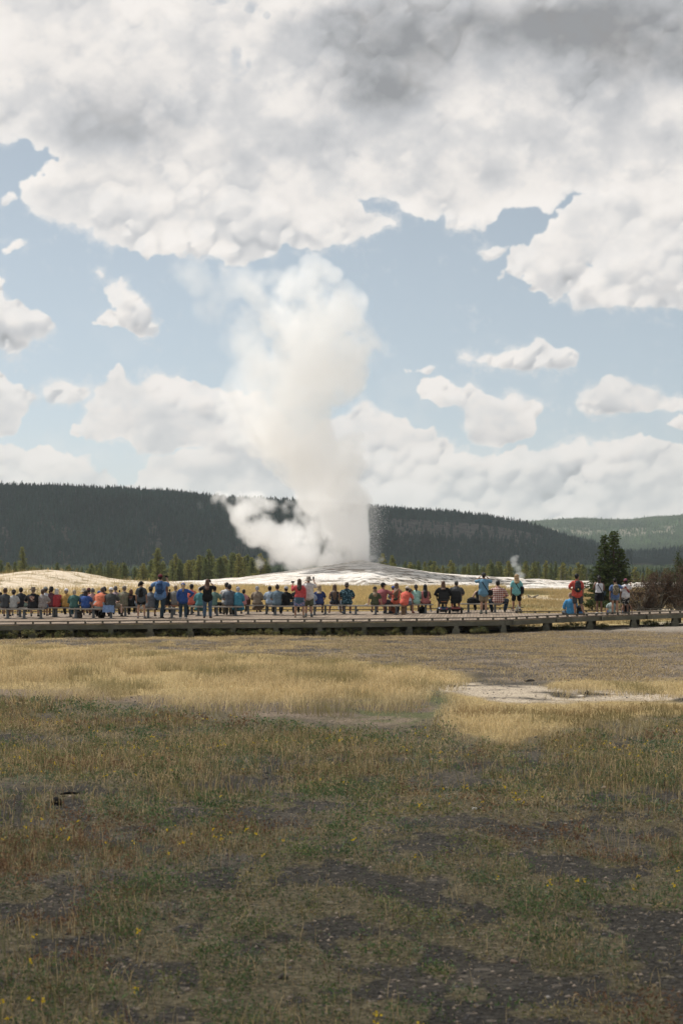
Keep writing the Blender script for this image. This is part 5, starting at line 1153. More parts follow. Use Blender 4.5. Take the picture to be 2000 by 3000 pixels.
# sitting on the deck edge, right --------------------------------------------------
person(1672, 1801, 1743, 'person in a bright blue long sleeved shirt sitting on the edge of the boardwalk', pose='floor', b=1.18, skin='p', hair=('crop', '#8b6f55'), up=('long', '#1f8fc8'), lo=('pants', '#4b545e'), arms=('lap', 'lap'), rot=14, head=8)
person(1791, 1797.5, 1757, 'person in a pale grey green t-shirt sitting cross legged on the boardwalk edge', pose='floor', b=1.2, skin='m', hair=('short', '#5a4232'), up=('tee', '#8ca09c'), lo=('shorts', '#2a3b66'), arms=('prop', 'lap'), lean=.2)
person(1834, 1797.5, 1760, 'person in black and denim sitting behind the child in the white t-shirt', pose='floor', b=1.2, skin='t', hair=('half', '#3b2a20'), up=('tank', '#1d1e22'), lo=('shorts', '#5f7f9e'), arms=('prop', 'prop'), lean=.05)
# standing people ------------------------------------------------------------------
I = person(414.5, 1812, 1702.5, 'girl standing in a black cap, grey tee, black shorts and small black backpack', pose='stand', skin='m', hair=('pony', '#1f1714', .5), hat=('cap', '#1b1c1f'), up=('tee', '#45505a'), lo=('shorts', '#17191d', 'cloth', None, 1.0, .48), arms=('down', 'down'), lean=0.0, stance=1.25, head=-35, shoes='#6f6a6c', b=1.06)
worn_pack(I, '#15171a', 'small black backpack worn by the girl in the black cap', .72)
I = person(470, 1811.5, 1681.5, 'tall man in a maroon cap and blue shirt with one foot on the bench', pose='stand', b=1.24, skin='m', hair=('short', '#2d221c'), hat=('cap', '#6a1f28'), up=('shirt', '#4f7fb5'), lo=('pants', '#29404f'), arms=('cam', 'high'), lean=.03, rot=0, shoes='#23272a', legs={-1: ((-.17, .30, .62), (-.17, .18, .40)), 1: ((.10, .02, .47), (.06, -.02, .085))})
worn_pack(I, '#1f4a7c', 'blue hiking backpack with a small white mark worn by the man in the maroon cap', 1.0, extra='#173a63')
held_phone(I, 1, 'black camera held up beside the maroon cap', 'camera', 'camera')
I = person(537, 1813, 1707, 'woman with a long curly blond ponytail, royal blue tee and dark jeans, hand on hip', pose='stand', b=1.2, skin='m', hair=('pony', '#a5855f', 1.15), hat=('cap', '#3f8aa8', 'camo', '#7a5a8c', 30), up=('long', '#1c4a92'), lo=('pants', '#26404f'), arms=('down', 'akimbo'), lean=.02, shoes='#c9c7c2')
I = person(608, 1811, 1697, 'long haired person in a loose black t-shirt and jeans holding a camera to the face', pose='stand', b=1.2, skin='m', hair=('half', '#5f3d27', 1.0), up=('tee', '#17181b'), lo=('pants', '#3f5d78'), arms=('cam', 'face'), lean=.0, shoes='#4a2f22')
held_phone(I, 1, 'small camera held to the face by the person in the loose black tee', 'camera', 'camera')
I = person(877, 1809.5, 1696, 'long haired woman in a red top, floral skirt and blue jacket tied at her waist', pose='stand', b=1.12, skin='m', hair=('long', '#4a3222', .72), up=('long', '#c92f36'), lo=('skirt', '#5a6c94', 'spots', '#b98a90', 15), arms=('raise', 'down'), lean=.0, skirt=.53, stance=1.5, shoes='#8a7a68')
g = MB(); T_ = I['T']; k = I['k']; g.tube([T_(.17), T_(.10), T_(-.02), T_(-.16), T_(-.26) + Vector((-.05, 0, 0))], [(.175, .135), (.19, .15), (.215, .175), (.23, .19), (.20, .19)], n=18); g.build('tied_jacket', M_('#3d5b70', .9, 'cloth'), I['root'], remesh=.014, lump=.03)
held_phone(I, 0, 'black phone tilted in the raised left hand of the woman in red', up=False)
I = person(904, 1808, 1688.5, 'man in a grey bucket hat, white t-shirt and olive cargo shorts raising a phone', pose='stand', b=1.2, skin='m', hair=('short', '#8b7c6b'), hat=('bucket', '#8f857a'), up=('tee', '#c6c2bf'), lo=('shorts', '#565b43', 'cloth', None, 1.0, .86), arms=('cam', 'high'), lean=.0, shoes='#4b534e', socks='#5d7480', stance=.85)
held_phone(I, 1, 'black phone held high beside the grey bucket hat')
I = person(1416, 1799, 1676.5, 'man in a blue checked shirt and khaki shorts with both hands raised to his face', pose='stand', b=1.16, skin='m', hair=('short', '#2a231e'), hat=('cap', '#3d3f41'), up=('shirt', '#4a7a99', 'plaid', '#6f9ab2', 28), lo=('shorts', '#86755a', 'cloth', None, 1.0, .78), arms=('face', 'face'), lean=.0, shoes='#4a524c', socks='#6e7370', stance=.7)
side_bag(I, '#15161a', 'black camera bag hanging at the hip of the man in the checked shirt', 1, -.02, .28, .20)
I = person(1512, 1790.5, 1678.5, 'woman with curly blond hair in an aqua t-shirt and black knee shorts', pose='stand', b=1.12, skin='t', hair=('curls', '#b08a55'), up=('tee', '#5fb3b6'), lo=('shorts', '#15171b', 'cloth', None, 1.0, .88), arms=('down', 'down'), lean=.0, stance=1.25, shoes='#7a6a58', H=1.74)
side_bag(I, '#181b24', 'dark shoulder bag with a dangling strap on the woman in aqua', 1, .08, .20, .30, tail=.26)
I = person(1689, 1802.5, 1681, 'man in a red t-shirt and charcoal shorts walking with a dark backpack', pose='stand', b=1.14, skin='t', hair=('short', '#100d0c'), up=('tee', '#cf3a22'), lo=('shorts', '#3b3f46', 'cloth', None, 1.0, .84), arms=('wide', 'down'), lean=.0, shoes='#1f2123', head=-50, legs={-1: ((-.09, .02, .48), (-.08, 0, .085)), 1: ((.20, .10, .48), (.27, -.10, .085))})
worn_pack(I, '#2f3238', 'charcoal backpack with a round yellow badge on the man in the red t-shirt', .98)
bb = MB(); c = I['T'](.18) + Vector((-.01, -.40, 0)); bb.ball(c, (.032, .012, .032), 12, 6); bb.build('yellow_badge', M_('#d9b419', .5), I['root'])
I = person(1754, 1800, 1687, 'dark haired woman in a white ribbed tank top and short black skirt', pose='stand', b=.98, skin='d', hair=('pony', '#17110f', 1.1), up=('crop', '#c9cbd2'), lo=('skirt', '#14151a'), arms=('phone', 'lap'), lean=.0, skirt=.62, stance=.8, shoes='#c4c0b8', head=-20)
side_bag(I, '#2d4552', 'small dark crossbody bag on the woman in the white tank top', 1, .02, .12, .16)
I = person(1800, 1799.5, 1695, 'person in a blue t-shirt and denim shorts resting an arm on the child beside', pose='stand', b=1.06, skin='m', hair=('bun', '#17110f'), up=('tee', '#5475ad'), lo=('shorts', '#5d7f99', 'cloth', None, 1.0, .42), arms=('down', 'shoulder'), lean=.0, shoes='#1d1f23', stance=.95)
worn_pack(I, '#6b6250', 'camouflage backpack on the person in denim shorts', .95, 'camo', '#8a7f68', 16)
I = person(1831, 1798, 1695, 'child in a patterned blue cap and white t-shirt with a red diagonal stripe', pose='stand', b=1.02, skin='d', hair=('short', '#17110f'), hat=('cap', '#1f4a78', 'camo', '#b04a28', 26), up=('tee', '#cfcdd0'), lo=('shorts', '#1b1d20', 'spots', '#a9a9a6', 14, .85), arms=('down', 'raise'), lean=.0, shoes='#3b556b', stance=.85)
m = MB(); T_ = I['T']; m.tube([T_(.44) + Vector((-.06, -.155, 0)), T_(.30) + Vector((.04, -.178, 0)), T_(.15) + Vector((.14, -.12, 0))], [(.040, .010)] * 3, side=(1, 0, .6), n=8); m.build('red_sash', M_('#8e1f26', .9, 'cloth'), I['root'])
# mobility scooters ----------------------------------------------------------------
def scooter(px, fy, colr, label):
    r, d = deck_thing('mobility_scooter', px, fy, label=label, cat='mobility scooter', group='mobility scooters')
    dkm = M_('#1b1c1f', .6, 'plain'); body = MB()
    body.tube([(0, -.28, .20), (0, -.1, .25), (0, .25, .17), (0, .62, .16), (0, .80, .24)], [(.26, .06), (.27, .075), (.22, .045), (.21, .04), (.16, .05)], n=16); body.build('body', M_(colr, .4, 'paint', spec=.5), r, smooth=True)
    m = MB(); m.box((0, -.33, .17), (.40, .05, .05), bev=.01); m.box((0, -.2, .12), (.34, .2, .08), bev=.01); m.build('rear_bumper', dkm, r)
    for sx in (-1, 1):
        w = MB(); w.lathe((0, 0, 0), [(.10, -.045), (.135, -.04), (.14, 0), (.135, .04), (.10, .045)], 20, Matrix.Rotation(R(90), 3, 'Y')); wo_ = w.build('wheel', M_('#3a3733', .9, 'plain'), r, smooth=True, loc=(sx * .27, -.2, .14))
        h_ = MB(); h_.lathe((0, 0, 0), [(.03, -.05), (.085, -.052), (.085, .052), (.03, .05)], 16, Matrix.Rotation(R(90), 3, 'Y')); h_.build('rim', M_('#8a8a88', .4, 'metal'), wo_)
        w = MB(); w.lathe((0, 0, 0), [(.07, -.035), (.10, -.03), (.105, 0), (.10, .03), (.07, .035)], 18, Matrix.Rotation(R(90), 3, 'Y')); w.build('wheel', M_('#2a2826', .9, 'plain'), r, smooth=True, loc=(sx * .17, .72, .11))
        t_ = MB(); t_.box((sx * .14, -.355, .235), (.07, .02, .05), bev=.006); t_.build('tail_light', M_('#b01c18', .3, 'paint', spec=.6), r)
        a_ = MB(); a_.tube([(sx * .27, .0, .62), (sx * .29, .0, .74), (sx * .29, .24, .76)], [.02, .028, .028], n=8); a_.build('armrest', dkm, r, smooth=True)
    p_ = MB(); p_.tube([(0, -.05, .2), (0, -.05, .46)], .035, n=10); p_.build('seat_post', M_('#3b3c3e', .4, 'metal'), r)
    s2 = MB(); s2.box((0, .0, .49), (.44, .42, .09), bev=.03); s2.build('seat', dkm, r)
    s2 = MB(); s2.box((0, -.24, .76), (.45, .09, .50), bev=.04); s2.build('backrest', dkm, r)
    s2 = MB(); s2.box((0, -.295, .84), (.34, .03, .22), bev=.012); s2.box((0, -.30, .62), (.36, .03, .10), bev=.01); s2.build('seat_back_pouch', M_('#26282b', .7, 'plain'), r)
    t_ = MB(); t_.tube([(0, .74, .22), (0, .62, .62), (0, .54, .86)], [.03, .025, .03], n=8); t_.tube([(-.22, .46, .86), (0, .54, .88), (.22, .46, .86)], .016, n=8); t_.box((0, .55, .90), (.2, .1, .08), bev=.02); t_.build('tiller', dkm, r)
    return r, d
r, d = scooter(1297.5, 1797.5, '#26405f', 'blue mobility scooter with red tail lights, left one of the two')
m = MB(); m.box((0, -.318, .55), (.24, .012, .022)); m.build('reflector_strip', M_('#c0701c', .4), r)
scooter(1332.5, 1796.5, '#8c2f22', 'red mobility scooter, right one of the two')
I = person(1297.5, 1797.5, 1712, 'auburn haired woman in a loose black top riding the blue mobility scooter', pose='scoot', b=1.28, skin='m', hair=('bob', '#5f4029', 1.1), up=('long', '#141518'), lo=('shorts', '#20232a'), arms=('wide', 'wide'), lean=.02, dd=.02)
I = person(1336, 1796.5, 1699, 'large grey haired man in a charcoal t-shirt riding the red mobility scooter', pose='scoot', b=1.42, skin='m', hair=('short', '#45413c'), up=('tee', '#4a4a4b'), lo=('shorts', '#2a2d31'), arms=('wide', 'lap'), lean=.02, dd=.02, socks='#b5b3b0')
# things on and under the benches --------------------------------------------------
def bottle(px, bench_, z, col, label, dd=0.0):
    d = BD[bench_] + dd; r = empty('water_bottle', (pxx(px, d), d, DZ + z), label=label, cat='bottle')
    m = MB(); m.lathe((0, 0, 0), [(.0, 0), (.034, .003), (.036, .06), (.033, .10), (.036, .15), (.030, .19), (.014, .215)], 14); m.build('bottle_body', M_(col, .25, 'paint', spec=.6), r, smooth=True)
    m = MB(); m.lathe((0, 0, .212), [(.016, 0), (.016, .022), (.004, .024)], 10); m.build('cap', M_('#d5d7da', .4), r)
bottle(677, 'B7', .43, '#9fb3c0', 'clear water bottle on the bench left of the turquoise dress')
bottle(717.5, 'B8', .43, '#9fb0b8', 'clear water bottle standing right of the boy in pink', -.1)
bottle(998, 'B10', .43, '#a9b9c8', 'pale bottle on the bench left of the teal patterned shirt')
def soft_bag(name, px, bench_, z, size, col, label, cat, dd=0.0, hnd=True, c2=None):
    d = (BD[bench_] if isinstance(bench_, str) else 10833.0 / (bench_ - 1630)) + dd
    r = empty(name, (pxx(px, d), d, DZ + z), .1, label=label, cat=cat); m = MB(); w, dp, h = size
    m.tube([(0, 0, .02), (0, 0, h * .4), (0, .01, h * .85), (0, .01, h)], [(w * .46, dp * .5), (w * .5, dp * .52), (w * .42, dp * .4), (w * .26, dp * .2)], n=14); m.build('bag_body', M_(col, .8, 'cloth'), r, remesh=.011, lump=.03)
    if hnd: m = MB(); m.tube([(-w * .18, 0, h * .95), (0, .0, h * 1.22), (w * .18, 0, h * .95)], .009, n=6); m.build('handle', M_(c2 or BLK, .8), r, smooth=True)
    m = MB(); m.tube([(-w * .40, -dp * .42, h * .62), (0, -dp * .53, h * .66), (w * .40, -dp * .42, h * .62)], .006, n=5); m.build('zipper', M_(c2 or '#0c0c0e', .6), r)
    return r
soft_bag('backpack', 726, 'B8', .43, (.26, .18, .34), '#5a3220', 'reddish brown backpack standing on the bench beside the boy in pink', 'backpack', -.05)
soft_bag('travel_bag', 1381, 'B13', .43, (.48, .26, .24), '#131417', 'black travel bag lying on the bench beside the mobility scooters', 'travel bag')
soft_bag('backpack', 233, 'B3', .0, (.26, .2, .30), '#4f4a45', 'grey brown bag under the bench left of the royal blue tee', 'bag', .3)
soft_bag('backpack', 298, 'B3', .0, (.30, .2, .32), '#18191c', 'black bag on the planks under the orange top person', 'bag', .5)
soft_bag('tote_bag', 1150, 'B12', .0, (.24, .16, .30), '#a3552c', 'orange brown tote bag under the bench of the orange tank top', 'tote bag', .1)
soft_bag('cooler_bag', 1141, 'B12', .0, (.11, .12, .34), '#2f5f74', 'narrow blue flask bag left of the orange brown tote', 'flask bag', .0)
soft_bag('backpack', 1236, 'B12', .0, (.34, .24, .30), '#121316', 'black bag lying on the planks under the black skirt', 'bag', .25, False)
r = soft_bag('backpack', 1697, 1801.5, .0, (.30, .24, .40), '#23262c', 'dark backpack with a bright blue roll beside the man sitting in bright blue', 'backpack', .2)
m = MB(); m.tube([(-.07, -.15, .10), (.07, -.15, .10)], .045, n=12); m.build('sleeping_roll', M_('#1c6fae', .7, 'cloth'), r, smooth=True)
soft_bag('backpack', 549, 'B6', .05, (.16, .2, .42), '#15171c', 'slim black bag hanging beside the hip of the woman in royal blue', 'bag', -1.6)
d = BD['B11'] + .1; r = empty('paper_bag', (pxx(1181, d), d, DZ), .15, label='plain brown paper bag standing under the bench end of the orange red tee', cat='paper bag')
m = MB(); m.box((0, 0, .18), (.19, .12, .36), bev=.006); m.build('paper', M_('#8c6a48', .9, 'plain'), r)
m = MB(); m.tube([(-.04, -.062, .36), (0, -.066, .42), (.04, -.062, .36)], .004, n=5); m.build('handle', M_('#7a5a3c', .9), r)
d = BD['B11']; r = empty('cap_on_bench', (pxx(1074, d), d, DZ + .43), .6, label='beige cap lying on the bench left of the olive t-shirt', cat='cap'); m = MB(); m.ball((0, 0, 0), (.09, .10, .07), 14, 6, zlo=0.0); m.tube([(0, .07, .01), (0, .16, .008)], [(.08, .006), (.06, .005)], n=10); m.build('cap', M_('#a99b88', .9, 'cloth'), r, smooth=True)
# ------------------------------------------------------------------ trees of the edge of the wood
def leafcards(P, S, nrm_j=1.0, rs=None, asp=.45):
    """one small kite-shaped leaf/needle tuft per point, random facing: verts (n*4,3), faces"""
    rs = rs or RR; n = len(P); a = rs.normal(size=(n, 3)); a /= np.linalg.norm(a, axis=1)[:, None]; b_ = rs.normal(size=(n, 3)); b_ -= a * (a * b_).sum(1)[:, None]; b_ /= np.linalg.norm(b_, axis=1)[:, None]
    S = np.broadcast_to(S, (n,))[:, None]; V_ = np.stack([P - a * S, P + b_ * S * asp, P + a * S, P - b_ * S * asp], 1).reshape(-1, 3)
    return V_, np.arange(n * 4).reshape(-1, 4)
BARK = M_('#5b4c3f', .95, 'wood', '#3d352d'); GREY = M_('#8d867b', .95, 'wood', '#6b655c')
def conifer_proto(seed, wd, dens, tone, h=1.0, n_lv=26, size=.016, bare=.06, dead=False, gap=.15):
    rs = np.random.default_rng(seed); P = []; Cc = []; br = MB()
    tr = MB(); tr.tube([(0, 0, -.03), (.004, 0, .3), (-.004, .003, .7), (0, 0, .99)], [.022, .016, .009, .002], n=6)
    lean_ = rs.normal(0, .01, 2)
    for i in range(n_lv):
        z = bare + (1 - bare) * (i + rs.random() * .6) / n_lv
        if z > .985: continue
        L_ = wd * (1 - z) ** .75 * (.55 + .45 * min(1, (z - bare) * 8 + .25)) + .012
        nb = int(rs.integers(5, 8)) if not dead else int(rs.integers(3, 6))
        for j in range(nb):
            if rs.random() < gap: continue
            a = rs.random() * 6.28; l_ = L_ * rs.uniform(.55, 1.25); up_ = rs.uniform(.05, .45) if not dead else rs.uniform(-.3, .2)
            e = np.array([math.cos(a) * l_, math.sin(a) * l_, l_ * up_])
            if dead: tr.tube([(0, 0, z), tuple(np.array([0, 0, z]) + e * .9)], [.004, .0012], n=3, cap=False)
            else:
                n_ = max(3, int(dens * (l_ / wd + .25)))
                tt = rs.uniform(.12, 1.05, n_) ** .75; pp = np.array([0, 0, z]) + tt[:, None] * e + rs.normal(0, .011 + .02 * wd, (n_, 3)) * np.array([1, 1, .8]) * (.5 + tt[:, None])
                P.append(pp); sh = rs.uniform(.65, 1.35); Cc.append(np.clip(np.array(tone) * sh, 0, 1) * rs.uniform(.75, 1.3, (n_, 1)) * (np.array([1.0, 1, 1]) + rs.uniform(-.05, .25, (n_, 1)) * np.array([1, .4, -.2])))
    if dead: return tr, None
    P = np.concatenate(P); Cc = np.concatenate(Cc); v, f = leafcards(P, rs.uniform(.7, 1.3, len(P)) * size, rs=rs, asp=.5)
    return tr, (v, f, np.repeat(Cc, 4, 0))
def make_tree(name, proto, mat_t=None):
    tr, cr = proto; r = empty(name); tr.build('trunk', mat_t or BARK, r, smooth=True)
    if cr: npmesh('crown', cr[0], cr[1], LEAF, r, col=cr[2])
    return r
GT = (.19, .20, .066); GT2 = (.135, .16, .062); GT3 = (.23, .225, .075)
protos = [make_tree('conifer', conifer_proto(10 + i, w, dn, tn, n_lv=lv, size=sz, gap=gp_)) for i, (w, dn, tn, lv, sz, gp_) in enumerate([
    (.17, 26, GT, 30, .016, .12), (.24, 34, GT2, 26, .019, .15), (.28, 34, GT3, 22, .021, .2), (.20, 26, GT2, 28, .017, .22), (.24, 30, GT, 24, .020, .18), (.13, 20, GT2, 32, .014, .2)])]
dead_p = [make_tree('dead_conifer', conifer_proto(30 + i, .12, 0, GT, n_lv=26, dead=True), GREY) for i in range(2)]
used = set()
def put(proto, px, d, h, label, cat, group, w=1.0, rz=None):
    if proto.name in used:
        r = proto.copy(); COL.objects.link(r)
        for ch in proto.children: c_ = ch.copy(); COL.objects.link(c_); c_.parent = r
    else: r = proto; used.add(proto.name)
    x = pxx(px, d); r.location = (x, d, gz1(x, d) - .15); r.scale = (h * w, h * w, h); r.rotation_euler = (0, 0, RR.random() * 6.28 if rz is None else rz)
    tag(r, label, cat, group); return r
def hpx(top, base_z_, d): return (CZ - (top - HY) * d / F) - base_z_
SPECIAL = [  # px, distance, top row, prototype, width, label
    (66, 235, 1603, 0, 1.05, 'tall slender conifer standing alone above the left sand mound'), (168, 240, 1648, 1, .9, 'small round conifer behind the right shoulder of the sand mound'),
    (204, 232, 1655, 2, .9, 'dark bushy conifer at the right foot of the sand mound'), (462, 232, 1606, 0, 1.35, 'tallest broad conifer left of the geyser, above the maroon cap'),
    (515, 236, 1624, 2, 1.0, 'spreading yellow green pine right of the tallest left conifer'), (328, 238, 1642, 4, 1.1, 'broad pine above the head of the black haired man on the bench'), (365, 232, 1649, 1, 1.1, 'dark pine left of the tallest left conifer'),
    (583, 234, 1624, 4, 1.1, 'pine forming the left half of the clump near the steam'), (612, 236, 1610, 3, 1.25, 'highest pine of the clump beside the steam'), (645, 234, 1632, 1, 1.3, 'rounded dusty pine at the steam edge'),
    (1120, 250, 1622, 2, 1.0, 'first bushy pine right of the falling spray'), (1148, 252, 1627, 0, 1.2, 'pointed pine second right of the falling spray'), (1372, 240, 1650, 4, 1.0, 'mid sized pine behind the flat sinter, left of the checked shirt man'),
    (1440, 236, 1649, 1, 1.1, 'dark rounded pine above the plaid shirt man'), (1270, 246, 1643, 4, 1.1, 'clumped green pine midway along the right treeline'),
]
for px, d, top, pi, w, lab in SPECIAL:
    x = pxx(px, d); h = hpx(top, gz1(x, d) - .15, d); put(protos[pi], px, d, h, lab, 'conifer', 'conifers edging the meadow', w)
rs = random.Random(12)
def tops(px):
    return np.interp(px, [-60, 0, 100, 220, 300, 420, 520, 640, 740, 790, 1100, 1200, 1300, 1420, 1500, 1600, 1700, 1760, 2100], [1655, 1650, 1660, 1664, 1650, 1648, 1640, 1626, 1624, 1632, 1632, 1645, 1648, 1645, 1644, 1641, 1655, 1664, 1668])
def TL(px):
    for lim, lab, gr in [(300, 'small green conifer of the low row behind the left sand mound', 'conifers behind the sand mound'), (560, 'green conifer in the wood edge between the sand mound and the clump by the steam', 'conifers left of the clump'), (900, 'green conifer in the dusty clump right beside the foot of the steam', 'conifers beside the steam'),
            (1330, 'small green conifer of the row just right of the falling spray', 'conifers right of the spray'), (1500, 'green conifer behind the flat sinter, left of the small steam puff', 'conifers left of the steam puff'), (9999, 'green conifer in the thin wood right of the small steam puff', 'conifers right of the steam puff')]:
        if px < lim: return lab, 'conifer', gr
for i in range(285):
    left = rs.random() < .48
    px = rs.uniform(-70, 800) if left else rs.uniform(1085, 2060)
    d = rs.uniform(226, 290) if px < 1500 else rs.uniform(238, 300)
    x = pxx(px, d); zb = gz1(x, d) - .15; h = max(2.2, hpx(tops(px) + rs.uniform(-9, 16) + (d - 226) * .12, zb, d))
    if px > 1480 and rs.random() < .30:
        put(rs.choice(dead_p), px, d, h * rs.uniform(.8, 1.1), 'bare grey dead conifer in the thin wood behind the flat sinter at right', 'dead conifer', 'dead conifers in the right wood', rs.uniform(.8, 1.2))
    else:
        if left: put(rs.choice(protos), px, d, h, *TL(px), rs.uniform(.95, 1.45))
        else: put(rs.choice(protos), px, d, h, *TL(px), rs.uniform(.95, 1.4))
# the big forked pine near the right end of the boardwalk
D_P = 92
bpn = empty('pine_tree', (pxx(1780, D_P), D_P, gz1(pxx(1780, D_P), D_P) - .1), label='large dark forked pine with two tops beyond the standing people at right', cat='pine')
s_ = D_P / F; tr = MB(); P = []; Cc = []; rs_ = np.random.default_rng(77)
for (ox, hh, sp, dn) in [(-9, 220, 58, 1.0), (15, 228, 56, 1.0), (34, 176, 60, .9), (2, 140, 84, .9), (-28, 132, 62, .9), (44, 112, 50, .9)]:
    hm_h = hh * s_; x0 = ox * s_; y0 = rs_.uniform(-.3, .3)
    tr.tube([(x0 * .3, y0 * .3, 0), (x0 * .8, y0, hm_h * .35), (x0, y0, hm_h * .97)], [.12, .08, .02], n=8)
    z = .35
    while z < hm_h * .97:
        f_ = 1 - z / hm_h; nb = rs_.integers(4, 7)
        for j in range(nb):
            a = rs_.random() * 6.28; l_ = (sp * s_) * (f_ ** .95) * rs_.uniform(.6, 1.25) * (1.0 if z > .8 else .9) + .12
            e = np.array([math.cos(a) * l_, math.sin(a) * l_, l_ * rs_.uniform(.05, .42)]); o0 = np.array([x0 * min(1, .3 + z / hm_h), y0, z])
            tr.tube([tuple(o0), tuple(o0 + e * .9)], [.022 * f_ + .008, .005], n=4, cap=False)
            for q in range(int(3 + l_ * 3.6)):
                t0 = rs_.uniform(.35, 1.08); c0 = o0 + e * t0 + rs_.normal(0, .07, 3); n_ = 26
                dirs = rs_.normal(size=(n_, 3)); dirs /= np.linalg.norm(dirs, axis=1)[:, None]; dirs[:, 2] = np.abs(dirs[:, 2]) * .8 + .1
                P.append((c0 + dirs * .065 * rs_.uniform(.5, 1.4, (n_, 1)))); tn = np.array([.056, .078, .030]) * rs_.uniform(.6, 1.7) + np.array([.022, .020, .002]) * (q % 2)
                Cc.append(np.tile(tn, (n_, 1)) * rs_.uniform(.8, 1.2, (n_, 1)))
        z += rs_.uniform(.13, .21)
P = np.concatenate(P); Cc = np.concatenate(Cc); v, f = leafcards(P, rs_.uniform(.035, .065, len(P)), rs=rs_, asp=.3)
tr.build('trunk', BARK, bpn, smooth=True); npmesh('crown', v, f, LEAF, bpn, col=np.repeat(Cc, 4, 0))
# generic small plants: stems with clumped leaves ------------------------------------
def bush(name, px, d, w, h, n, tone, label, cat, group=None, size=.03, stems=9, tone2=None, stemmat=None, droop=0.0, parent=None, asp=.5, mix2=.3, cl=14, zl=.55):
    x = pxx(px, d); rs_ = np.random.default_rng(int(px * 7 + d)); r = empty(name, (x, d, gz1(x, d) - .02), label=label, cat=cat, group=group)
    st_ = MB(); P = []; Cc = []
    tips = []
    for i in range(stems):
        a = rs_.random() * 6.28; l_ = rs_.uniform(.3, 1.0); e = np.array([math.cos(a) * w / 2 * l_, math.sin(a) * w / 2 * l_ * .7, h * rs_.uniform(zl, 1.0) * (1 - .35 * l_)])
        m1 = e * .5 + np.array([0, 0, h * .12]); st_.tube([(0, 0, 0), tuple(m1), tuple(e)], [.012 * h + .008, .008 * h + .004, .003], n=4, cap=False); tips.append((m1, e))
        for q in range(3):
            t0 = rs_.uniform(.4, .95); b0 = m1 + (e - m1) * t0; e2 = b0 + rs_.normal(0, .16, 3) * np.array([w, w * .6, h * .7]); e2[2] = max(.04, e2[2]); st_.tube([tuple(b0), tuple(e2)], [.005, .002], n=3, cap=False); tips.append((b0, e2))
    for i in range(n):
        m1, e = tips[rs_.integers(len(tips))]; c0 = m1 + (e - m1) * rs_.uniform(.1, 1.1) + rs_.normal(0, .03, 3) * w
        c0[2] = max(.03, c0[2]); P.append(c0 + rs_.normal(0, size * 1.6, (cl, 3))); tn = np.array(tone2 if (tone2 is not None and rs_.random() < mix2) else tone) * rs_.uniform(.6, 1.5); Cc.append(np.tile(tn, (cl, 1)))
    P = np.concatenate(P); Cc = np.concatenate(Cc) * rs_.uniform(.8, 1.2, (len(P), 1)); v, f = leafcards(P, rs_.uniform(.6, 1.3, len(P)) * size, rs=rs_, asp=asp)
    v[:, 2] = np.maximum(v[:, 2], 0)
    st_.build('stems', stemmat or BARK, r); npmesh('foliage', v, f, LEAF, r, col=np.repeat(Cc, 4, 0)); return r
bush('pine_shrub', 1737, 84, 1.3, .95, 120, (.040, .058, .018), 'low green pine shrub right of the man with the charcoal backpack', 'shrub', size=.045, tone2=(.10, .12, .035))
bush('pine_shrub', 1772, 88, 1.1, .7, 90, (.035, .052, .018), 'low dark shrub at the foot of the big forked pine', 'shrub', size=.045)
for k, (px, d, w, h, lab) in enumerate([(1925, 83, 3.0, 3.1, 'rust brown dead pine crown lying beyond the boardwalk, its middle part'), (1985, 85, 3.4, 3.6, 'rust brown dead pine crown at the right edge, the tallest part'), (1880, 80, 2.2, 2.4, 'left outer tangle of the fallen rust brown pine')]):
    bush('fallen_pine', px, d, w, h, 620 if k != 2 else 320, (.088, .056, .040), lab, 'fallen tree', 'fallen rust brown pines', .055, 34, (.045, .038, .026), GREY, asp=.28, cl=20, zl=.12)
bush('fallen_pine', 2060, 84, 2.6, 3.4, 260, (.08, .052, .038), 'rust brown dead pine crown cut by the right edge of the view', 'fallen tree', 'fallen rust brown pines', .06, 30, (.045, .04, .025), GREY, asp=.28, cl=18, zl=.12)
bush('pine_sapling', 1982, 90, 1.2, 4.0, 110, (.05, .065, .02), 'green sapling top rising out of the rust brown fallen pine', 'sapling', size=.05)
# bare leaning snag
r = empty('dead_snag', (pxx(1815, 80), 80, gz1(pxx(1815, 80), 80)), label='pale bare forked snag leaning in front of the big pine', cat='dead snag'); m = MB()
m.tube([(.12, 0, 0), (.02, 0, .7), (-.12, 0, 1.5), (-.21, .02, 1.95)], [.05, .035, .022, .008], n=6); m.tube([(-.05, 0, 1.1), (-.20, 0, 1.35), (-.26, 0, 1.75)], [.02, .014, .006], n=5); m.tube([(.02, 0, .7), (-.2, .1, .95), (-.28, .1, 1.3)], [.018, .012, .004], n=5); m.tube([(-.12, 0, 1.45), (.0, 0, 1.0), (.10, .05, .8)], [.01, .012, .004], n=5)
m.build('bare_trunk', GREY, r, smooth=True)
# driftwood log in the meadow
d = 112; x = pxx(1560, d); r = empty('fallen_log', (x, d, gz1(x, d)), label='small weathered grey log lying in the meadow behind the woman in aqua', cat='log'); m = MB()
m.tube([(-.42, 0, .30), (-.25, 0, .14), (.05, 0, .12), (.45, 0, .30)], [.04, .09, .08, .04], n=8); m.tube([(-.25, 0, .14), (-.42, .1, .12)], [.06, .02], n=6); m.tube([(.1, 0, .12), (.32, .05, .02)], [.05, .02], n=6); m.build('log_wood', GREY, r, smooth=True)
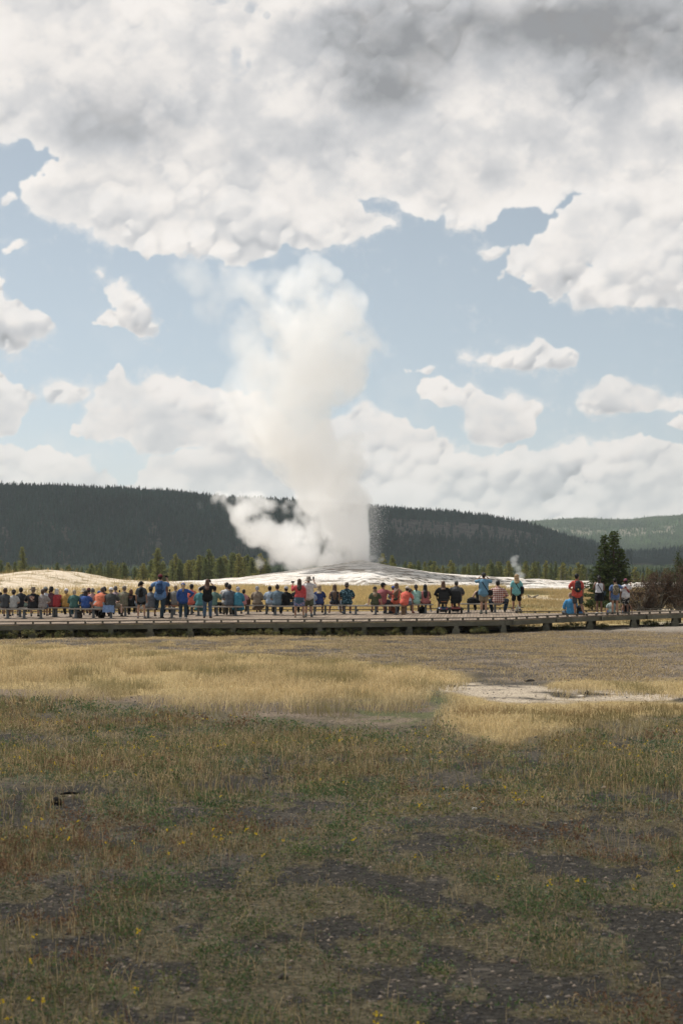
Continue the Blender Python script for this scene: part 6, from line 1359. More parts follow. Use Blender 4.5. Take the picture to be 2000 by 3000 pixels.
# shrubs against the piers
SH = [(20, 1.4), (62, 1.2), (150, 1.4), (182, 1.0), (265, 1.3), (305, 1.2), (362, 1.3), (395, 1.1), (498, 1.6), (535, 1.0), (610, 1.4), (645, 1.0), (728, 1.4), (770, 1.3), (850, 1.3), (900, 1.2), (985, 1.5), (1025, 1.4), (1110, 1.5), (1145, 1.4), (1240, 1.3), (1285, 1.1), (1395, .9), (1540, 1.0), (1640, 1.3), (1680, 1.2), (1760, 1.0), (1905, 1.0), (1935, .9)]
WHO = [(0, 'people at the left edge'), (40, 'man in light grey'), (97, 'large man in black'), (125, 'floral top woman'), (165, 'white haired woman in red'), (193, 'mustard shirt'), (217, 'teal jacket'), (251, 'royal blue tee'), (290, 'orange top'), (325, 'hanging blue cloth'), (364, 'camouflage shirt'), (384, 'black hooded top'), (414, 'girl with the small black backpack'), (441, 'heather grey tee'), (470, 'blue backpack man'), (514, 'plain grey tee'), (537, 'curly blond ponytail'), (586, 'muted teal dress'), (608, 'standing person in black'), (640, 'bench post beside the black tee'), (672, 'slate grey shirt'), (697, 'turquoise dress'), (726, 'brown backpack on the bench'), (753, 'beige dress'), (790, 'pale blue dress shirt'), (838, 'man in the grey cap'), (877, 'woman in red'), (904, 'grey bucket hat'), (935, 'navy t-shirt'), (980, 'dark floral dress'), (1015, 'tan brimmed hat'), (1060, 'beige cap lying on the bench'), (1098, 'olive t-shirt'), (1118, 'pointing man'), (1158, 'orange tank top'), (1183, 'orange red tee'), (1218, 'mint green top'), (1245, 'pink sleeveless dress'), (1297, 'blue mobility scooter'), (1336, 'red mobility scooter'), (1381, 'black travel bag'), (1416, 'checked shirt man'), (1458, 'plaid shirt'), (1512, 'woman in aqua'), (1560, 'narrow corner of the boardwalk'), (1640, 'left side of the man sitting in bright blue'), (1689, 'charcoal backpack'), (1754, 'white tank top'), (1800, 'denim shorts'), (1831, 'child in the white t-shirt'), (1905, 'left part of the fallen brown pine'), (1940, 'right part of the fallen brown pine')]
taken = set()
for px, w in SH:
    who = min([q for q in WHO if q[1] not in taken], key=lambda q: abs(q[0] - px))[1]; taken.add(who)
    bx_, dd_ = at_front(px, -.15 if px < 1500 else .4)
    bush('low_shrub', px, dd_ + rnd.uniform(-.2, .25), w * rnd.uniform(.8, 1.1), rnd.uniform(.26, .40), 70, (.075, .088, .032), 'low olive green shrub against the piers, below the ' + who.replace('left side of the man', 'man'), 'shrub', 'low shrubs under the boardwalk', .022, 9, (.21, .19, .075), mix2=.42)
# ------------------------------------------------------------------ grass, weeds, stones
def scatter(n, d0, d1, k=1.14, p0=None, p1=None):
    """points over the wedge of ground in front of the camera, even per square metre"""
    d = np.sqrt(RR.uniform(d0 ** 2, d1 ** 2, n)); p = RR.uniform(1000 - 1000 * k if p0 is None else p0, 1000 + 1000 * k if p1 is None else p1, n)
    x = (p - 1000) / F * d; z = gz(x, d); return x, d, z, p, HY + (CZ - z) / d * F
def blades(x, y, z, h, w, lean, col, tipcol=None, bend=.35):
    n = len(x); a = RR.random(n) * 6.28; dx, dy = np.cos(a), np.sin(a); fa = RR.random(n) * 6.28; wx, wy = np.cos(fa) * w / 2, np.sin(fa) * w / 2
    P0 = np.stack([x, y, z], 1); W_ = np.stack([wx, wy, wx * 0], 1)
    M1 = P0 + np.stack([dx * lean * h * .35, dy * lean * h * .35, h * .55], 1); T1 = P0 + np.stack([dx * lean * h, dy * lean * h, h * (1 - bend * lean)], 1)
    V_ = np.stack([P0 - W_, P0 + W_, M1 + W_ * .8, M1 - W_ * .8, T1 + W_ * .35, T1 - W_ * .35], 1).reshape(-1, 3)
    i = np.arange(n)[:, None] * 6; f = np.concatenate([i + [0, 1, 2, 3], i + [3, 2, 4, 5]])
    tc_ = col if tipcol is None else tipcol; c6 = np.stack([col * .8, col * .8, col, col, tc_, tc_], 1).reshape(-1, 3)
    return V_, f, c6
def merge(parts):
    vs, fs, cs = [], [], []; n = 0
    for v, f, c in parts: vs.append(v); fs.append(f + n); cs.append(c); n += len(v)
    return np.concatenate(vs), np.concatenate(fs), np.concatenate(cs)
def rc(n, a, b_, j=.25):
    t_ = RR.random((n, 1)); c = np.array(a) * (1 - t_) + np.array(b_) * t_; return c * RR.uniform(1 - j, 1 + j, (n, 1))
STRAW = (.47, .36, .19), (.64, .51, .30)
# golden grass between weeds and boardwalk
x, y, z, p, q = scatter(400000, 12.5, 57)
h0 = (.09 + .19 * fbm2(x * .7 + 2, y * .5, 4)) * RR.uniform(.45, 1.35, len(x)) * np.where(p > 1250, .68, 1)
g_, w_, s_w, d_w, u_w = zones(x, y, p, q - .85 * h0 * F / y)
nA = fbm2(x * 1.2 + 5, y * .5, 4)
leftup = sst(1500, 300, p)
pr = g_ * (.95 - .75 * sst(.50, .60, fbm2(x * .75 + 15, y * .22, 4)) * sst(850, 500, p)) + u_w * (.03 + .5 * sst(.50, .62, nA) * leftup + .12 * sst(.5, .65, nA)) + d_w * .03
pr = pr * (1 - .8 * sst(.60, .68, fbm2(x * .7 + 77, y * .35, 3)) * (p < 700)) * (.25 + .75 * sst(.36, .52, fbm2(x * 3.1, y * 1.6, 3)))
k = RR.random(len(x)) < pr; k &= ~((RR.random(len(x)) < .45) & (y > 45) & (p > 500))
x, y, z, p, q, g_, h = x[k], y[k], z[k], p[k], q[k], g_[k], h0[k]; n = len(x)
h = h * np.where(g_ > .4, 1, .4); c = rc(n, *STRAW) * (.66 + .68 * fbm2(x * .9 + 6, y * .35, 4))[:, None]
brown = sst(.46, .60, fbm2(x * .5 + 60, y * .6, 3)) * (p > 1330) * (q > 2060); c = c * (1 - .45 * brown[:, None]) * (1 - .15 * brown[:, None] * np.array([0, .5, 1]))
olive = sst(.52, .66, fbm2(x * .8 + 40, y * .5, 3))[:, None] * .65; c = c * (1 - olive) + np.array([.17, .16, .07]) * olive
ln_ = RR.uniform(.05, 1.0, n)
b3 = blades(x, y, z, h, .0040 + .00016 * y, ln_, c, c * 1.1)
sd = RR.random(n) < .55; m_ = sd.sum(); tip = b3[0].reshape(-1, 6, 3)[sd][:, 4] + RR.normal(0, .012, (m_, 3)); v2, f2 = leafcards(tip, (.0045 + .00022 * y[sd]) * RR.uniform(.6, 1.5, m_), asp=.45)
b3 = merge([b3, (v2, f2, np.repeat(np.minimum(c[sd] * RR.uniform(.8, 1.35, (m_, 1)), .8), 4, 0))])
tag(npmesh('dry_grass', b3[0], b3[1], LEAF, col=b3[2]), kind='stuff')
# short straw scattered over the gravel before the boardwalk
x, y, z, p, q = scatter(260000, 26, 60); g_, w_, s_w, d_w, u_w = zones(x, y, p, q); k = RR.random(len(x)) < u_w * (.10 + .8 * sst(.44, .60, fbm2(x * .8 + 5, y * .42 + 9, 5))) * .8 + .12 * d_w; k &= (y < np.interp(p, [a for a, _ in FRONT], [c_ for _, c_ in FRONT]) - .1)
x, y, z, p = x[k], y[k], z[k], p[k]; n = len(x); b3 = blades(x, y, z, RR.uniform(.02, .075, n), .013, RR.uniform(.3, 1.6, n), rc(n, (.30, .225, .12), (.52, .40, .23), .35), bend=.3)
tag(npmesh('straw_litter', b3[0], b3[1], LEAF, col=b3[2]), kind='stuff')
# meadow beyond the boardwalk
x, y, z, p, q = scatter(300000, 64, 152, 1.1)
bk = np.interp(p, [a for a, _ in BACK if a != 1530], [c_ for a, c_ in BACK if a != 1530]); bk = np.where(p < 1525, np.maximum(bk, np.interp(p, [0, 1530], [64.6, 70.2])), bk)
wob = (fbm2(x * .18, y * .12, 4) - .5) * 16
ok = (y > bk + .3) & (q + wob > np.where(p < 560, 1712, 1722)); thin = sst(.52, .62, fbm2(x * .25 + 14, y * .10, 4)) * sst(1400, 1560, p)
lowd = np.where(p < 560, sst(1712, 1745, q + wob), sst(1720, 1730, q + wob))
k = ok & (RR.random(len(x)) < lowd * (1 - .85 * thin)); x, y, z, p, q = x[k], y[k], z[k], p[k], q[k]; n = len(x)
h = RR.uniform(.25, .62, n) * np.where(p > 1480, .36, 1) * np.where((p < 520), .6, 1); c = rc(n, (.43, .32, .14), (.62, .48, .24), .3)
ol = (sst(.52, .66, fbm2(x * .12 + 4, y * .16, 4)) * (.35 + .55 * sst(1350, 1550, p)))[:, None]; c = c * (1 - ol) + np.array([.17, .16, .06]) * ol
tn_ = (sst(1440, 1600, p) * (.35 + .5 * fbm2(x * .3, y * .2 + 40, 3)))[:, None]; c = c * (1 - tn_) + np.array([.36, .27, .15]) * tn_
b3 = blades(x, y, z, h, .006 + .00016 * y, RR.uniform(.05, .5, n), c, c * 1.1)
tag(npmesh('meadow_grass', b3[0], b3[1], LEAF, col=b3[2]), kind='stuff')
# tufts on the sand mound and among the sinter
x, y, z, p, q = scatter(60000, 96, 128, 1.1, -150, 700)
k = RR.random(len(x)) < .10 * sst(.55, .66, fbm2(x * .8 + 3, y * .9, 3)) + .02; x, y, z = x[k], y[k], z[k]; n = len(x)
b3 = blades(x, y, z, RR.uniform(.12, .4, n), .02, RR.uniform(.1, .6, n), rc(n, (.38, .28, .11), (.55, .41, .2)))
tag(npmesh('mound_tufts', b3[0], b3[1], LEAF, col=b3[2]), kind='stuff')
# weeds of the foreground: low clumps, tall stalks, small flowers
def weed_p(x, y, q): return weed_cov(x, y, q)
def leaf_patch(nc, d0, d1, per, size, spread, hgt):
    x, y, z, p, q = scatter(nc, d0, d1, 1.16); _, w_, _, _, _ = zones(x, y, p, q - .09 * F / y * (q > 2500) - .11 * F / y * (q <= 2500))
    pr = w_ * (weed_p(x, y, q) * .97 + .05); k = RR.random(nc) < pr; x, y, z, q = x[k], y[k], z[k], q[k]; n = len(x)
    hh = hgt * RR.uniform(.4, 1.3, n) * (.35 + 1.5 * sst(.35, .7, fbm2(x * 1.9 + 8, y * 1.5, 3)))
    P = np.repeat(np.stack([x, y, z], 1), per, 0); m = len(P); P[:, :2] += RR.normal(0, spread, (m, 2)); P[:, 2] = gz(P[:, 0], P[:, 1]) + np.abs(RR.uniform(.02, 1.0, m)) * np.repeat(hh, per)
    kind = RR.random(n)[:, None]; nz_ = fbm2(x * .6 + 21, y * .5, 4)[:, None]
    c = np.where(kind < .44, np.array([.092, .118, .058]), np.where(kind < .62, np.array([.150, .148, .060]), np.where(kind < .84, np.array([.27, .205, .11]), np.array([.105, .128, .085]))))
    c = c * (.75 + .6 * nz_) ; red = sst(.58, .68, fbm2(x * .5 + 90, y * .4 + 3, 3))[:, None] * .55; c = c * (1 - red) + np.array([.15, .085, .05]) * red
    c = np.repeat(c, per, 0) * RR.uniform(.65, 1.35, (m, 1)); v, f = leafcards(P, size * RR.uniform(.6, 1.4, m), asp=.38); return v, f, np.repeat(c, 4, 0)
PAL = np.array([[.088, .135, .055], [.115, .150, .092], [.150, .165, .062], [.22, .185, .080], [.32, .245, .13], [.17, .095, .055], [.070, .108, .058]])
def clumps(dens, d0, d1, nl, size, r0, r1):
    """separate low plants: each a small dome of leaves with one colour of its own"""
    n0 = int(dens * .29 * (d1 ** 2 - d0 ** 2)); x, y, z, p, q = scatter(n0, d0, d1, 1.16); _, w_, _, _, _ = zones(x, y, p, q - .06 * F / y); k = RR.random(n0) < w_ * (weed_p(x, y, q) * .93 + .05); x, y, z, q = x[k], y[k], z[k], q[k]; n = len(x)
    rr_ = r0 * (r1 / r0) ** (RR.random(n) ** 1.6); ht = rr_ * RR.uniform(.35, .85, n) + .012
    tone = fbm2(x * .9 + 21, y * .7, 4); pick = np.clip(np.round((tone - .5) * 11 + RR.normal(0, 1.4, n) + 1.3), 0, 6).astype(int); pick = np.where(sst(.56, .66, fbm2(x * .6 + 90, y * .45 + 3, 3)) > RR.random(n) * 1.3, 5, pick); base = PAL[pick] * RR.uniform(.75, 1.3, (n, 1))
    cnt = np.maximum(10, (nl * (rr_ / r1) ** 1.3 * RR.uniform(.6, 1.2, n))).astype(int); I_ = np.repeat(np.arange(n), cnt); m = len(I_)
    a = RR.random(m) * 6.28; u = np.sqrt(RR.random(m)); wob_ = 1 + .35 * np.sin(a * 3 + I_ * 1.7) + .2 * np.sin(a * 5 + I_); px_ = x[I_] + np.cos(a) * u * rr_[I_] * wob_; py_ = y[I_] + np.sin(a) * u * rr_[I_] * wob_
    pz_ = gz(px_, py_) + ht[I_] * np.sqrt(np.clip(1 - u ** 2, 0, 1)) * RR.uniform(.15, 1.12, m) + .004
    c = base[I_] * RR.uniform(.6, 1.45, (m, 1)); dry = RR.random(m) < .10; c[dry] = np.array([.34, .26, .15]) * RR.uniform(.7, 1.2, (dry.sum(), 1))
    v, f = leafcards(np.stack([px_, py_, pz_], 1), size * RR.uniform(.5, 1.5, m), asp=.36); return v, f, np.repeat(c, 4, 0)
parts_ = [clumps(40, 4.2, 9, 210, .0085, .045, .19), clumps(36, 9, 15, 130, .0115, .05, .19), clumps(26, 15, 22, 80, .016, .06, .20), clumps(20, 22, 31, 55, .022, .07, .22), leaf_patch(6000, 4.2, 10, 9, .0075, .05, .03), leaf_patch(9000, 10, 20, 7, .012, .07, .04)]
v, f, c = merge(parts_); tag(npmesh('weeds', v, f, LEAF, col=c), kind='stuff')
def stalks(n0, d0, d1, hs, wd, dens):
    x, y, z, p, q = scatter(n0, d0, d1, 1.16); _, w_, _, _, _ = zones(x, y, p, q - .09 * F / y * (q > 2500) - .11 * F / y * (q <= 2500))
    cl = fbm2(x * .9 + 33, y * .7, 4); k = RR.random(n0) < w_ * (.10 + dens * sst(.46, .62, cl)) * (.25 + weed_p(x, y, q)); x, y, z, p, q = x[k], y[k], z[k], p[k], q[k]; n = len(x)
    c = rc(n, (.40, .295, .15), (.62, .47, .26)); gr = (RR.random(n) < .42)[:, None]; c = np.where(gr, np.array([.17, .175, .07]) * RR.uniform(.7, 1.3, (n, 1)), c)
    rd = (RR.random(n) < .22 + .5 * sst(2220, 2120, q) * (p < 1300))[:, None]; c = np.where(rd & ~gr, np.array([.16, .085, .055]) * RR.uniform(.7, 1.3, (n, 1)), c)
    gold = sst(2260, 2110, q)[:, None] * (RR.random((n, 1)) < .5); c = c * (1 - gold * .6) + np.array([.50, .36, .17]) * gold * .6
    return blades(x, y, z, hs * RR.uniform(.4, 1.25, n), wd, RR.uniform(.05, .55, n), c)
def straw_mat(n0, d0, d1, ln, wd):
    x, y, z, p, q = scatter(n0, d0, d1, 1.16); _, w_, _, _, _ = zones(x, y, p, q - .09 * F / y * (q > 2500) - .11 * F / y * (q <= 2500)); k = RR.random(n0) < w_ * (.15 + .85 * sst(.42, .6, fbm2(x * 1.3 + 71, y * .9, 4))) * (.12 + .88 * weed_p(x, y, q)); x, y, z = x[k], y[k], z[k]; n = len(x)
    v, f, c = blades(x, y, z + RR.uniform(0, .06, n), ln * RR.uniform(.5, 1.5, n), wd, RR.uniform(.5, 1.3, n), rc(n, (.33, .25, .14), (.55, .43, .26)), bend=.5); return v, f, c
v, f, c = merge([stalks(15000, 4.2, 10, .10, .0030, .9), stalks(42000, 10, 19, .13, .0046, .9), stalks(60000, 19, 31, .15, .0080, .9), straw_mat(9000, 4.2, 10, .026, .0028), straw_mat(34000, 10, 19, .042, .0050), straw_mat(56000, 19, 31, .055, .009)])
tag(npmesh('weed_stalks', v, f, LEAF, col=c), kind='stuff')
# tiny yellow flowers
x, y, z, p, q = scatter(5200, 4.3, 19, 1.1); _, w_, _, _, _ = zones(x, y, p, q - .09 * F / y * (q > 2500) - .11 * F / y * (q <= 2500))
k = RR.random(len(x)) < .30 * weed_p(x, y, q) * sst(.52, .68, fbm2(x * 1.1 + 61, y * 1.1, 3)) * w_; x, y, z = x[k], y[k], z[k]
P = np.repeat(np.stack([x, y, z + RR.uniform(.04, .11, len(x))], 1), 5, 0) + RR.normal(0, .006, (len(x) * 5, 3)); v, f = leafcards(P, .0065, asp=.8)
tag(npmesh('yellow_flowers', v, f, LEAF, col=np.tile(np.array([[.72, .50, .03]]), (len(v), 1))), kind='stuff')
# pebbles
def stones(n0, d0, d1, s0, s1, want):
    x, y, z, p, q = scatter(n0, d0, d1, 1.15); g1, w1, s1_, d1_, u1 = zones(x, y, p, q); k = RR.random(n0) < want(g1, w1, s1_, d1_, u1, x, y, q, p); x, y, z = x[k], y[k], z[k]; n = len(x)
    t_ = np.array([(1, 0, 0), (0, 1, 0), (-1, 0, 0), (0, -1, 0), (0, 0, .75), (0, 0, -.4)], float); tf = np.array([(0, 1, 4), (1, 2, 4), (2, 3, 4), (3, 0, 4), (1, 0, 5), (2, 1, 5), (3, 2, 5), (0, 3, 5)])
    sc_ = (s0 * (s1 / s0) ** (RR.random(n) ** 2.2))[:, None, None]; V_ = t_[None] * sc_ * RR.uniform(.6, 1.3, (n, 6, 1)); a = RR.random(n) * 6.28; ca, sa = np.cos(a)[:, None], np.sin(a)[:, None]
    X = V_[..., 0] * ca - V_[..., 1] * sa; Y = V_[..., 0] * sa + V_[..., 1] * ca; V_ = np.stack([X + x[:, None], Y + y[:, None], V_[..., 2] * .8 + z[:, None]], -1)
    c = np.where(RR.random((n, 1)) < .60, np.array([.085, .08, .078]), np.array([.24, .195, .155])) * RR.uniform(.6, 1.4, (n, 1))
    return V_.reshape(-1, 3), (tf[None] + (np.arange(n) * 6)[:, None, None]).reshape(-1, 3), np.repeat(c, 6, 0)
v, f, c = merge([stones(34000, 4.2, 11, .003, .016, lambda g1, w1, s1, d1, u1, x, y, q, p: .85 - .6 * weed_p(x, y, q)), stones(16000, 11, 26, .006, .03, lambda g1, w1, s1, d1, u1, x, y, q, p: .30 * (1 - g1)),
    stones(60000, 26, 60, .010, .035, lambda g1, w1, s1, d1, u1, x, y, q, p: .75 * (u1 * (.35 + .5 * (p > 1100)) + s1 * .5 + d1 * .2))])
tag(npmesh('gravel', v, f, ATTR, col=c), kind='stuff')
def rock(px, py, w, h, col, label, name='rock', dead=False):
    d = 10.0
    for _ in range(30): x = pxx(px, d); d = d + ((CZ - gz1(x, d)) * F / (py - HY) - d) * .7
    x = pxx(px, d); bm = bmesh.new(); bmesh.ops.create_icosphere(bm, subdivisions=3, radius=1); rs_ = random.Random(int(px)); sd = rs_.random() * 40
    for v_ in bm.verts:
        n_ = float(fbm3(np.array([v_.co.x * 1.2 + sd]), np.array([v_.co.y * 1.2 + sd]), np.array([v_.co.z * 1.2 + 9]), 4)[0]); q_ = .55 + .9 * n_; s = d / F
        v_.co = Vector((v_.co.x * w / 2 * s * q_, v_.co.y * w / 2 * s * q_ * .7, v_.co.z * h / 2 * s * q_ + h * .25 * s))
    me = bpy.data.meshes.new(name); bm.to_mesh(me); bm.free(); me.materials.append(M_(col, .95, 'wood', col, 3)); o = bpy.data.objects.new(name, me); COL.objects.link(o); o.location = (x, d, gz1(x, d)); tag(o, label, 'rock' if not dead else 'stump')
rock(830, 2868, 30, 20, '#5f5650', 'fist sized grey brown stone among yellow flowers in the lower middle foreground')
rock(167, 2358, 34, 30, '#1c1a18', 'small charred stump in the left foreground', 'stump', True)
rock(337, 2386, 18, 10, '#8a6f5c', 'pinkish stone right of the charred stump')
rock(1800, 2372, 44, 14, '#6a5f50', 'flat grey brown stone in the right foreground weeds')
rock(1720, 2034, 15, 14, '#2b2d30', 'dark stone on the pale sandy strip at right')
rock(1703, 2042, 22, 9, '#c2b4a2', 'flat whitish stone beside the dark one on the sandy strip')
rock(1550, 1996, 28, 9, '#4b443c', 'flat dark stone at the upper edge of the sandy strip')
rock(1323, 2012, 20, 9, '#6b5f52', 'brown stone near the left tip of the sandy strip')
rock(1390, 2372, 14, 9, '#cfccc6', 'small white stone in the middle right weeds')
rock(1505, 2822, 22, 14, '#8c7464', 'pinkish pebble on the dark gravel at lower right')
rock(1605, 2926, 18, 12, '#a39a90', 'pale pebble near the bottom edge, right of the middle')
rock(970, 2423, 10, 8, '#d8d6d2', 'tiny white stone right of the dry straw tuft')
r_ = MB(); d = 10.5
for _ in range(30): xx = pxx(205, d); d = d + ((CZ - gz1(xx, d)) * F / (2334 - HY) - d) * .7
r_.tube([(-.07, 0, .0), (0, 0, .012), (.08, .01, .004)], [.008, .012, .006], n=6); o = r_.build('burnt_stick', M_('#191716', .95, 'wood', '#191716'), loc=(xx, d, gz1(xx, d) + .02)); tag(o, 'short black burnt stick lying right above the charred stump', 'stick')

# ------------------------------------------------------------------ the geyser: steam, jet and falling drops
DG = 175.0
def steam(name, px0, px1, py0, py1, dg, depth, vox, blobs, warp, label_parent, dens, seed, thr=(.22, .62), fine=1.0, lowcut=None):
    s = dg / F; x0, x1 = pxx(px0, dg), pxx(px1, dg); z0, z1 = pz(py1, dg), pz(py0, dg); y0, y1 = dg - depth, dg + depth
    nx, ny, nz = int((x1 - x0) / vox), int((y1 - y0) / vox), int((z1 - z0) / vox)
    X, Y, Z = np.meshgrid(np.linspace(x0, x1, nx, dtype=np.float32), np.linspace(y0, y1, ny, dtype=np.float32), np.linspace(z0, z1, nz, dtype=np.float32), indexing='ij')
    # noise in units of source pixels
    a = (X / s); b_ = ((Y - dg) / s); c_ = (Z / s)
    f1 = 1 / 95.; w1 = vn3(a * f1 + seed, b_ * f1 + 3, c_ * f1 + 7) - .5; w2 = vn3(a * f1 + 31, b_ * f1 + seed, c_ * f1 + 17) - .5; w3 = vn3(a * f1 + 51, b_ * f1 + 43, c_ * f1 + seed) - .5
    aw = a + w1 * warp; bw_ = b_ + w2 * warp; cw = c_ + w3 * warp
    tot = np.zeros(X.shape, np.float32)
    for (ux, uy, ur, wgt, dz) in blobs:
        cx = (ux * 1.2755 - 1000); cz = CZ / s - (uy * 1.2755 - HY); rr_ = ur * 1.2755
        q_ = 1 - ((aw - cx) ** 2 + (bw_ - dz) ** 2 + (cw - cz) ** 2) / rr_ ** 2
        np.maximum(tot, np.clip(q_, 0, 1) ** .6 * wgt, out=tot)
    nf = fbm3(a / 52 + seed * 3, b_ / 52, c_ / 52 + 5, 5, .62)
    fl = tot + (nf - .5) * 2.0 * fine * np.clip(tot * 3, 0, 1)
    D_ = sst(thr[0], thr[1], fl) * dens * np.clip(tot * 2.0, 0, 1)
    gnd = gz(X[:, :, 0], Y[:, :, 0])[:, :, None]; D_ = D_ * (Z > gnd)
    return X, Y, Z, D_, (x0, x1, y0, y1, z0, z1, nx, ny, nz), (a, b_, c_)
def gn_volume(name, D_, box, mat, parent):
    x0, x1, y0, y1, z0, z1, nx, ny, nz = box; n = nx * ny * nz
    me = bpy.data.meshes.new(name); me.vertices.add(n)
    X, Y, Z = np.meshgrid(np.linspace(x0, x1, nx, dtype=np.float32), np.linspace(y0, y1, ny, dtype=np.float32), np.linspace(z0, z1, nz, dtype=np.float32), indexing='ij')
    me.vertices.foreach_set('co', np.stack([X, Y, Z], -1).ravel()); at_ = me.attributes.new('dens', 'FLOAT', 'POINT'); at_.data.foreach_set('value', np.ascontiguousarray(D_, np.float32).ravel()); me.update()
    o = bpy.data.objects.new(name, me); COL.objects.link(o); o.parent = parent; me.materials.append(mat)
    ng = bpy.data.node_groups.new(name, 'GeometryNodeTree'); ng.interface.new_socket('Geometry', in_out='INPUT', socket_type='NodeSocketGeometry'); ng.interface.new_socket('Geometry', in_out='OUTPUT', socket_type='NodeSocketGeometry')
    gi = ng.nodes.new('NodeGroupInput'); go = ng.nodes.new('NodeGroupOutput'); vc_ = ng.nodes.new('GeometryNodeVolumeCube')
    vc_.inputs['Min'].default_value = (x0, y0, z0); vc_.inputs['Max'].default_value = (x1, y1, z1)
    vc_.inputs['Resolution X'].default_value = nx; vc_.inputs['Resolution Y'].default_value = ny; vc_.inputs['Resolution Z'].default_value = nz
    pos = ng.nodes.new('GeometryNodeInputPosition'); sp_ = ng.nodes.new('ShaderNodeSeparateXYZ'); ng.links.new(pos.outputs[0], sp_.inputs[0])
    def mm(op, a, b_):
        n_ = ng.nodes.new('ShaderNodeMath'); n_.operation = op
        for i, v_ in enumerate((a, b_)):
            if v_ is None: continue
            if isinstance(v_, (int, float)): n_.inputs[i].default_value = v_
            else: ng.links.new(v_, n_.inputs[i])
        return n_.outputs[0]
    def idx(o_, lo_, hi_, m_): return mm('MINIMUM', mm('MAXIMUM', mm('ROUND', mm('MULTIPLY', mm('SUBTRACT', o_, lo_), (m_ - 1) / (hi_ - lo_)), None), 0), m_ - 1)
    ix = idx(sp_.outputs[0], x0, x1, nx); iy = idx(sp_.outputs[1], y0, y1, ny); iz = idx(sp_.outputs[2], z0, z1, nz)
    # index stays exact by adding integers
    fi = ng.nodes.new('FunctionNodeFloatToInt'); ng.links.new(mm('ADD', mm('MULTIPLY', ix, ny), iy), fi.inputs[0])
    im = ng.nodes.new('FunctionNodeIntegerMath'); im.operation = 'MULTIPLY'; ng.links.new(fi.outputs[0], im.inputs[0]); im.inputs[1].default_value = nz
    fz = ng.nodes.new('FunctionNodeFloatToInt'); ng.links.new(iz, fz.inputs[0]); ia = ng.nodes.new('FunctionNodeIntegerMath'); ia.operation = 'ADD'; ng.links.new(im.outputs[0], ia.inputs[0]); ng.links.new(fz.outputs[0], ia.inputs[1])
    si = ng.nodes.new('GeometryNodeSampleIndex'); si.data_type = 'FLOAT'; si.domain = 'POINT'; ng.links.new(gi.outputs[0], si.inputs[0])
    na = ng.nodes.new('GeometryNodeInputNamedAttribute'); na.data_type = 'FLOAT'; na.inputs[0].default_value = 'dens'; ng.links.new(na.outputs[0], si.inputs['Value']); ng.links.new(ia.outputs[0], si.inputs['Index'])
    ng.links.new(si.outputs[0], vc_.inputs['Density']); sm_ = ng.nodes.new('GeometryNodeSetMaterial'); ng.links.new(vc_.outputs[0], sm_.inputs[0]); sm_.inputs['Material'].default_value = mat; ng.links.new(sm_.outputs[0], go.inputs[0])
    md = o.modifiers.new('volume', 'NODES'); md.node_group = ng; return o
def steam_mat(name, aniso=.3, col=(.9995, .9985, .9975)):
    m = bpy.data.materials.new(name); m.use_nodes = True; t = m.node_tree; t.nodes.clear(); pv = t.nodes.new('ShaderNodeVolumePrincipled'); pv.inputs['Color'].default_value = (*col, 1)
    pv.inputs['Anisotropy'].default_value = aniso; pv.inputs['Density'].default_value = 1.0; pv.inputs['Density Attribute'].default_value = 'density'; oo = t.nodes.new('ShaderNodeOutputMaterial'); t.links.new(pv.outputs[0], oo.inputs['Volume']); return m
SM = steam_mat('steam')
gx = pxx(1062, DG); gey = empty('geyser', (0, 0, 0), label='erupting geyser throwing a tall white column of water and steam above its pale mound', cat='geyser')
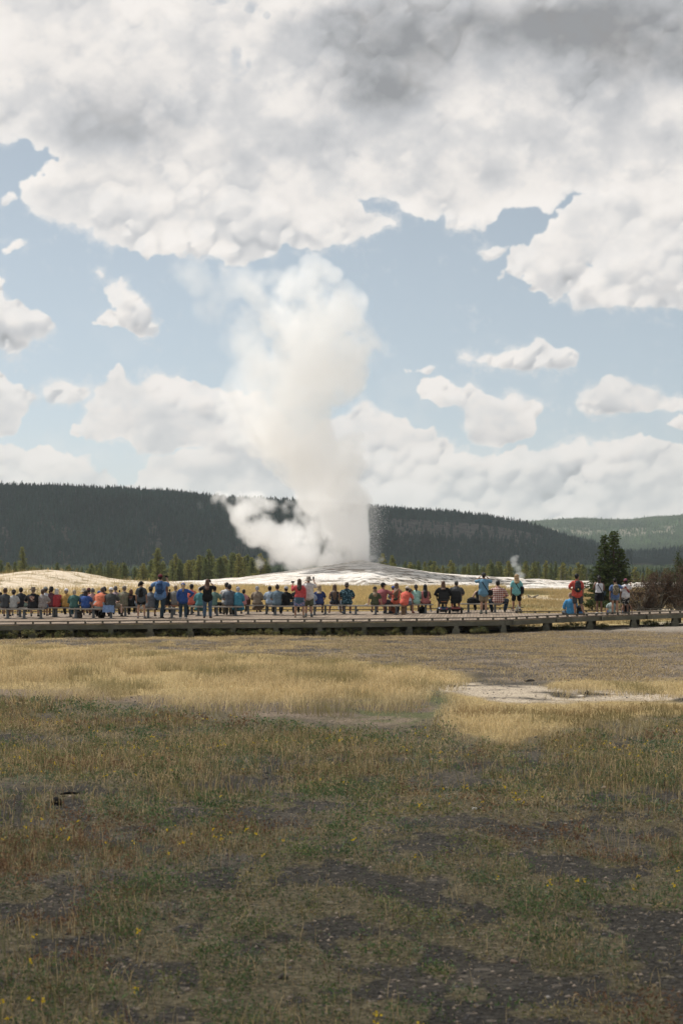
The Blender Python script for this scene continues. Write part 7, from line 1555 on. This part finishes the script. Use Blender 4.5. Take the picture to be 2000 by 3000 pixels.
BL = [(545, 880, 50, .8, 0), (530, 930, 42, .7, 0), (560, 980, 56, .8, 0), (525, 820, 30, .5, 10), (560, 770, 60, .62, 10), (600, 700, 66, .6, 10), (640, 660, 56, .55, 10), (812, 1270, 40, 1.1, 0), (800, 1230, 52, 1.15, 0), (775, 1190, 66, 1.1, 0), (795, 1150, 58, 1.05, 0), (770, 1110, 80, 1.0, 5), (735, 1130, 70, .9, 10), (790, 1075, 66, .95, 0), (720, 1070, 75, .95, 0), (815, 1035, 45, .75, 0), (700, 1020, 90, 1.0, -10), (650, 985, 95, 1.0, 0), (600, 950, 88, .95, 10), (600, 1000, 60, .85, 0),
      (560, 905, 66, .85, 0), (680, 920, 110, 1.0, 10), (610, 860, 90, .9, 0), (700, 860, 115, 1.0, 0), (780, 850, 85, .95, -10), (800, 800, 70, .95, 0), (570, 800, 66, .75, 0), (700, 790, 110, .9, 0), (782, 735, 70, .95, 0), (640, 740, 90, .72, 0), (725, 690, 68, .8, 0), (806, 700, 44, .9, 0), (690, 720, 70, .75, 0), (742, 635, 44, .9, 0), (728, 606, 30, .85, 0), (764, 650, 36, .85, 0), (670, 670, 64, .62, 0), (868, 790, 34, .42, 0),
      (550, 740, 60, .46, 20), (520, 690, 66, .46, 20), (440, 640, 66, .50, 20), (490, 640, 60, .46, 20), (560, 660, 66, .46, 20), (400, 625, 36, .44, 20), (470, 720, 52, .40, 20), (500, 790, 46, .36, 20),
      (760, 1285, 56, 1.0, 0), (700, 1285, 60, .95, 0), (655, 1275, 46, .9, 0), (640, 1245, 48, .85, 0), (600, 1220, 44, .75, 0), (570, 1195, 40, .72, 0), (545, 1170, 34, .62, 0), (530, 1155, 26, .55, 0), (600, 1165, 34, .55, 0), (590, 1150, 30, .48, 0), (660, 1220, 42, .62, 0), (700, 1235, 46, .7, 0), (690, 1165, 40, .52, 0), (655, 1150, 28, .46, 0), (720, 1190, 50, .66, 0), (462, 1168, 20, .42, 0), (640, 1170, 26, .44, 8), (672, 1190, 24, .42, -8), (615, 1140, 20, .40, 6), (575, 1145, 20, .40, -6), (700, 1150, 26, .46, 8), (725, 1160, 24, .5, -8), (505, 1150, 22, .42, 0), (540, 1140, 20, .42, 6), (640, 1300, 28, .62, 0), (600, 1300, 30, .42, 0), (858, 1283, 22, .6, 0), (880, 1292, 16, .5, 0)]
VOX = .155
X, Y, Z, D_, box, (a_, b__, c__) = steam('steam', 440, 1180, 710, 1700, DG, 8.2, VOX, BL, 66, None, .46, 3)
jx = a_ - 62.0; top_ = CZ / (DG / F) - (1470 - HY); bot_ = CZ / (DG / F) - (1650 - HY)
hgt01 = np.clip((c__ - bot_) / (top_ - bot_), 0, 1.4)
# solid water core, straight on its right side
edge_r = 18 + 4 * (vn3(a_ * 0 + 2, c__ / 9, b__ / 30) - .5) - 6 * hgt01
core = sst(edge_r + 7, edge_r - 5, jx) * sst(-46 - 20 * hgt01, -8, jx) * sst(34, 18, np.abs(b__)) * sst(1.25, .75, hgt01 + (vn3(a_ / 9, c__ / 50, b__ / 9) - .5) * .5) * (c__ > bot_)
right_cut = sst(24, 12, jx + 10 * (fbm3(a_ / 22, b__ / 22, c__ / 22, 3) - .5))
D_ = np.where((c__ < top_ - 6) & (c__ > bot_ + 24), D_ * np.clip(right_cut + sst(top_ - 60, top_ + 40, c__), 0, 1), D_)
mist = .13 * sst(8, 20, jx) * sst(66, 30, jx + 10 * hgt01) * sst(20, 8, np.abs(b__)) * sst(1.15, .8, hgt01) * (c__ > bot_ - 6) * (.4 + 1.2 * vn3(a_ / 12, c__ / 30, b__ / 12))
D_ = D_ * (1 - .48 * sst(top_ + 40, top_ + 260, c__)) * (1 - .55 * sst(-190, -330, a_) * sst(top_ + 60, top_ + 260, c__))
D_ = np.maximum(np.maximum(D_ * 1.1, mist), core * 1.3)
tag(gn_volume('steam_plume', D_, box, SM, gey), kind='stuff'); del X, Y, Z, D_, a_, b__, c__, core, right_cut, jx, hgt01
# drops falling on the right of the jet
rs_ = np.random.default_rng(5); n = 5200; u = rs_.random(n) ** 1.15; dx = rs_.gamma(2.0, 13, n) * (1 - .55 * u ** 2) ; dx = np.where(dx > 62, rs_.uniform(0, 60, n), dx) + rs_.normal(0, 1.5, n)
pxs = 1078 + dx; pys = 1478 + u * 172 + (dx / 60) ** 2 * 4; yy_ = DG + rs_.normal(0, 1.2, n); xs = (pxs - 1000) * DG / F; zs = CZ - (pys - HY) * DG / F
t_ = np.array([(1, 0, 0), (0, 1, 0), (-1, 0, 0), (0, -1, 0), (0, 0, 1.3), (0, 0, -1.3)], float); tf = np.array([(0, 1, 4), (1, 2, 4), (2, 3, 4), (3, 0, 4), (1, 0, 5), (2, 1, 5), (3, 2, 5), (0, 3, 5)])
szs = (.006 + .024 * rs_.random(n) ** 5)[:, None, None]
V_ = t_[None] * szs * rs_.uniform(.7, 1.3, (n, 1, 1)) + np.stack([xs, yy_, zs], 1)[:, None]
WDROP = M_('#f2f2f2', .35, 'paint', sc=.1, spec=.6)
tag(npmesh('water_drops', V_.reshape(-1, 3), (tf[None] + (np.arange(n) * 6)[:, None, None]).reshape(-1, 3), WDROP, gey), kind='stuff')
# small fumarole in the wood at right
fm = empty('steam_vent', (0, 0, 0), label='small puff of steam rising before the wood behind the blond woman', cat='steam vent')
X, Y, Z, D2, box2, _ = steam('vent', 1470, 1560, 1618, 1712, 222, 1.6, .14, [(1192, 1322, 12, 1, 0), (1188, 1308, 11, .9, 0), (1182, 1298, 11, .85, 0), (1180, 1288, 12, .8, 0), (1186, 1282, 10, .6, 0), (1196, 1300, 9, .5, 0), (1202, 1318, 9, .6, 0)], 20, None, .5, 8, fine=1.1)
tag(gn_volume('steam_puff', D2, box2, SM, fm), kind='stuff'); del X, Y, Z, D2
# ------------------------------------------------------------------ the air
hz = MB(); hz.box((0, 2400, 95), (5600, 5900, 260)); ho = hz.build('haze'); tag(ho, kind='stuff')
hmt = bpy.data.materials.new('haze_air'); hmt.use_nodes = True; t = hmt.node_tree; t.nodes.clear(); pv = t.nodes.new('ShaderNodeVolumePrincipled'); pv.inputs['Color'].default_value = (.84, .94, 1.0, 1); pv.inputs['Density'].default_value = .00009; pv.inputs['Anisotropy'].default_value = .2
oo = t.nodes.new('ShaderNodeOutputMaterial'); t.links.new(pv.outputs[0], oo.inputs['Volume']); ho.data.materials.append(hmt)
